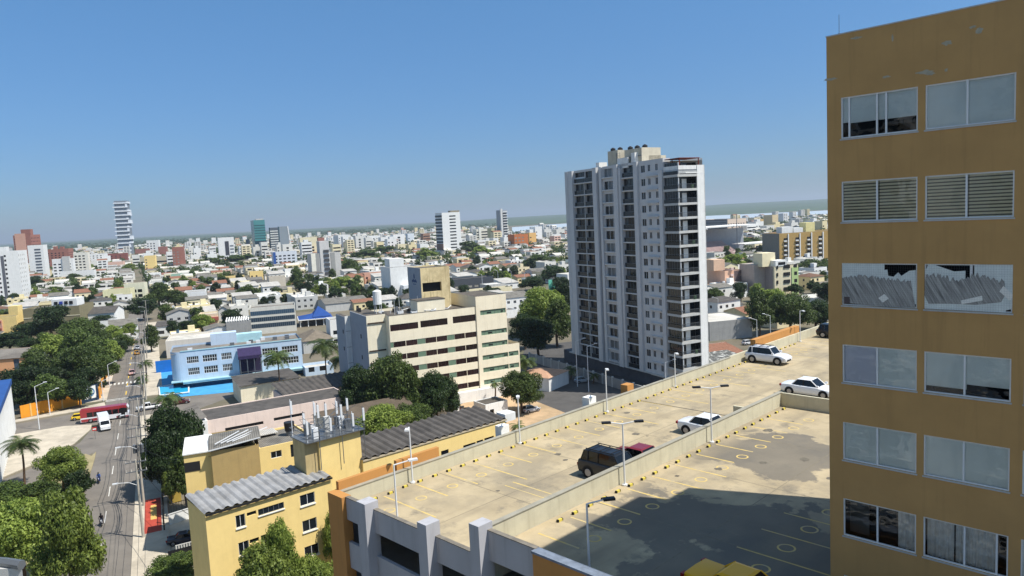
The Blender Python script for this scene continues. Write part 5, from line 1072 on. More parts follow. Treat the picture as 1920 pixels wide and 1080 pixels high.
# blue roofed pavilion
C_,w_,d_,h_ = place(562,600,614,Lx=None,Rx=622,azf=72,depth=13)
b = thing('blue_roofed_pavilion','open pavilion with a bright blue peaked roof','pavilion',C_,rot(72)); FOOT.append((C_+az(72)*w_/2,12))
m=MB(); RB2=mat('roof_sheet_blue',(44,84,156),wave=('X',2.),var=.08); A,B,Cc,Dd=(-.5,-.5,h_),(w_+.5,-.5,h_),(w_+.5,13.5,h_),(-.5,13.5,h_); a_=(w_*.45,6.5,h_+1.6); b2=(w_*.72,6.5,h_+1.6)
pk=(w_*.62,6,h_+4.6)
for t_ in ((A,B,b2,a_),(Cc,Dd,a_,b2)): m.face(list(t_),RB2)
m.face([B,Cc,b2],RB2); m.face([Dd,A,a_],RB2)
for p_,q_ in (((w_*.4,1,h_+.6),(w_*.98,1,h_+.6)),((w_*.98,1,h_+.6),(w_*.98,12,h_+.6)),((w_*.98,12,h_+.6),(w_*.4,12,h_+.6)),((w_*.4,12,h_+.6),(w_*.4,1,h_+.6))): m.face([p_,q_,pk],RB2)
m.build('roof',None,b); m=MB(); m.box(-.6,-.6,h_-.35,w_+.6,-.4,h_+.02); m.box(-.6,-.4,h_-.35,-.4,13.6,h_+.02); m.build('fascia',WHITE,b)
m=MB(); [m.box(x,.2,0,x+.35,.55,h_-.3) for x in np.linspace(0,w_-.4,5)]; [m.box(x,12.5,0,x+.35,12.9,h_-.3) for x in np.linspace(0,w_-.4,5)]; m.build('column',WHITE,b); m=MB(); m.box(1,5,0,w_-1,12,h_-.5); m.build('inner_wall',S(96,92,88),b)
hero('big_roofed_house','large house with a wide brown-grey hipped roof right of the blue hotel','house',568,640,664,560,624,'l',azf=66,depth=15,wall=LGREY,roof='hip',rm=mat('brown_grey_sheet',(118,108,94),var=.2,stain_amt=.3),rh=2.4,style='none')
hero('thin_house','white two-storey house against the left flank of the clinic','house',618,600,650,612,640,'l',azf=66,depth=8,wall=WHITE,style='grid',gap=3,ww=1.4,wk='p')
hero('poolside_house','low pale blue poolside building among the palms right of the blue hotel','building',572,690,706,566,625,'l',azf=66,depth=7,wall=BLUEW,style='grid',gap=3,ww=1.6,rm=ROOFW,wk='p')
hero('grey_hall','wide low hall with a stained grey roof above the blue-roofed pavilion','hall',610,570,586,600,690,'l',azf=66,depth=22,wall=LGREY,roof='gx',rm=FIBER,rh=1.6,style='none')
hero('brown_roof_house','house with a dark brown roof behind the right end of the clinic','house',962,560,578,950,1010,'l',azf=64,depth=10,wall=WHITE,roof='hip',rm=mat('brown_tile2',(96,78,64),var=.2),rh=2,style='grid',gap=4,ww=2,wk='p')
# white industrial buildings behind the clinic
b,w_,d_,h_ = hero('depot_building','large white box building behind the clinic','building',731,502,560,718,790,'l',azf=64,depth=18,wall=WHITE,style='none'); b['label']='large white windowless box building directly behind the clinic roof'; box_on(b,w_*.05,3,h_,w_*.5,12,h_+4.5,WHITE); box_on(b,w_*.3,-5,0,w_*1.,0,h_*.42,S(226,228,228),'front_wing')
hero('salmon_house','salmon pink house left of the white box behind the clinic','house',683,513,535,664,722,'l',azf=66,depth=10,wall=SALMON,style='grid',gap=4,ww=1.4,wk='p')
hero('flat_block','grey block with dark slit openings right of the clinic rooftop','building',850,524,545,842,925,'l',azf=66,depth=10,wall=S(70,74,80),style='grid',gap=4,ww=2.6,wk='c',rm=ROOFG)
hero('long_wall_building','long pale yellow low building right of the clinic','building',880,545,562,846,960,'l',azf=62,depth=7,wall=S(220,210,176),style='grid',gap=6,ww=1.2,wk='p')
bb = thing('billboard','turquoise billboard on a dark frame left of the tall tower','billboard',at(1030,560),rot(75)); m=MB(); m.box(0,0,3,9,.3,9.2,mat('billboard_teal',(110,200,176),var=.15,scale=.4)); m.build('board',None,bb); m=MB(); [m.tube((x,.5,0),(x,.5,9),.15,.15,6) for x in (1,8)]; m.build('frame',METALG,bb)
hero('petrol_canopy','white flat canopy on columns above the road left of the tall tower','canopy',978,506,517,972,1004,'l',azf=70,depth=12,wall=WHITE,style='grid',gap=4,ww=3.,z0=.3,fh=9,wh=2.6,wk='v')
# centre-left row of houses near the hotel
b,w_,d_,h_ = hero('row_house','cream house with a white lean-to roof left of the salmon house','house',338,585,612,336,369,'l',azf=74,depth=9,wall=S(232,222,172),style='none',rm=ROOFW); box_on(b,0,-4,h_*.35,w_,0,h_*.42,WHITE,'lean_to_roof')
b,w_,d_,h_ = hero('row_house','two-storey house with salmon balcony bands near the long white building','house',371,590,622,369,408,'l',azf=74,depth=9,wall=S(222,206,176),style='grid',gap=4,ww=2,fh=3.2,rm=ROOFW); box_on(b,-.2,-1.2,h_*.62,w_+.2,0,h_*.8,S(176,100,84),'balcony'); box_on(b,-.2,-1.2,h_*.22,w_+.2,0,h_*.3,S(206,140,100),'canopy')
hero('row_house','narrow pale house with a small blue window beside the salmon-banded house','house',409,582,618,407,428,'l',azf=74,depth=9,wall=S(206,204,196),style='grid',gap=4,ww=1.8,wk='b',roof='gy',rh=1.5)
hero('gabled_house','white gabled house with a grey roof by the avenue trees','house',206,612,640,200,258,'l',azf=60,depth=10,wall=WHITE,roof='gx',rm=FIBER,rh=2,style='grid',gap=5,ww=1.4,wk='p')
hero('gabled_house','white house with two dark windows right of the utility pole','house',292,612,632,290,328,'l',azf=70,depth=8,wall=WHITE,roof='mono',rm=FIBD,rh=1.,style='grid',gap=4,ww=2,wk='p')
hero('tin_roofed_shed','low shed with a pale tin roof among the avenue trees','shed',185,640,655,160,240,'l',azf=70,depth=10,wall=LGREY,roof='gx',rm=FIBERL,rh=1.4,style='none')
hero('concrete_yard_building','pale grey flat-roofed building behind the left end of the blue hotel','building',310,640,672,306,395,'l',azf=70,depth=16,wall=S(206,200,190),style='none',rm=ROOFW)
hero('white_villa','large white ornate villa between the trees behind the cream house','villa',345,548,578,335,385,'l',azf=70,depth=12,wall=WHITE,style='grid',gap=3.6,ww=1.3,wk='p')
hero('white_pavilion','white flat house with a wide pale roof left of the round dark tree','house',388,560,580,380,424,'l',azf=70,depth=12,wall=WHITE,roof='mono',rm=ROOFW,rh=.8,style='grid',gap=5,ww=3,wk='p')
hero('apartment_block','small grey and white four-storey block with dark balconies, centre left','building',504,520,552,488,535,'l',azf=68,depth=9,wall=S(200,190,172),style='cols',sstyle='grid',gap=3,fh=3)
hero('apartment_block','small bright yellow block with square windows, centre left','building',468,510,530,463,493,'l',azf=68,depth=9,wall=YELLOW,style='grid',gap=3.4,ww=1.2,wk='p')
hero('apartment_block','yellow and peach low block left of the small bright yellow block','building',410,520,535,405,458,'l',azf=68,depth=9,wall=S(226,200,136),style='grid',gap=4,ww=1.6,wk='p')
hero('green_house','sea green and white house left of centre among the roofs','house',320,515,532,306,340,'l',azf=70,depth=10,wall=S(150,180,160),style='grid',gap=5,ww=2,wk='p')
for c_,rr_ in ((HC+az(62.5)*12+az(-27.5)*8,26),(TC+az(152.5)*22,30),(BC+az(68)*14,24),(PKC+az(58)*12,22)): FOOT.append((c_,rr_))
# ------------------------------------------------------------------ trees
LEAF = leafmat('foliage', (48,66,30), (104,122,56)); LEAFB = leafmat('foliage_bright', (82,102,38), (160,176,84)); LEAFD = leafmat('foliage_dark', (30,46,24), (64,84,40)); PALML = leafmat('palm_frond', (52,72,34), (104,118,62))
def crown_mesh(name, seed, R, Hc, nblob, nleaf, ls, m, flat=.75):
    """crown of leaf quads: clumps set through an uneven dome, leaves scattered on each clump's shell"""
    rs = np.random.RandomState(seed); V = []; 
    bl = []
    for i in range(nblob):
        a = rs.uniform(0, 2*pi); u = rs.uniform(0, 1)**.6; t = rs.uniform(-.25, 1)
        r_ = R*u*.78*math.sqrt(max(.05, 1-max(0,t)**2*.8)); br = R*rs.uniform(.15,.32)*(1 if u > .4 else 1.2)
        bl.append((cos(a)*r_, sin(a)*r_*rs.uniform(.85,1.1), Hc*(.5+.42*t)+rs.uniform(-.1,.1)*R, br))
    w_ = np.array([b[3]**2 for b in bl]); w_ /= w_.sum(); idx = rs.choice(nblob, nleaf, p=w_); B = np.array(bl)[idx]
    d = rs.normal(size=(nleaf,3)); d /= np.linalg.norm(d,axis=1)[:,None]; rad = B[:,3]*rs.uniform(.55,1.12,nleaf)
    c = B[:,:3]+d*rad[:,None]*np.array([1,1,flat]); 
    nrm = d*.7+rs.normal(size=(nleaf,3))*.55+np.array([0,0,.45]); nrm /= np.linalg.norm(nrm,axis=1)[:,None]
    t1 = np.cross(nrm, rs.normal(size=(nleaf,3))); t1 /= np.linalg.norm(t1,axis=1)[:,None]; t2 = np.cross(nrm,t1)
    s = ls*rs.uniform(.55,1.25,nleaf)[:,None]; asp = .62
    P = np.stack([c-t1*s*.5, c+t2*s*asp*.5, c+t1*s*.5, c-t2*s*asp*.5],1).reshape(-1,3)
    me = bpy.data.meshes.new(name); me.vertices.add(nleaf*4); me.vertices.foreach_set('co', P.ravel()); me.loops.add(nleaf*4); me.loops.foreach_set('vertex_index', np.arange(nleaf*4,dtype=np.int32))
    me.polygons.add(nleaf); me.polygons.foreach_set('loop_start', np.arange(0,nleaf*4,4,dtype=np.int32)); me.polygons.foreach_set('loop_total', np.full(nleaf,4,dtype=np.int32)); me.materials.append(m); me.update(); me.validate(); return me
def trunk_mesh(seed, R, Hc, r0):
    rs = random.Random(seed); mb = MB(); p = Vector((0,0,0)); q = Vector((rs.uniform(-.3,.3),rs.uniform(-.3,.3),Hc*.35)); mb.tube(p,q,r0,r0*.75,8)
    for i in range(5):
        a = 2*pi*i/5+rs.random(); e1 = q+Vector((cos(a)*R*.35,sin(a)*R*.35,Hc*rs.uniform(.15,.3))); e2 = e1+Vector((cos(a)*R*.25,sin(a)*R*.25,Hc*.15)); mb.tube(q,e1,r0*.5,r0*.28,6); mb.tube(e1,e2,r0*.28,r0*.12,5)
    return mb.mesh('trunk', BARK)
# unit crowns: radius 5 m, height 8 m, scaled per tree
NEAR = [crown_mesh('crown', 10+i, 5, 8, 75, 32000, .36, mm) for i, mm in enumerate((LEAFB, LEAF, LEAFD, LEAFB))]
MID = [crown_mesh('crown', 30+i, 5, 8, 46, 8500, .52, mm) for i, mm in enumerate((LEAF, LEAFD, LEAF, LEAFB, LEAFD))]
FAR = [crown_mesh('crown', 50+i, 5, 8, 26, 1600, 1.0, mm) for i, mm in enumerate((LEAF, LEAFD, LEAF, LEAFD, LEAFB))]
TRK = [trunk_mesh(i, 5, 8, .32) for i in range(3)]
random.seed(77)
NT = [0]
def tree(p, R, Hh, lab, lod=1, v=None, group=None, sub='broadleaf_tree'):
    p = Vector(p); r = thing(sub, lab, 'tree', (p.x,p.y,p.z), random.uniform(0,6.28), group); NT[0] += 1
    L = (NEAR, MID, FAR)[lod]; v = random.randrange(len(L)) if v is None else v
    c = obj('crown', L[v % len(L)], r); c.scale = (R/5., R/5.*random.uniform(.9,1.1), Hh/8.)
    if lod < 2 or Hh > 3: t = obj('trunk', TRK[NT[0] % 3], r); t.scale = (R/5., R/5., Hh/8.)
    return r
def treepx(px, pyb, wpx, pyt, lab, lod=1, v=None, group=None):
    """tree whose foot is seen at (px,pyb), crown wpx wide, top at row pyt"""
    C = at(px, pyb); dist = (C-EYE).dot(FWD); R = wpx/2*dist/F*(.86 if pyb > 1050 else 1.02); Hh = ztop(C, pyt); return tree(C, R, Hh/0.98, lab, lod, v, group)
T_ = [ # px, foot row, width, top row, lod, variant, label
 (45,1095,180,945,0,0,'large bright green tree in the bottom left corner, left of its twin on the median'),
 (140,1140,150,935,0,3,'large bright green tree overhanging the avenue at the bottom left'),
 (40,1010,120,960,0,1,'smaller tree crown at the left edge behind the two big median trees'),
 (120,925,90,842,0,0,'light green round tree on the median beside the slip road'),
 (150,945,60,885,1,1,'low dark tree at the tip of the median under the light green one'),
 (75,955,90,905,1,2,'dark shrubby hedge tree along the slip road kerb'),
 (20,960,90,908,1,2,'dark shrubby hedge tree at the left edge along the slip road'),
 (335,915,110,772,0,2,'tall dense dark tree between the avenue and the tan wall'),
 (310,930,90,820,0,2,'dense dark tree leaning over the avenue pavement below the tallest dark one'),
 (352,960,70,850,1,2,'narrow dark tree in the shade beside the tan wall'),
 (322,945,34,888,1,3,'small light green conical tree by the ochre gate post'),
 (285,905,50,855,1,1,'low dark tree behind the crossarms of the utility pole'),
 (330,1110,130,1045,0,1,'low green tree in front of the dark gate at the bottom'),
 (680,795,80,695,0,2,'dark tree at the left of the dense group in front of the clinic'),
 (738,800,100,672,0,1,'tallest tree of the dense group in front of the clinic'),
 (822,795,84,705,0,2,'round dark tree at the right of the dense group in front of the clinic'),
 (720,840,120,765,0,0,'broad low green tree behind the ribbed roof of the yellow wing'),
 (775,825,90,762,0,1,'low green tree beside the white outbuilding'),
 (980,775,88,700,0,1,'round tree with a car parked under it on the earth lot'),
 (1018,632,100,543,0,0,'big bright round tree right of the clinic'),
 (1045,650,80,572,1,0,'broad olive green tree beside the foot of the tall tower'),
 (985,655,60,590,1,4,'dark tree in shade behind the right end of the clinic'),
 (1010,670,90,600,1,1,'olive green tree in front of the big round bright one'),
 (1060,600,50,535,1,1,'tree half hidden by the left edge of the tall tower'),
 (1425,632,66,556,1,0,'tree with a pale trunk left in the dense group behind the car park'),
 (1480,625,90,555,0,1,'large dark tree in the middle of the dense group behind the car park'),
 (1530,620,80,568,0,2,'dark tree beside the ochre tower above the parked black car'),
 (1445,585,70,545,1,3,'green tree in front of the cream and green block'),
 (1520,520,70,488,1,2,'dark tree in front of the mustard block'),
 (1550,575,60,530,1,4,'dark tree at the ochre tower edge beyond the pale sheds'),
 (1375,510,50,478,1,3,'bright green tree between the stadium and the cream block'),
 (1400,470,70,446,2,0,'tree in front of the far goal end of the stadium'),
]
for t in T_: treepx(t[0],t[1],t[2],t[3],t[6],t[4],t[5],'trees near the avenue and the car park')
for u_,o_,R__,px_,py_,v_,lb in ((3.6,4.6,3.7,455,1030,0,'bright feathery tree in front of the yellow block at the bottom'),(5.9,3.4,2.3,505,992,3,'slimmer feathery tree rising above the bright one in front of the yellow block'),(8.6,4.6,3.0,545,1050,0,'low feathery tree between the windows of the yellow block at the bottom'),(13.4,1.6,1.9,618,958,0,'yellow-green tree squeezed between the yellow block and the orange corner')):
    p_ = Vector((-32.1,70.9,0))+az(49)*u_-az(-41)*o_; tree(p_,R__,ztop(p_,py_)/.98,lb,0,v_,'trees near the avenue and the car park')
# park on the left of the avenue
pk = [(100,640,90,575,1,4),(150,650,80,600,1,2),(60,760,90,690,1,1),(110,745,80,690,1,4),(150,735,90,655,1,2),(30,745,80,695,1,1),(185,700,80,640,1,0),(110,690,90,630,1,3),(150,690,90,625,1,0),(215,690,60,640,1,3),(60,640,70,605,1,1),(190,665,50,618,1,2),
      (20,660,80,625,1,1),(235,660,50,630,1,0),(95,770,70,705,1,2),(170,745,60,690,1,4)]
where_ = ['above the olive building corner','between the olive building and the avenue','behind the orange wall near its left end','behind the middle of the orange wall','behind the right half of the orange wall','left of the peach hall foot','next to the avenue lamp','over the peach hall roof end','in the middle of the park, top row','leaning over the avenue','behind the peach hall','below the white gabled house','at the left edge above the peach hall','closest to the avenue kerb far up','just inside the orange wall','behind the round mural sign']
for t,wd in zip(pk,where_): treepx(t[0],t[1],t[2],t[3],'leafy park tree '+wd,t[4],t[5],'trees in the park left of the avenue')
random.seed(123)
for k,(x,y,w_,t) in enumerate([(85,735,70,672),(128,728,70,668),(165,715,66,655),(198,722,56,668),(222,676,48,638),(132,662,60,622),(88,668,60,628),(178,642,52,604),(70,708,60,660),(186,690,44,650),(118,765,52,715),(150,765,48,712),(50,775,56,716),(210,650,44,612),(245,640,34,608),(60,672,50,634)]):
    treepx(x,y,w_,t,nth(k)+' of the smaller trees filling the park left of the avenue, counted from its middle',1,None,'small trees filling the park')
for k,(x,y,w_,t) in enumerate([(705,800,70,712),(775,800,64,700),(850,790,40,735),(655,790,50,735)]):
    treepx(x,y,w_,t,('second row tree','leafy filler tree','small tree','leftmost small tree')[k]+' within the dense group before the clinic',1,(1,0,2,1)[k],'trees near the avenue and the car park')
# mid-distance trees that can be told apart
md = [(270,600,70,560),(300,575,60,535),(330,580,60,545),(465,570,50,536),(510,575,34,553),(285,660,44,615),(352,625,50,602),(195,620,60,592),(640,545,60,520),(575,560,40,530),(610,545,50,522),(655,520,50,490),(690,490,70,470),(560,545,34,505),(800,490,44,466),
      (880,480,60,455),(905,485,50,462),(1000,545,60,520),(1040,530,60,500),(1010,505,60,480),(1055,560,50,520),(600,470,60,452),(60,545,60,520),(140,532,40,515),(165,515,40,495),(245,515,30,495),(210,505,40,490),(720,480,60,462),(870,560,30,535),(925,560,40,540),(420,545,30,520),(400,500,60,480),(430,480,60,466),(180,512,30,498),(1340,500,40,488),(450,500,70,478),(100,560,60,540),(720,560,30,540)]
for i,(x,y,w_,t) in enumerate(md):
    lm = [(270,'the cream open-bay building'),(345,'the white villa'),(468,'the bright yellow block'),(508,'the grey four-storey block'),(300,'the utility poles'),(590,'the stepped grey tower'),(700,'the salmon house'),(835,'the tall white office tower'),(970,'the orange brick block'),(1050,'the tall tower edge'),(60,'the left white towers'),(140,'the low white wing'),(220,'the skyscraper'),(415,'the white twin tower'),(1340,'the stadium')]
    nm = min(lm, key=lambda q: abs(q[0]-x)); 
    lab = '%s tree %s %s, %s' % (('dark round','green spreading','dense green','low bushy')[i%4], 'left of' if x < nm[0]-6 else ('right of' if x > nm[0]+6 else 'below'), nm[1], ('nearer' if y > 540 else 'far off') + (', wide crown' if w_ >= 60 else ', narrow crown'))
    k_ = 2
    while lab in LABELS: lab = lab.replace('tree','tree, behind another one,') if k_==2 else lab+' beyond it'; k_ += 1
    treepx(x,y,w_,t,lab,1 if y > 500 else 2,None,'trees among the houses')
# palms
def palm(px,pyb,pyt,lab,n=16,fl=2.6,seed=0):
    n = int(n*1.7); fl *= 1.12
    C = at(px,pyb); Hh = ztop(C,pyt); r = thing('palm_tree',lab,'palm tree',C,0,'palm trees'); rs = random.Random(seed)
    m = MB(); pts = [Vector((.25*sin(i*.4),.1*i*.2,Hh*.93*i/6)) for i in range(7)]
    for i in range(6): m.tube(pts[i],pts[i+1],.2-.012*i,.2-.012*(i+1),8)
    m.build('trunk',BARK,r); top_ = pts[-1]; m = MB()
    for i in range(n):
        a = 2*pi*i/n+rs.uniform(-.2,.2); el = rs.uniform(-.1,1.0); L = fl*rs.uniform(.85,1.15); prev = top_; d = Vector((cos(a)*cos(el),sin(a)*cos(el),sin(el)))
        seg = 7; sd = Vector((-sin(a),cos(a),0))
        for k in range(seg):
            d = (d+Vector((0,0,-.22))).normalized(); nx = prev+d*L/seg; wl = .8*sin(pi*(k+1.2)/(seg+1.6))*fl/2.6
            for s in (-1,1):
                for j in range(3):
                    b0 = prev+(nx-prev)*j/3; b1 = prev+(nx-prev)*(j+1.)/3; tip = (b0+b1)/2+sd*s*wl+d*.25+Vector((0,0,-.22*wl)); m.face([b0,b1,tip],PALML)
            prev = nx
    m.build('fronds',None,r); return r
palm(46,910,826,'tall palm standing alone beside the slip road at left',18,2.9,1)
palm(525,750,662,'thick palm in front of the right end of the blue hotel',20,3.6,2)
palm(612,725,640,'dark palm right of the blue hotel',20,4.2,3); palm(643,735,668,'palm against the white flank of the clinic',20,3.4,4)
palm(312,790,745,'small palm at the street corner by the white pick-up',16,2.4,5); palm(325,772,738,'second small palm at the street corner, nearer the pool',14,2.2,6)
palm(275,720,676,'small palm between the avenue and the blue hotel, farther one',14,2.2,7); palm(268,745,705,'small palm on the pavement across from the orange wall',14,2.0,8)
palm(928,752,716,'slender young palm in front of the clinic',12,1.3,9); palm(986,725,672,'feathery palm at the right corner of the clinic',18,2.8,10); palm(972,850,795,'low palm beside the car park parapet and white tank box',14,1.6,11)
palm(1112,720,702,'low palm in the shaded yard below the tall tower',12,1.6,12); palm(1070,712,690,'bushy palm at the kerb in the tower shade',14,2.0,13)
# ------------------------------------------------------------------ vehicles
TYRE = mat('tyre',(24,24,24),rough=.9,var=.05); RIM = mat('wheel_rim',(150,150,154),rough=.35,metal=.6,var=.03); CG = glass('car_glass',(14,17,20),.05); HLM = mat('headlight',(210,214,216),rough=.2,spec=.7,var=.02); TLM = mat('tail_light',(140,22,18),rough=.3,var=.02); TRIM = mat('black_trim',(28,28,30),rough=.6,var=.05)
def loft(mb, secs, m, close=True):
    for a,b_ in zip(secs,secs[1:]):
        n = len(a)
        for i in range(n-1 if not close else n): j=(i+1)%n; mb.face([a[i],b_[i],b_[j],a[j]],m)
    mb.face(secs[0][::-1],m); mb.face(secs[-1],m)
def car(name,lab,cat,pos,head,col,kind='sedan',L=4.5,W=1.78,Hc=1.46,rack=False,group=None,metal=.0,taxi=False):
    """pos: ground centre, head: bearing the nose points to"""
    r = thing(name,lab,cat,pos,radians(90-head),group); P = paint('paint_%d_%d_%d'%col,col,metal); h=L/2; w=W/2
    belt = Hc*.62; g = .2
    if kind == 'sedan': prof=[(-h,.5,.62,.8),(-h+.12,.3,.9,.92),(-h+.9,g,belt+.06,1),(-.9,g,belt+.02,1),(.8,g,belt,1),(h-.55,g,belt-.13,.97),(h-.1,.28,.66,.86),(h,.42,.55,.74)]; cab=[(-h+.75,belt+.05,.84),(-h+1.5,Hc-.06,.68),(-.35,Hc,.67),(.35,Hc-.05,.68),(1.25,belt+.0,.84)]
    elif kind == 'suv': prof=[(-h,.45,.85,.9),(-h+.08,.3,belt,.96),(-h+.9,g+.08,belt+.03,1),(0,g+.08,belt,1),(.8,g+.08,belt,1),(h-.5,g+.08,belt-.08,.97),(h-.08,.32,.8,.9),(h,.45,.68,.8)]; cab=[(-h+.1,belt+.02,.88),(-h+.45,Hc-.06,.76),(-.2,Hc,.75),(.45,Hc-.06,.76),(1.15,belt,.86)]
    elif kind == 'pickup': prof=[(-h,.5,.9,.95),(-h+.1,.4,1.0,1),(-.3,.4,1.0,1),(.2,.4,1.02,1),(h-1.4,.4,1.02,1),(h-.3,.4,.95,.97),(h,.5,.75,.85)]; cab=[(-.55,1.0,.92),(-.35,Hc,.8),(.7,Hc,.8),(1.35,1.0,.9)]
    else: prof=[(-h,.45,.75,.85),(-h+.1,.28,belt,.95),(-.5,g,belt,1),(.7,g,belt,1),(h-.4,g,belt-.15,.96),(h,.4,.55,.78)]; cab=[(-h+.12,belt,.86),(-h+.5,Hc-.04,.72),(.1,Hc,.7),(1.0,belt,.85)]
    secs=[]
    for x,zb,zt,k in prof: y=w*k; secs.append([(x,-y*.9,zb),(x,-y,zb+.18),(x,-y,(zb+zt)/2+.08),(x,-y*.95,zt-.05),(x,-y*.86,zt),(x,0,zt+.03),(x,y*.86,zt),(x,y*.95,zt-.05),(x,y,(zb+zt)/2+.08),(x,y,zb+.18),(x,y*.9,zb)])
    mb=MB(); loft(mb,secs,P)
    if kind=='pickup': mb.box(-h+.15,-w+.12,.99,-.6,w-.12,1.035,TRIM)
    ob_=mb.build('body',None,r,smooth=False); bv=ob_.modifiers.new('bevel','BEVEL'); bv.width=.07; bv.segments=3; bv.limit_method='ANGLE'; bv.angle_limit=.3; ob_.data.polygons.foreach_set('use_smooth',[True]*len(ob_.data.polygons))
    wl_=ob_.modifiers.new('weld','WELD'); wl_.merge_threshold=.002
    while ob_.modifiers[0].name!='weld': ob_.modifiers.move(1,0)
    mb=MB(); cs=[]
    for x,z,k in cab: y=w*k; cs.append((x,y,z))
    zb_=min(c[2] for c in cab)-.02
    top=[c for c in cab if c[1]>Hc-.12]; x0b,x1b=cab[0][0],cab[-1][0]; yb=w*.88; yt=w*.72; xt0,xt1=top[0][0],top[-1][0]
    A=[(x0b,-yb,zb_),(x1b,-yb,zb_),(x1b,yb,zb_),(x0b,yb,zb_)]; B=[(xt0,-yt,Hc-.05),(xt1,-yt,Hc-.05),(xt1,yt,Hc-.05),(xt0,yt,Hc-.05)]
    for i in range(4): j=(i+1)%4; mb.face([A[i],A[j],B[j],B[i]],CG)
    mb.build('windows',None,r)
    mb=MB(); mb.face([(xt0-.03,-yt-.02,Hc-.05),(xt1+.03,-yt-.02,Hc-.05),(xt1-.1,-yt+.15,Hc),(xt0+.1,-yt+.15,Hc)],P); mb.face([(xt1+.03,yt+.02,Hc-.05),(xt0-.03,yt+.02,Hc-.05),(xt0+.1,yt-.15,Hc),(xt1-.1,yt-.15,Hc)],P)
    mb.face([(xt0+.1,-yt+.15,Hc),(xt1-.1,-yt+.15,Hc),(xt1-.1,yt-.15,Hc),(xt0+.1,yt-.15,Hc)],P); mb.face([(xt0-.03,yt+.02,Hc-.05),(xt0-.03,-yt-.02,Hc-.05),(xt0+.1,-yt+.15,Hc),(xt0+.1,yt-.15,Hc)],P); mb.face([(xt1+.03,-yt-.02,Hc-.05),(xt1+.03,yt+.02,Hc-.05),(xt1-.1,yt-.15,Hc),(xt1-.1,-yt+.15,Hc)],P)
    for s in (-1,1):
        mb.tube((x0b,s*yb,zb_),(xt0,s*yt,Hc-.05),.045,.04,5,P); mb.tube((x1b,s*yb,zb_),(xt1,s*yt,Hc-.05),.045,.04,5,P)
        xm=(xt0+xt1)/2-.05; mb.tube((xm,s*(yb+.0),zb_),(xm,s*(yt+.01),Hc-.05),.04,.04,5,TRIM if kind!='pickup' else P)
        if kind=='suv': mb.tube((xt0+.35,s*yb,zb_),(xt0+.3,s*(yt+.01),Hc-.05),.06,.06,5,P)
    mb.build('roof_panel',None,r)
    wr=.33 if kind in('sedan','hatch') else .39
    for sx,sy in ((1,1),(1,-1),(-1,1),(-1,-1)):
        x=sx*(h*.62); mb=MB(); mb.tube((0,-.11,0),(0,.11,0),wr,wr,18,TYRE); wo=mb.build('wheel',None,r,(x,sy*(w-.1),wr))
        mb=MB(); mb.tube((0,sy*.112,0),(0,sy*.125,0),wr*.62,wr*.58,12,RIM); mb.build('rim',None,wo)
        mb=MB(); n=10; pts=[(x+cos(pi*i/n)*(wr+.07),sy*(w+.004),wr+sin(pi*i/n)*(wr+.07)) for i in range(n+1)]; mb.face(pts+[(x-(wr+.07),sy*(w+.004),.25),(x+(wr+.07),sy*(w+.004),.25)],TRIM); mb.build('wheel_arch',None,r)
    for s in (-1,1):
        hz = .62 if kind!='pickup' else .85
        mb=MB(); mb.box(h-.22,s*w*.78-.16,hz,h-.02,s*w*.78+.1,hz+.14,HLM); mb.build('headlight',None,r)
        mb=MB(); mb.box(-h-.01,s*w*.78-.14,hz+.08,-h+.14,s*w*.78+.12,hz+.24,TLM); mb.build('tail_light',None,r)
        mb=MB(); mb.box(x1b-.35,s*(w+.02)-.09,belt+.02,x1b-.15,s*(w+.02)+.09,belt+.17,P); mb.build('wing_mirror',None,r)
    mb=MB(); mb.box(h-.06,-.45,.38,h+.01,.45,.55,TRIM); mb.box(-h-.012,-.25,.55,-h+.03,.25,.68,METALW); mb.build('grille',None,r)
    if rack:
        mb=MB()
        for s in (-1,1): mb.tube((xt0+.1,s*(yt-.05),Hc+.06),(xt1-.1,s*(yt-.05),Hc+.06),.03,.03,5,TRIM)
        for q in np.linspace(xt0+.3,xt1-.3,3): mb.tube((q,-yt+.05,Hc+.08),(q,yt-.05,Hc+.08),.03,.03,5,TRIM)
        mb.build('roof_rack',None,r)
    return r
def on_deck(x,y,z): return cpw(x,y,z)
car('parked_off_roader','dark grey-brown off-roader parked on the roof against the middle parapet','car',on_deck(9.0,13.35,D1),G1,(26,27,30),'suv',4.7,1.84,1.74,rack=True)
car('parked_car','dark red car parked beside the dark off-roader, half hidden by the parapet','car',on_deck(9.2,15.9,D1),G1,(118,26,32),'sedan',4.4,1.76,1.45)
car('parked_car','white saloon with dark windows parked against the middle parapet','car',on_deck(9.0,24.4,D1),G1,(222,224,226),'sedan',4.5,1.8,1.45)
car('parked_car','white compact off-roader with a roof rack parked at the outer parapet','car',on_deck(1.45,49.3,D1),G1,(214,216,220),'suv',4.35,1.82,1.68,rack=True)
car('parked_car','white saloon parked by the ramp wall beside the ochre tower','car',on_deck(10.1,39.0,D1),G1,(226,228,230),'sedan',4.6,1.8,1.45)
car('parked_car','black car at the far end of the roof, cut by the ochre tower','car',on_deck(1.9,66.2,D1),G1,(20,20,22),'suv',4.4,1.82,1.65)
car('parked_car','yellow sports car in the shade at the bottom of the near deck','car',on_deck(22.7,3.1,D2),G1+2,(236,172,14),'sedan',4.4,1.84,1.28)
MATS['paint_236_172_14'].node_tree.nodes['Principled BSDF'].inputs['Coat Weight'].default_value = .1; MATS['paint_236_172_14'].node_tree.nodes['Principled BSDF'].inputs['Specular IOR Level'].default_value = .2
AV = degrees(atan2(SD.x,SD.y))
def street(px,py): return at(px,py,.02)
car('pickup_truck','white double-cab pick-up turning at the street corner','pick-up',street(279,768),AV-97,(226,226,224),'pickup',5.2,1.8,1.75)
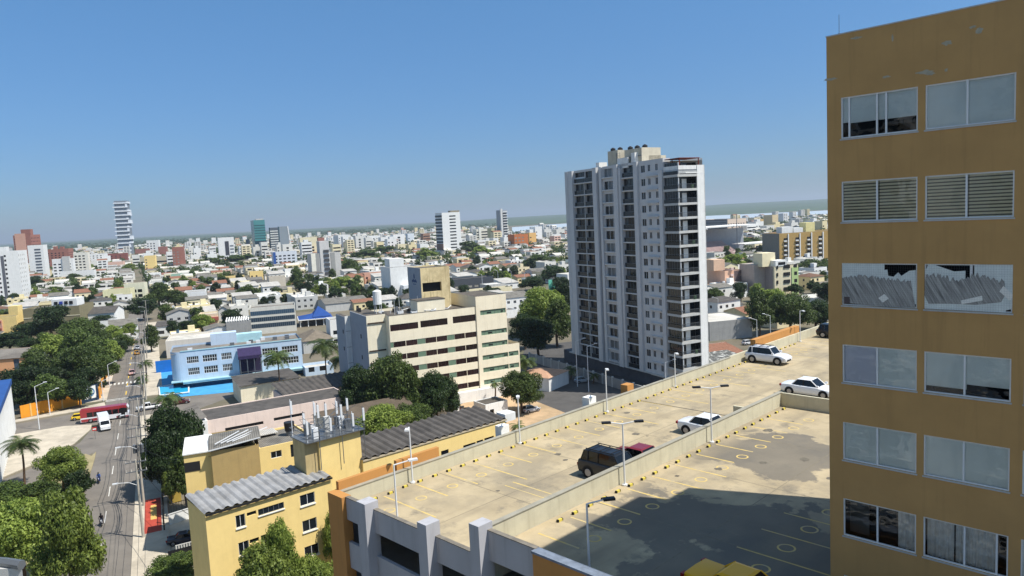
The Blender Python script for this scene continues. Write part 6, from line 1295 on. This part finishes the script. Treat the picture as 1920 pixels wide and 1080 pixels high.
car('taxi','small yellow taxi behind the red bus','taxi',street(152,786),68,(232,196,48),'hatch',3.7,1.65,1.45)
car('taxi','orange taxi driving far up the avenue','taxi',street(257,664),AV,(232,170,48),'hatch',3.9,1.65,1.45)
car('parked_car','silver car ahead of the orange taxi far up the avenue','car',street(258,655),AV,(190,194,200),'sedan')
car('parked_car','pale red car on the avenue beyond the intersection','car',street(248,702),AV+180,(190,150,140),'sedan')
car('parked_car','dark blue saloon parked in the yard beside the yellow block','car',street(348,1016),72,(30,38,60),'sedan',4.5,1.76,1.42)
car('parked_car','dark red car half hidden behind the corner of the yellow block','car',street(392,1008),72,(120,30,34),'hatch',3.9,1.7,1.5)
car('parked_car','pale car parked under the round tree on the earth lot','car',street(996,772),60,(186,190,194),'hatch',3.9,1.7,1.5)
car('parked_car','silver car in the shade below the tall tower','car',street(1092,717),75,(150,156,160),'hatch',3.9,1.7,1.5)
car('parked_car','dark car on the side street behind the white pick-up','car',street(338,757),AV+92,(80,34,34),'sedan')
car('parked_car','white car on the road between the car park and the trees at right','car',street(1403,646),70,(200,200,200),'hatch',3.9,1.7,1.5)
# bus
def bus():
    pB = street(199,787); r = thing('city_bus','red and white city bus crossing the intersection','bus',pB,radians(90-66)); L=9.6; w=1.2
    RB=paint('bus_red',(150,36,44)); WB=paint('bus_white',(222,222,224)); m=MB()
    m.box(-L/2,-w,.35,L/2-.3,w,1.3,WB); m.box(-L/2,-w,2.4,L/2-.4,w,2.95,RB); m.box(L/2-.5,-w,.35,L/2,w,1.35,WB); m.box(-L/2+.2,-w+.15,2.95,L/2-.7,w-.15,3.05,RB)
    m.face([(L/2-.4,-w,2.95),(L/2-.4,w,2.95),(L/2-.02,w,2.3),(L/2-.02,-w,2.3)],WB); m.box(-L/2,-w,1.3,-L/2+1.2,w,2.4,RB)
    m.build('body',None,r); m=MB(); m.box(-L/2+1.2,-w+.02,1.3,L/2-.35,w-.02,2.4,CG); m.build('windows',None,r)
    m=MB(); [m.box(x,-w-.01,1.3,x+.1,w+.01,2.4,RB) for x in np.arange(-L/2+1.2,L/2-.6,1.25)]; m.build('window_pillar',None,r)
    m=MB(); m.face([(L/2-.34,-w+.1,1.4),(L/2-.34,w-.1,1.4),(L/2-.36,w-.1,2.4),(L/2-.36,-w+.1,2.4)],CG); m.build('windscreen',None,r)
    m=MB(); m.box(-L/2+.1,-w-.015,.4,-L/2+3.2,-w,1.,RB); m.box(L/2-2.6,-w-.015,.4,L/2-.1,-w,.75,RB); m.box(-L/2+.1,w,.4,-L/2+3.2,w+.015,1.,RB); m.build('red_band',None,r)
    m=MB(); m.box(L/2-1.6,-w-.02,.4,L/2-.8,-w+.01,2.5,CG); m.build('door',None,r)
    for x in (-2.9,2.9):
        for s in (-1,1): m=MB(); m.tube((0,-.14,0),(0,.14,0),.48,.48,16,TYRE); o=m.build('wheel',None,r,(x,s*(w-.12),.48)); m=MB(); m.tube((0,s*.142,0),(0,s*.16,0),.26,.24,10,RIM); m.build('rim',None,o)
    for s in (-1,1): m=MB(); m.box(L/2-.02,s*.85-.18,.75,L/2+.03,s*.85+.18,.98,HLM); m.build('headlight',None,r)
bus()
def truck():
    pB = street(196,803); r = thing('box_truck','white delivery truck with a large cargo box waiting in front of the bus','truck',pB,radians(90-(AV+180-8))); w=1.0; WB=paint('truck_white',(226,228,230)); m=MB()
    m.box(-3.1,-w,.75,1.1,w,3.0,WB); m.build('cargo_box',None,r); m=MB(); secs=[[(x,-y*w,.45),(x,-w*y,1.2),(x,-w*y*.94,z),(x,w*y*.94,z),(x,w*y,1.2),(x,w*y,.45)] for x,y,z in ((1.2,.95,2.1),(2.0,.97,2.1),(2.6,.97,1.35),(3.2,.92,1.1))]; loft(m,secs,WB); m.build('cab',None,r)
    m=MB(); m.face([(2.05,-.8,2.07),(2.05,.8,2.07),(2.63,.86,1.38),(2.63,-.86,1.38)],CG); m.build('windscreen',None,r)
    for s in (-1,1): m=MB(); m.box(1.35,s*(w*.97)-.01,1.3,2.1,s*(w*.97)+.01,1.9,CG); m.build('side_window',None,r); m=MB(); m.box(3.15,s*.65-.16,.75,3.23,s*.65+.16,.95,HLM); m.build('headlight',None,r); m=MB(); m.box(2.0,s*1.2-.1,1.3,2.1,s*1.2+.1,1.8,TRIM); m.build('wing_mirror',None,r)
    for x in (-1.8,2.2):
        for s in (-1,1): m=MB(); m.tube((0,-.13,0),(0,.13,0),.4,.4,14,TYRE); o=m.build('wheel',None,r,(x,s*(w-.13),.4)); m=MB(); m.tube((0,s*.132,0),(0,s*.15,0),.2,.2,8,RIM); m.build('rim',None,o)
truck()
# riders on motorcycles
def rider(px,py,labm,labp,shirt,mc_,head):
    pB = street(px,py); R_z = radians(90-head); r = thing('motorcycle',labm,'motorcycle',pB,R_z,'motorcycles on the avenue')
    for x in (-.62,.62):
        m=MB(); n=16
        for i in range(n): a,b_=2*pi*i/n,2*pi*(i+1)/n; m.tube((cos(a)*.27,0,sin(a)*.27),(cos(b_)*.27,0,sin(b_)*.27),.05,.05,5,TYRE,cap=False)
        m.tube((0,-.05,0),(0,.05,0),.07,.07,8,RIM)
        m.build('wheel',None,r,(x,0,.31))
    P=paint('moto_%d_%d_%d'%mc_,mc_); m=MB(); loft(m,[[(x,-y,z0),(x,-y,z1),(x,y,z1),(x,y,z0)] for x,y,z0,z1 in ((-.75,.06,.72,.8),(-.4,.12,.55,.8),(0,.14,.35,.78),(.25,.13,.4,.92),(.45,.06,.6,.85))],P); m.build('body',None,r)
    m=MB(); m.tube((.62,0,.31),(.4,0,1.0),.035,.035,6,METALG); m.path([(.32,-.34,1.02),(.42,-.1,1.0),(.42,.1,1.0),(.32,.34,1.02)],.02,5,TRIM); m.tube((-.6,.1,.3),(.1,.12,.3),.04,.04,6,METALG); m.build('fork_and_bars',None,r)
    m=MB(); m.box(-.6,-.12,.78,.05,.12,.86,TRIM); m.build('saddle',None,r); m=MB(); m.tube((.5,0,.86),(.58,0,.86),.08,.09,8,HLM); m.build('headlight',None,r)
    # person: one skinned body seated astride
    V=[(-.18,0,.95),(-.14,0,1.15),(-.05,0,1.38),(0,0,1.5),(.04,0,1.58), (-.02,-.19,1.42),(.14,-.27,1.2),(.34,-.29,1.06), (-.02,.19,1.42),(.14,.27,1.2),(.34,.29,1.06), (.22,-.17,.86),(.1,-.2,.42),(.24,-.2,.36), (.22,.17,.86),(.1,.2,.42),(.24,.2,.36),(-.14,-.1,.93),(-.14,.1,.93)]
    E=[(0,1),(1,2),(2,3),(3,4),(2,5),(5,6),(6,7),(2,8),(8,9),(9,10),(0,17),(17,11),(11,12),(12,13),(0,18),(18,14),(14,15),(15,16)]
    rad={0:.15,1:.14,2:.16,3:.06,4:.06,5:.07,6:.05,7:.04,8:.07,9:.05,10:.04,11:.08,12:.055,13:.05,14:.08,15:.055,16:.05,17:.1,18:.1}
    me=bpy.data.meshes.new('person'); me.from_pydata(V,E,[]); me.update(); me.materials.append(mat('shirt_%d_%d_%d'%shirt,shirt,var=.1)); o=bpy.data.objects.new('person',me); COL.objects.link(o); o.location=pB; o.rotation_euler=(0,0,R_z); tag(o,labp,'person')
    sk=o.modifiers.new('skin','SKIN'); 
    for i,vv in enumerate(me.skin_vertices[0].data): vv.radius=(rad[i],rad[i]); vv.use_root=(i==0)
    s2=o.modifiers.new('sub','SUBSURF'); s2.levels=1; s2.render_levels=1
    m=MB(); 
    for k in range(5): 
        a,b_=-pi/2+pi*k/5,-pi/2+pi*(k+1)/5; m.tube((.05,0,1.7+sin(a)*.14),(.05,0,1.7+sin(b_)*.14),max(.01,cos(a)*.14),max(.01,cos(b_)*.14),12,TRIM,cap=False)
    m.box(.13,-.09,1.64,.19,.09,1.74,CG); m.build('helmet',None,o)
    m=MB(); 
    for s in (-1,1):
        m.tube((-.14,s*.1,.93),(.22,s*.17,.87),.115,.09,8,mat('jeans',(40,48,66))); m.tube((.22,s*.17,.87),(.1,s*.2,.42),.088,.065,8,mat('jeans',(40,48,66))); m.box(.02,s*.2-.05,.3,.3,s*.2+.05,.4,TRIM)
    m.build('trousers',None,o)
rider(186,905,'blue motorcycle ridden down the avenue, the farther of the two','person in a blue shirt and helmet riding the farther motorcycle',(60,90,150),(50,70,140),AV+180)
rider(191,985,'white and black motorcycle ridden down the avenue, the nearer of the two','person in a dark shirt and helmet riding the nearer motorcycle',(44,36,40),(200,200,204),AV+180)
# ------------------------------------------------------------------ utility poles, wires, street lamps
PC = mat('pole_concrete',(176,170,158),var=.1,scale=2)
poles=[]
def upole(t,s,h_,lab,arms=1,tr=False,lampd=True,foot=0):
    p=sp(t,s); r=thing('utility_pole',lab,'utility pole',p,atan2(SD.y,SD.x),'utility poles along the avenue'); m=MB(); m.tube((0,0,0),(0,0,h_),.2,.11,10,PC); m.build('pole',None,r); poles.append((p,h_))
    for k in range(arms):
        z=h_-.4-k*1.3; m=MB(); m.box(-.06,-1.3,z,.06,1.3,z+.12,METALG); m.build('crossarm',None,r)
        for y in (-1.2,-.6,.6,1.2): m=MB(); m.tube((0,y,z+.12),(0,y,z+.42),.06,.04,6,mat('insulator',(200,196,188))); m.build('insulator',None,r)
    if tr:
        for y in (-.5,0,.5): m=MB(); m.tube((.35,y,h_-4.2),(.35,y,h_-3.0),.26,.26,10,METALG); m.tube((.35,y,h_-3.0),(.35,y,h_-2.75),.07,.05,6,METALW); m.build('transformer',None,r)
    if lampd: m=MB(); m.path([(0,0,h_-3.6),(0,1.0,h_-3.0),(0,2.4,h_-2.8)],.045,5,METALW); m.box(-.12,2.3,h_-2.9,.12,3.0,h_-2.75,METALW); m.build('lamp_arm',None,r)
for t,s,h_,lab,arms,tr in ((-31,5.2,11,'nearest utility pole at the bottom, carrying wires in front of the yard',2,False),(-18,5.2,12.5,'utility pole with transformers beside the red painted paving',2,True),(6,5.0,12,'utility pole in front of the dense dark tree',1,False),(34,5.2,12,'leaning pair pole by the low wall before the intersection',1,False),(62,5.2,12.5,'utility pole at the street corner beside the white pick-up',1,False),(92,5.2,12,'utility pole beside the blue hotel forecourt',1,False),(130,5.2,12,'utility pole by the left end of the blue hotel',1,False),(175,5.2,12,'utility pole far up the avenue by the white gabled house',1,False),(225,5.2,12,'farthest utility pole on the right of the avenue',1,False)): upole(t,s-.4,h_,lab,arms,tr)
order=sorted(range(len(poles)),key=lambda i:(poles[i][0]-sp(-80,5)).length)
for j,y in enumerate((-1.2,-.6,.6,1.2)):
    m=MB(); nrm=az(63.8)
    for a,b_ in zip(order,order[1:]):
        P_,Q_=poles[a][0]+nrm*-y+Vector((0,0,poles[a][1])),poles[b_][0]+nrm*-y+Vector((0,0,poles[b_][1])); n=8
        pts=[P_.lerp(Q_,i/n)-Vector((0,0,1.1*4*(i/n)*(1-i/n))) for i in range(n+1)]; m.path([tuple(q) for q in pts],.032,4,DARKM)
    P_=poles[order[0]][0]+nrm*-y+Vector((0,0,poles[order[0]][1])); Q_=sp(-90,5)+nrm*-y+Vector((0,0,12.)); m.path([tuple(P_),tuple(P_.lerp(Q_,.5)-Vector((0,0,1))),tuple(Q_)],.02,4,DARKM)
    tag(m.build('power_cable'),'black power cable running from pole to pole along the avenue, '+('nearest the roadway','second from the roadway','second from the buildings','nearest the buildings')[3-j],'cable','power cables over the avenue')
for zc,lb in ((2.6,'upper bundle of telephone cables strung along the avenue poles'),(3.3,'lower bundle of telephone cables strung along the avenue poles')):
    m=MB()
    for off in (-.12,.1):
        for a,b_ in zip(order,order[1:]):
            P_,Q_=poles[a][0]+Vector((0,0,poles[a][1]-zc)),poles[b_][0]+Vector((0,0,poles[b_][1]-zc)); n=8
            m.path([tuple(P_.lerp(Q_,i/n)+nrm*off-Vector((0,0,(1.3+off)*4*(i/n)*(1-i/n)))) for i in range(n+1)],.04,4,DARKM)
    tag(m.build('telephone_cable'),lb,'cable')
m=MB(); 
for t_,s_ in ((-28,0),(-17,0)):
    a_=sp(t_,5)+Vector((0,0,9)); b2_=Vector((-31.5,71.5,11)) if t_==-28 else RC+Vector((0,0,-1)); m.path([tuple(a_.lerp(b2_,i/6)-Vector((0,0,1.2*4*(i/6)*(1-i/6)))) for i in range(7)],.03,4,DARKM)
tag(m.build('service_cable'),'thin service cables from the avenue poles to the yellow blocks','cable')
def slamp(px,pyb,pyt,lab,side=1,head_=63):
    C=at(px,pyb); h_=ztop(C,pyt); r=thing('street_lamp',lab,'street lamp',C,rot(head_),'street lamps'); m=MB(); m.tube((0,0,0),(0,0,h_),.11,.07,8,METALW); m.build('pole',None,r); m=MB(); m.tube((0,0,h_),(side*2.0,0,h_+.7),.06,.05,6,METALW); m.build('arm',None,r); m=MB(); m.box(side*2.0-.35,-.14,h_+.66,side*2.0+.35,.14,h_+.8,METALW); m.build('lamp_head',None,r)
slamp(206,727,684,'street lamp on the left pavement of the avenue, the taller one beyond the orange wall'); slamp(194,752,715,'street lamp on the left pavement close to the orange wall end')
slamp(74,805,725,'white pole standing on the edge of the plaza at left',1); slamp(94,778,736,'thin pole in front of the orange wall',1)
for i,(x,yb,yt) in enumerate(((1347,600,560),(1420,668,600),(1445,655,592),(1030,530,505),(960,545,508),(935,545,508),(985,545,512),(905,545,515))):
    slamp(x,yb,yt,['street lamp behind the flat-roofed workshop','thin mast beside the white off-roader','pale street lamp behind the white off-roader','street lamp among the trees left of the tall tower','street lamp on the far road, right of the clinic roof','street lamp on the far road nearest the clinic roof','street lamp on the far road near the white canopy','street lamp on the far road beyond the grey slit block'][i],-1,80)
for i in range(3):
    slamp((1083,1104,1249)[i],(725,735,742)[i],(640,650,680)[i],('lamp post against the left edge of the tall tower','dark lamp post in the shade before the tower wall','lamp post by the tower near the parapet')[i],1,100)
# gate post, fences, kiosk beside the yellow block
G_=at(318,945); r=thing('gate_post','ochre gate house pillar between the pavement and the dark trees','gate post',G_,rot(62)); m=MB(); m.box(0,0,0,1.7,1.6,3.9,mat('gate_ochre',(176,150,70),streak=.3)); m.build('pillar',None,r); m=MB(); m.box(-.15,-.15,3.9,1.85,1.75,4.1,LGREY); m.build('cap',None,r)
def railing(a,b_,h_,lab,m_=DARKM,step=.35,name='railing'):
    a=Vector(a);b_=Vector(b_); d=b_-a; r=thing(name,lab,'fence',a,atan2(d.y,d.x)); L=d.length; m=MB(); n=int(L/step)
    for i in range(n+1): x=L*i/n; m.box(x-.02,-.02,0,x+.02,.02,h_)
    m.build('bars',m_,r); m=MB(); m.box(0,-.03,h_-.15,L,.03,h_-.08); m.box(0,-.03,.2,L,.03,.27); m.build('rails',m_,r); m=MB(); [m.box(x-.08,-.08,0,x+.08,.08,h_+.1) for x in np.arange(0,L+.1,max(2.5,L/6))]; m.build('post',m_,r)
railing(at(318,975),at(385,955),2.4,'dark railing in front of the shaded trees beside the yellow block')
railing(sp(-15,7.4),sp(-30,7.4),2.2,'dark railing along the red painted pavement')
r=thing('garden_wall','low white wall beside the parked blue saloon','wall',at(318,985),0); P_=at(318,985); Q_=at(388,962); d=Q_-P_; r.rotation_euler[2]=atan2(d.y,d.x); m=MB(); m.box(0,0,0,d.length,.2,1.5,WHITE); m.build('panel',None,r); m=MB(); m.box(-.05,-.05,1.5,d.length,.25,1.58,LGREY); m.build('coping',None,r)
P_=at(318,1068); Q_=at(392,1048); d=Q_-P_; r=thing('yard_gate','black gate with a pale pierced top strip at the bottom beside the yellow block','gate',P_,atan2(d.y,d.x)); m=MB(); m.box(0,0,0,d.length,.12,2.3,mat('black_gate',(26,28,32),rough=.5)); m.build('panel',None,r); m=MB(); [m.box(x,.0,2.32,x+.16,.1,2.75,LGREY) for x in np.arange(.9,d.length,.3)]; m.box(.9,-.01,2.72,d.length,.11,2.8,LGREY); m.build('lattice',None,r)
r=thing('planter_wall','low white wall with a cream end beside the intersection pavement','wall',sp(27,8.6),atan2(SD.y,SD.x)); m=MB(); m.box(0,-.1,0,26,.1,1.1,WHITE); m.box(-1,-.9,0,0,.2,.9,mat('orange_kerb',(200,140,80))); m.build('panel',None,r); m=MB(); m.box(-.1,-.15,1.1,26,.15,1.18,LGREY); m.build('coping',None,r)
r=thing('kerb_sign','small red and white traffic sign on the median tip','sign',at(179,823),rot(60)); m=MB(); m.tube((0,0,0),(0,0,2.3),.04,.04,6,METALG); m.build('post',None,r); m=MB(); m.box(-.4,-.03,1.7,.4,0,2.5,mat('sign_red',(180,50,44))); m.box(-.3,-.04,1.95,.3,-.03,2.2,WHITE); m.build('plate',None,r)
# ------------------------------------------------------------------ the houses between the landmarks
LM = [(40,480,'the stepped red tower'),(110,510,'the left white office block'),(95,600,'the olive building'),(180,600,'the blue-banded building'),(227,480,'the skyscraper'),(240,550,'the open-bay building'),(328,485,'the brick-red tower'),(230,630,'the white gabled house'),(345,560,'the white villa'),(420,480,'the white twin tower'),(405,570,'the wide-roofed pavilion'),(480,520,'the bright yellow block'),(482,450,'the teal glass tower'),(510,540,'the grey four-storey block'),(510,600,'the long grey-banded building'),(590,590,'the blue-roofed pavilion'),(530,490,'the blue-ended block'),(605,500,'the stepped grey tower'),(640,450,'the white and brick twin tower'),(690,520,'the salmon house'),(742,455,'the striped white tower'),(750,530,'the white box building'),(833,440,'the tall white office tower'),(900,445,'the cream banded block'),(880,530,'the grey slit block'),(940,430,'the slim tower'),(978,455,'the orange brick block'),(990,510,'the white canopy'),(1030,540,'the turquoise billboard'),(1360,430,'the dark banded block'),(1370,465,'the stadium'),(1356,530,'the salmon block'),(1440,530,'the green-bay block'),(1510,460,'the mustard block'),(1380,600,'the flat-roofed workshop'),(1448,415,'the cream and tan tower pair'),(1500,600,'the pale sheds')]
WC_ = [('white',(226,226,222)),('off-white',(214,212,204)),('cream',(224,212,176)),('pale yellow',(222,208,164)),('pale grey',(186,186,182)),('pink',(216,180,164)),('pale green',(180,196,166)),('peach',(214,168,128)),('pale blue',(170,190,206))]
RFK = [('flat pale roof','flat',ROOFW),('flat grey roof','flat',ROOFG),('grey gable roof','gx',FIBER),('pale sheet roof','mono',FIBERL),('terracotta tile roof','gx',TERRA),('hipped grey roof','hip',FIBD),('white flat roof','flat',mat('roof_white',(222,220,214),var=.08,stain_amt=.2,stain=(170,165,155))),('grey end-on gable','gy',FIBER),('hipped tile roof','hip',mat('tile_brown',(122,92,74),wave=('X',2.2),var=.2))]
HM = [mat('house_%d'%i,c,streak=.3,var=.08) for i,(n_,c) in enumerate(WC_)]
def relname(px,py):
    q = min(LM,key=lambda k:(k[0]-px)**2+((k[1]-py)*2)**2); dx,dy = px-q[0],(py-q[1])*1.6
    if abs(dx) > abs(dy): rel = ('just right of' if dx < 35 else 'well right of') if dx > 0 else ('just left of' if dx > -35 else 'well left of')
    else: rel = ('just below' if dy < 30 else 'well below') if dy > 0 else ('just beyond' if dy > -30 else 'well beyond')
    return rel+' '+q[2]
random.seed(2024)
gx_,gy_ = az(G2),az(G2-90)
cand=[]
for i in range(-160,260):
    for j in range(0,330):
        if i % 7 == 0 or j % 9 == 0: continue
        P = gx_*(i*11.6)+gy_*(j*13.2+90)
        cand.append((P,i,j))
def inview(P,marg=40):
    x,y = proj((P.x,P.y,3)); return P.dot(FWD) > 60 and -340 < x < 2300 and y < 1000,x,y
# pixel zones where the photograph shows something else in front or another surface
def banned(x,y,P):
    if x > 950 and y < 437-(x-960)*.0585: return True
    if x > 1560: return 'hid' if y < 560 else True
    if x < -30: return 'hid' if y < 640 else True
    if y > 705: return True
    if y > 628 and x < 1320: return True     # park, hotel, clinic, yards
    if x > 1055 and x < 1330: return 'hid' if y < 575 else True    # behind the tall tower
    if 620 < x < 1000 and y > 590: return True
    if x < 262 and y > 600: return True
    if 455 < x < 650 and y > 572: return True
    if 135 < x < 225 and y > 585: return True
    if x >= 1330 and y > 600: return True
    d = P - A0; s = d.dot(az(63.8)); t = d.dot(SD)
    if -12 < s < 12 and t < 330: return True
    if 960 < x < 1060 and y > 525: return True
    return False
random.seed(55)
for x0,x1,yt0,yt1,yb,n in ((300,400,458,468,486,5),(640,725,440,452,470,10),(700,800,448,462,478,5),(860,890,438,446,458,3),(890,950,444,452,466,4),(1010,1058,430,440,450,5),(440,640,452,468,486,9),(60,230,478,490,505,7),(240,400,470,484,500,6),(1400,1550,412,424,440,9)):
    for k in range(n):
        x = x0+(x1-x0)*(k+random.random()*.7)/n; yt = random.uniform(yt0,yt1)+(0 if x0<1000 else 0); w2 = random.uniform(9,20)
        for _ in range(60):
            ci = min(8,int(abs(random.gauss(0,1.8)))); lab = '%s %s %s %s' % (random.choice(('small distant','narrow distant','square distant','broad distant','plain distant')),WC_[ci][0],random.choice(('apartment block','mid-rise block','tower block','office block')),relname(x,(yt+yb)/2))
            if lab not in LABELS: break
        else: continue
        b,_w,_d,_h = hero('apartment_block',lab,'building',x,yt,yb+random.uniform(-4,3),x-3,x+w2,'l',azf=G2,depth=12,wall=HM[ci],style=random.choice(('grid','ribbon','cols','grid')),fh=4,gap=5,ww=2.2,wh=1.7,wk='p'); b['group'] = 'distant mid-rise blocks'
        if k%2: box_on(b,_w*.3,2,_h,_w*.7,8,_h+3,HM[ci])
near=[];rest=[]
for P,i,j in cand:
    D = P.length
    if D > 2900: continue
    ok,x,y = inview(P)
    if not ok: continue
    bn = banned(x,y,P)
    if bn is True: continue
    if any((P-Vector((c.x,c.y,0))).length < r_ for c,r_ in FOOT): continue
    r = random.random()
    near.append((D,P,x,y,r,random.random(),bn == 'hid'))
near.sort(key=lambda q:q[0])
NH=0; NTt=0; box_stuff=MB(); treeP=[]
TV = ('dark round','green spreading','olive bushy','small dark','tall green','light green')
for D,P,x,y,r,r2,hid in near:
    jit = gx_*random.uniform(-1,1)+gy_*random.uniform(-2,2); Q = P+jit
    tp = .36 if D < 900 else .42
    if r < tp:
        R = random.uniform(2.8,5.2); Hh = random.uniform(5,9.5)
        if NTt < 190 and D < 800 and not hid:
            for _ in range(40):
                lab = random.choice(TV)+' tree '+relname(x+random.uniform(-3,3),y)+random.choice((', between houses',', beside a roof',', behind a house',', at a plot edge',''))
                if lab not in LABELS: break
            else: continue
            tree(Q,R,Hh,lab,2 if D>330 else 1,None,'trees among the houses'); NTt += 1
        else: treeP.append((Q,R,Hh))
        continue
    if r > (.97 if D < 1300 else .78): continue
    w_ = random.uniform(8.5,12.5); d_ = random.uniform(8.5,13); st = 1 if random.random()<.62 else 2
    if D > 900 and random.random() < .06: st = random.choice((3,3,4,5,7))
    h_ = st*2.9+random.uniform(.3,1.0)
    if NH < 290 and not hid:
        for _ in range(60):
            ci = min(8,int(abs(random.gauss(0,2.4)))); ri = random.choices(range(9),(5,4,4,4,2,2,4,3,1))[0]
            lab = '%s %s house with a %s %s' % (('one-storey','two-storey','tall')[min(st,3)-1],WC_[ci][0],RFK[ri][0],relname(x,y))
            if lab not in LABELS: break
        else: continue
        nw = grid(1.0,3.,int((w_-1)//3),1.,2.9,st,1.3,1.2,'p') if D < 1000 else []
        if D < 420 and random.random() < .5: nw = [q[:4]+('w',) for q in nw]
        sd = grid(1.2,3.6,int((d_-1.5)//3.6),1.,2.9,st,1.1,1.1,'p') if D < 500 else []
        C = Q; b = bld('house',lab,'house',(C.x,C.y,0),G2+random.uniform(-2,2),w_,d_,h_,wall=HM[ci],roof=RFK[ri][1],rm=RFK[ri][2],rh=random.uniform(1,2),par=.4,f=nw,l=sd,group='houses between the landmarks')
        if RFK[ri][1]=='flat' and random.random()<.5:
            q=MB(); q.box(w_*.6,d_*.5,h_-.4,w_*.6+2.4,d_*.5+2.4,h_+1.9); q.build('roof_room',HM[ci],b); q=MB(); q.tube((w_*.25,d_*.5,h_-.4),(w_*.25,d_*.5,h_+.9),.55,.55,8); q.build('water_tank',random.choice((DARKM,METALW,GLB)),b)
        NH += 1
    else:
        ci = min(8,int(abs(random.gauss(0,2.0)))); mm = HM[ci]; a = gx_; b_ = gy_
        c = [Q,Q+a*w_,Q+a*w_+b_*d_,Q+b_*d_]; rm = random.choice((ROOFW,ROOFG,FIBERL,TERRA,FIBER,ROOFW))
        V = lambda p,z:(p.x,p.y,z)
        for k in range(4): box_stuff.face([V(c[k],0),V(c[(k+1)%4],0),V(c[(k+1)%4],h_),V(c[k],h_)],mm)
        if random.random()<.45:
            m1=(c[0]+c[3])/2;m2=(c[1]+c[2])/2; box_stuff.face([V(c[0],h_),V(c[1],h_),V(m2,h_+1.6),V(m1,h_+1.6)],rm); box_stuff.face([V(c[2],h_),V(c[3],h_),V(m1,h_+1.6),V(m2,h_+1.6)],rm)
        else: box_stuff.face([V(q,h_) for q in c],rm)
        if D < 2200:
            for s_ in range(min(st,10)):
                for t_ in (.12,.55): 
                    p0=c[0]+a*w_*t_-b_*.06; p1=p0+a*w_*.3; z=1+s_*2.9; box_stuff.face([V(p0,z),V(p1,z),V(p1,z+1.3),V(p0,z+1.3)],GLV)
print('houses',NH,'trees',NTt,'stuff trees',len(treeP),'stuff faces',len(box_stuff.f))
tag(box_stuff.build('distant_houses'),'countless small pale houses fading into the haze toward the horizon','houses',kind='stuff')
# distant tree cover as one mass
rs=np.random.RandomState(9); extra=[]
for _ in range(5200):
    a=rs.uniform(-38,26); D=2500+rs.uniform(0,1)**.8*4500
    if abs(a)<60:
        x_,y_=D*sin(radians(a)),D*cos(radians(a))
        q_ = proj((x_,y_,3))
        if q_[0] > 930 and q_[1] < 437-(q_[0]-960)*.0585: continue
        extra.append((Vector((x_,y_,0)),rs.uniform(5,12),rs.uniform(5,10)))
allt=treeP+extra; print('mass trees',len(allt))
P_all=[]
for Q,R,Hh in allt:
    D=Q.length; n=int(120 if D<900 else (60 if D<1600 else 26)); ls=1.6 if D<900 else (2.4 if D<1600 else R*.7)
    d=rs.normal(size=(n,3)); d/=np.linalg.norm(d,axis=1)[:,None]; rad=rs.uniform(.6,1.05,n)*(1+.25*np.sin(d[:,0]*5+Q.x)+.2*np.sin(d[:,1]*6+Q.y))
    c=d*rad[:,None]*np.array([R,R,Hh*.4])+np.array([Q.x,Q.y,Hh*.55]); nr=d+rs.normal(size=(n,3))*.4; nr/=np.linalg.norm(nr,axis=1)[:,None]
    t1=np.cross(nr,rs.normal(size=(n,3))); t1/=np.linalg.norm(t1,axis=1)[:,None]; t2=np.cross(nr,t1)
    P_all.append(np.stack([c-t1*ls*.5,c+t2*ls*.4,c+t1*ls*.5,c-t2*ls*.4],1).reshape(-1,3))
P_=np.concatenate(P_all); N_=len(P_)//4
me=bpy.data.meshes.new('distant_trees'); me.vertices.add(N_*4); me.vertices.foreach_set('co',P_.ravel()); me.loops.add(N_*4); me.loops.foreach_set('vertex_index',np.arange(N_*4,dtype=np.int32)); me.polygons.add(N_); me.polygons.foreach_set('loop_start',np.arange(0,N_*4,4,dtype=np.int32)); me.polygons.foreach_set('loop_total',np.full(N_,4,dtype=np.int32)); me.materials.append(LEAF); me.update(); print('leaf quads',N_)
tag(obj('distant_trees',me),'green tree cover between the distant houses, merging toward the river','trees',kind='stuff')
# ------------------------------------------------------------------ haze
hz = bpy.data.materials.new('haze_air'); hz.use_nodes=True; N=hz.node_tree.nodes; N.remove(N['Principled BSDF']); pv=N.new('ShaderNodeVolumePrincipled'); pv.inputs['Color'].default_value=(.7,.8,.9,1); pv.inputs['Density'].default_value=0.0001; pv.inputs['Anisotropy'].default_value=.2
hz.node_tree.links.new(pv.outputs[0],N['Material Output'].inputs['Volume'])
m=MB(); m.box(-61000,-2100,-5,61000,60500,260); o=m.build('haze',hz); o['kind']='stuff'
if 0.0001 <= 0: bpy.data.objects.remove(o)
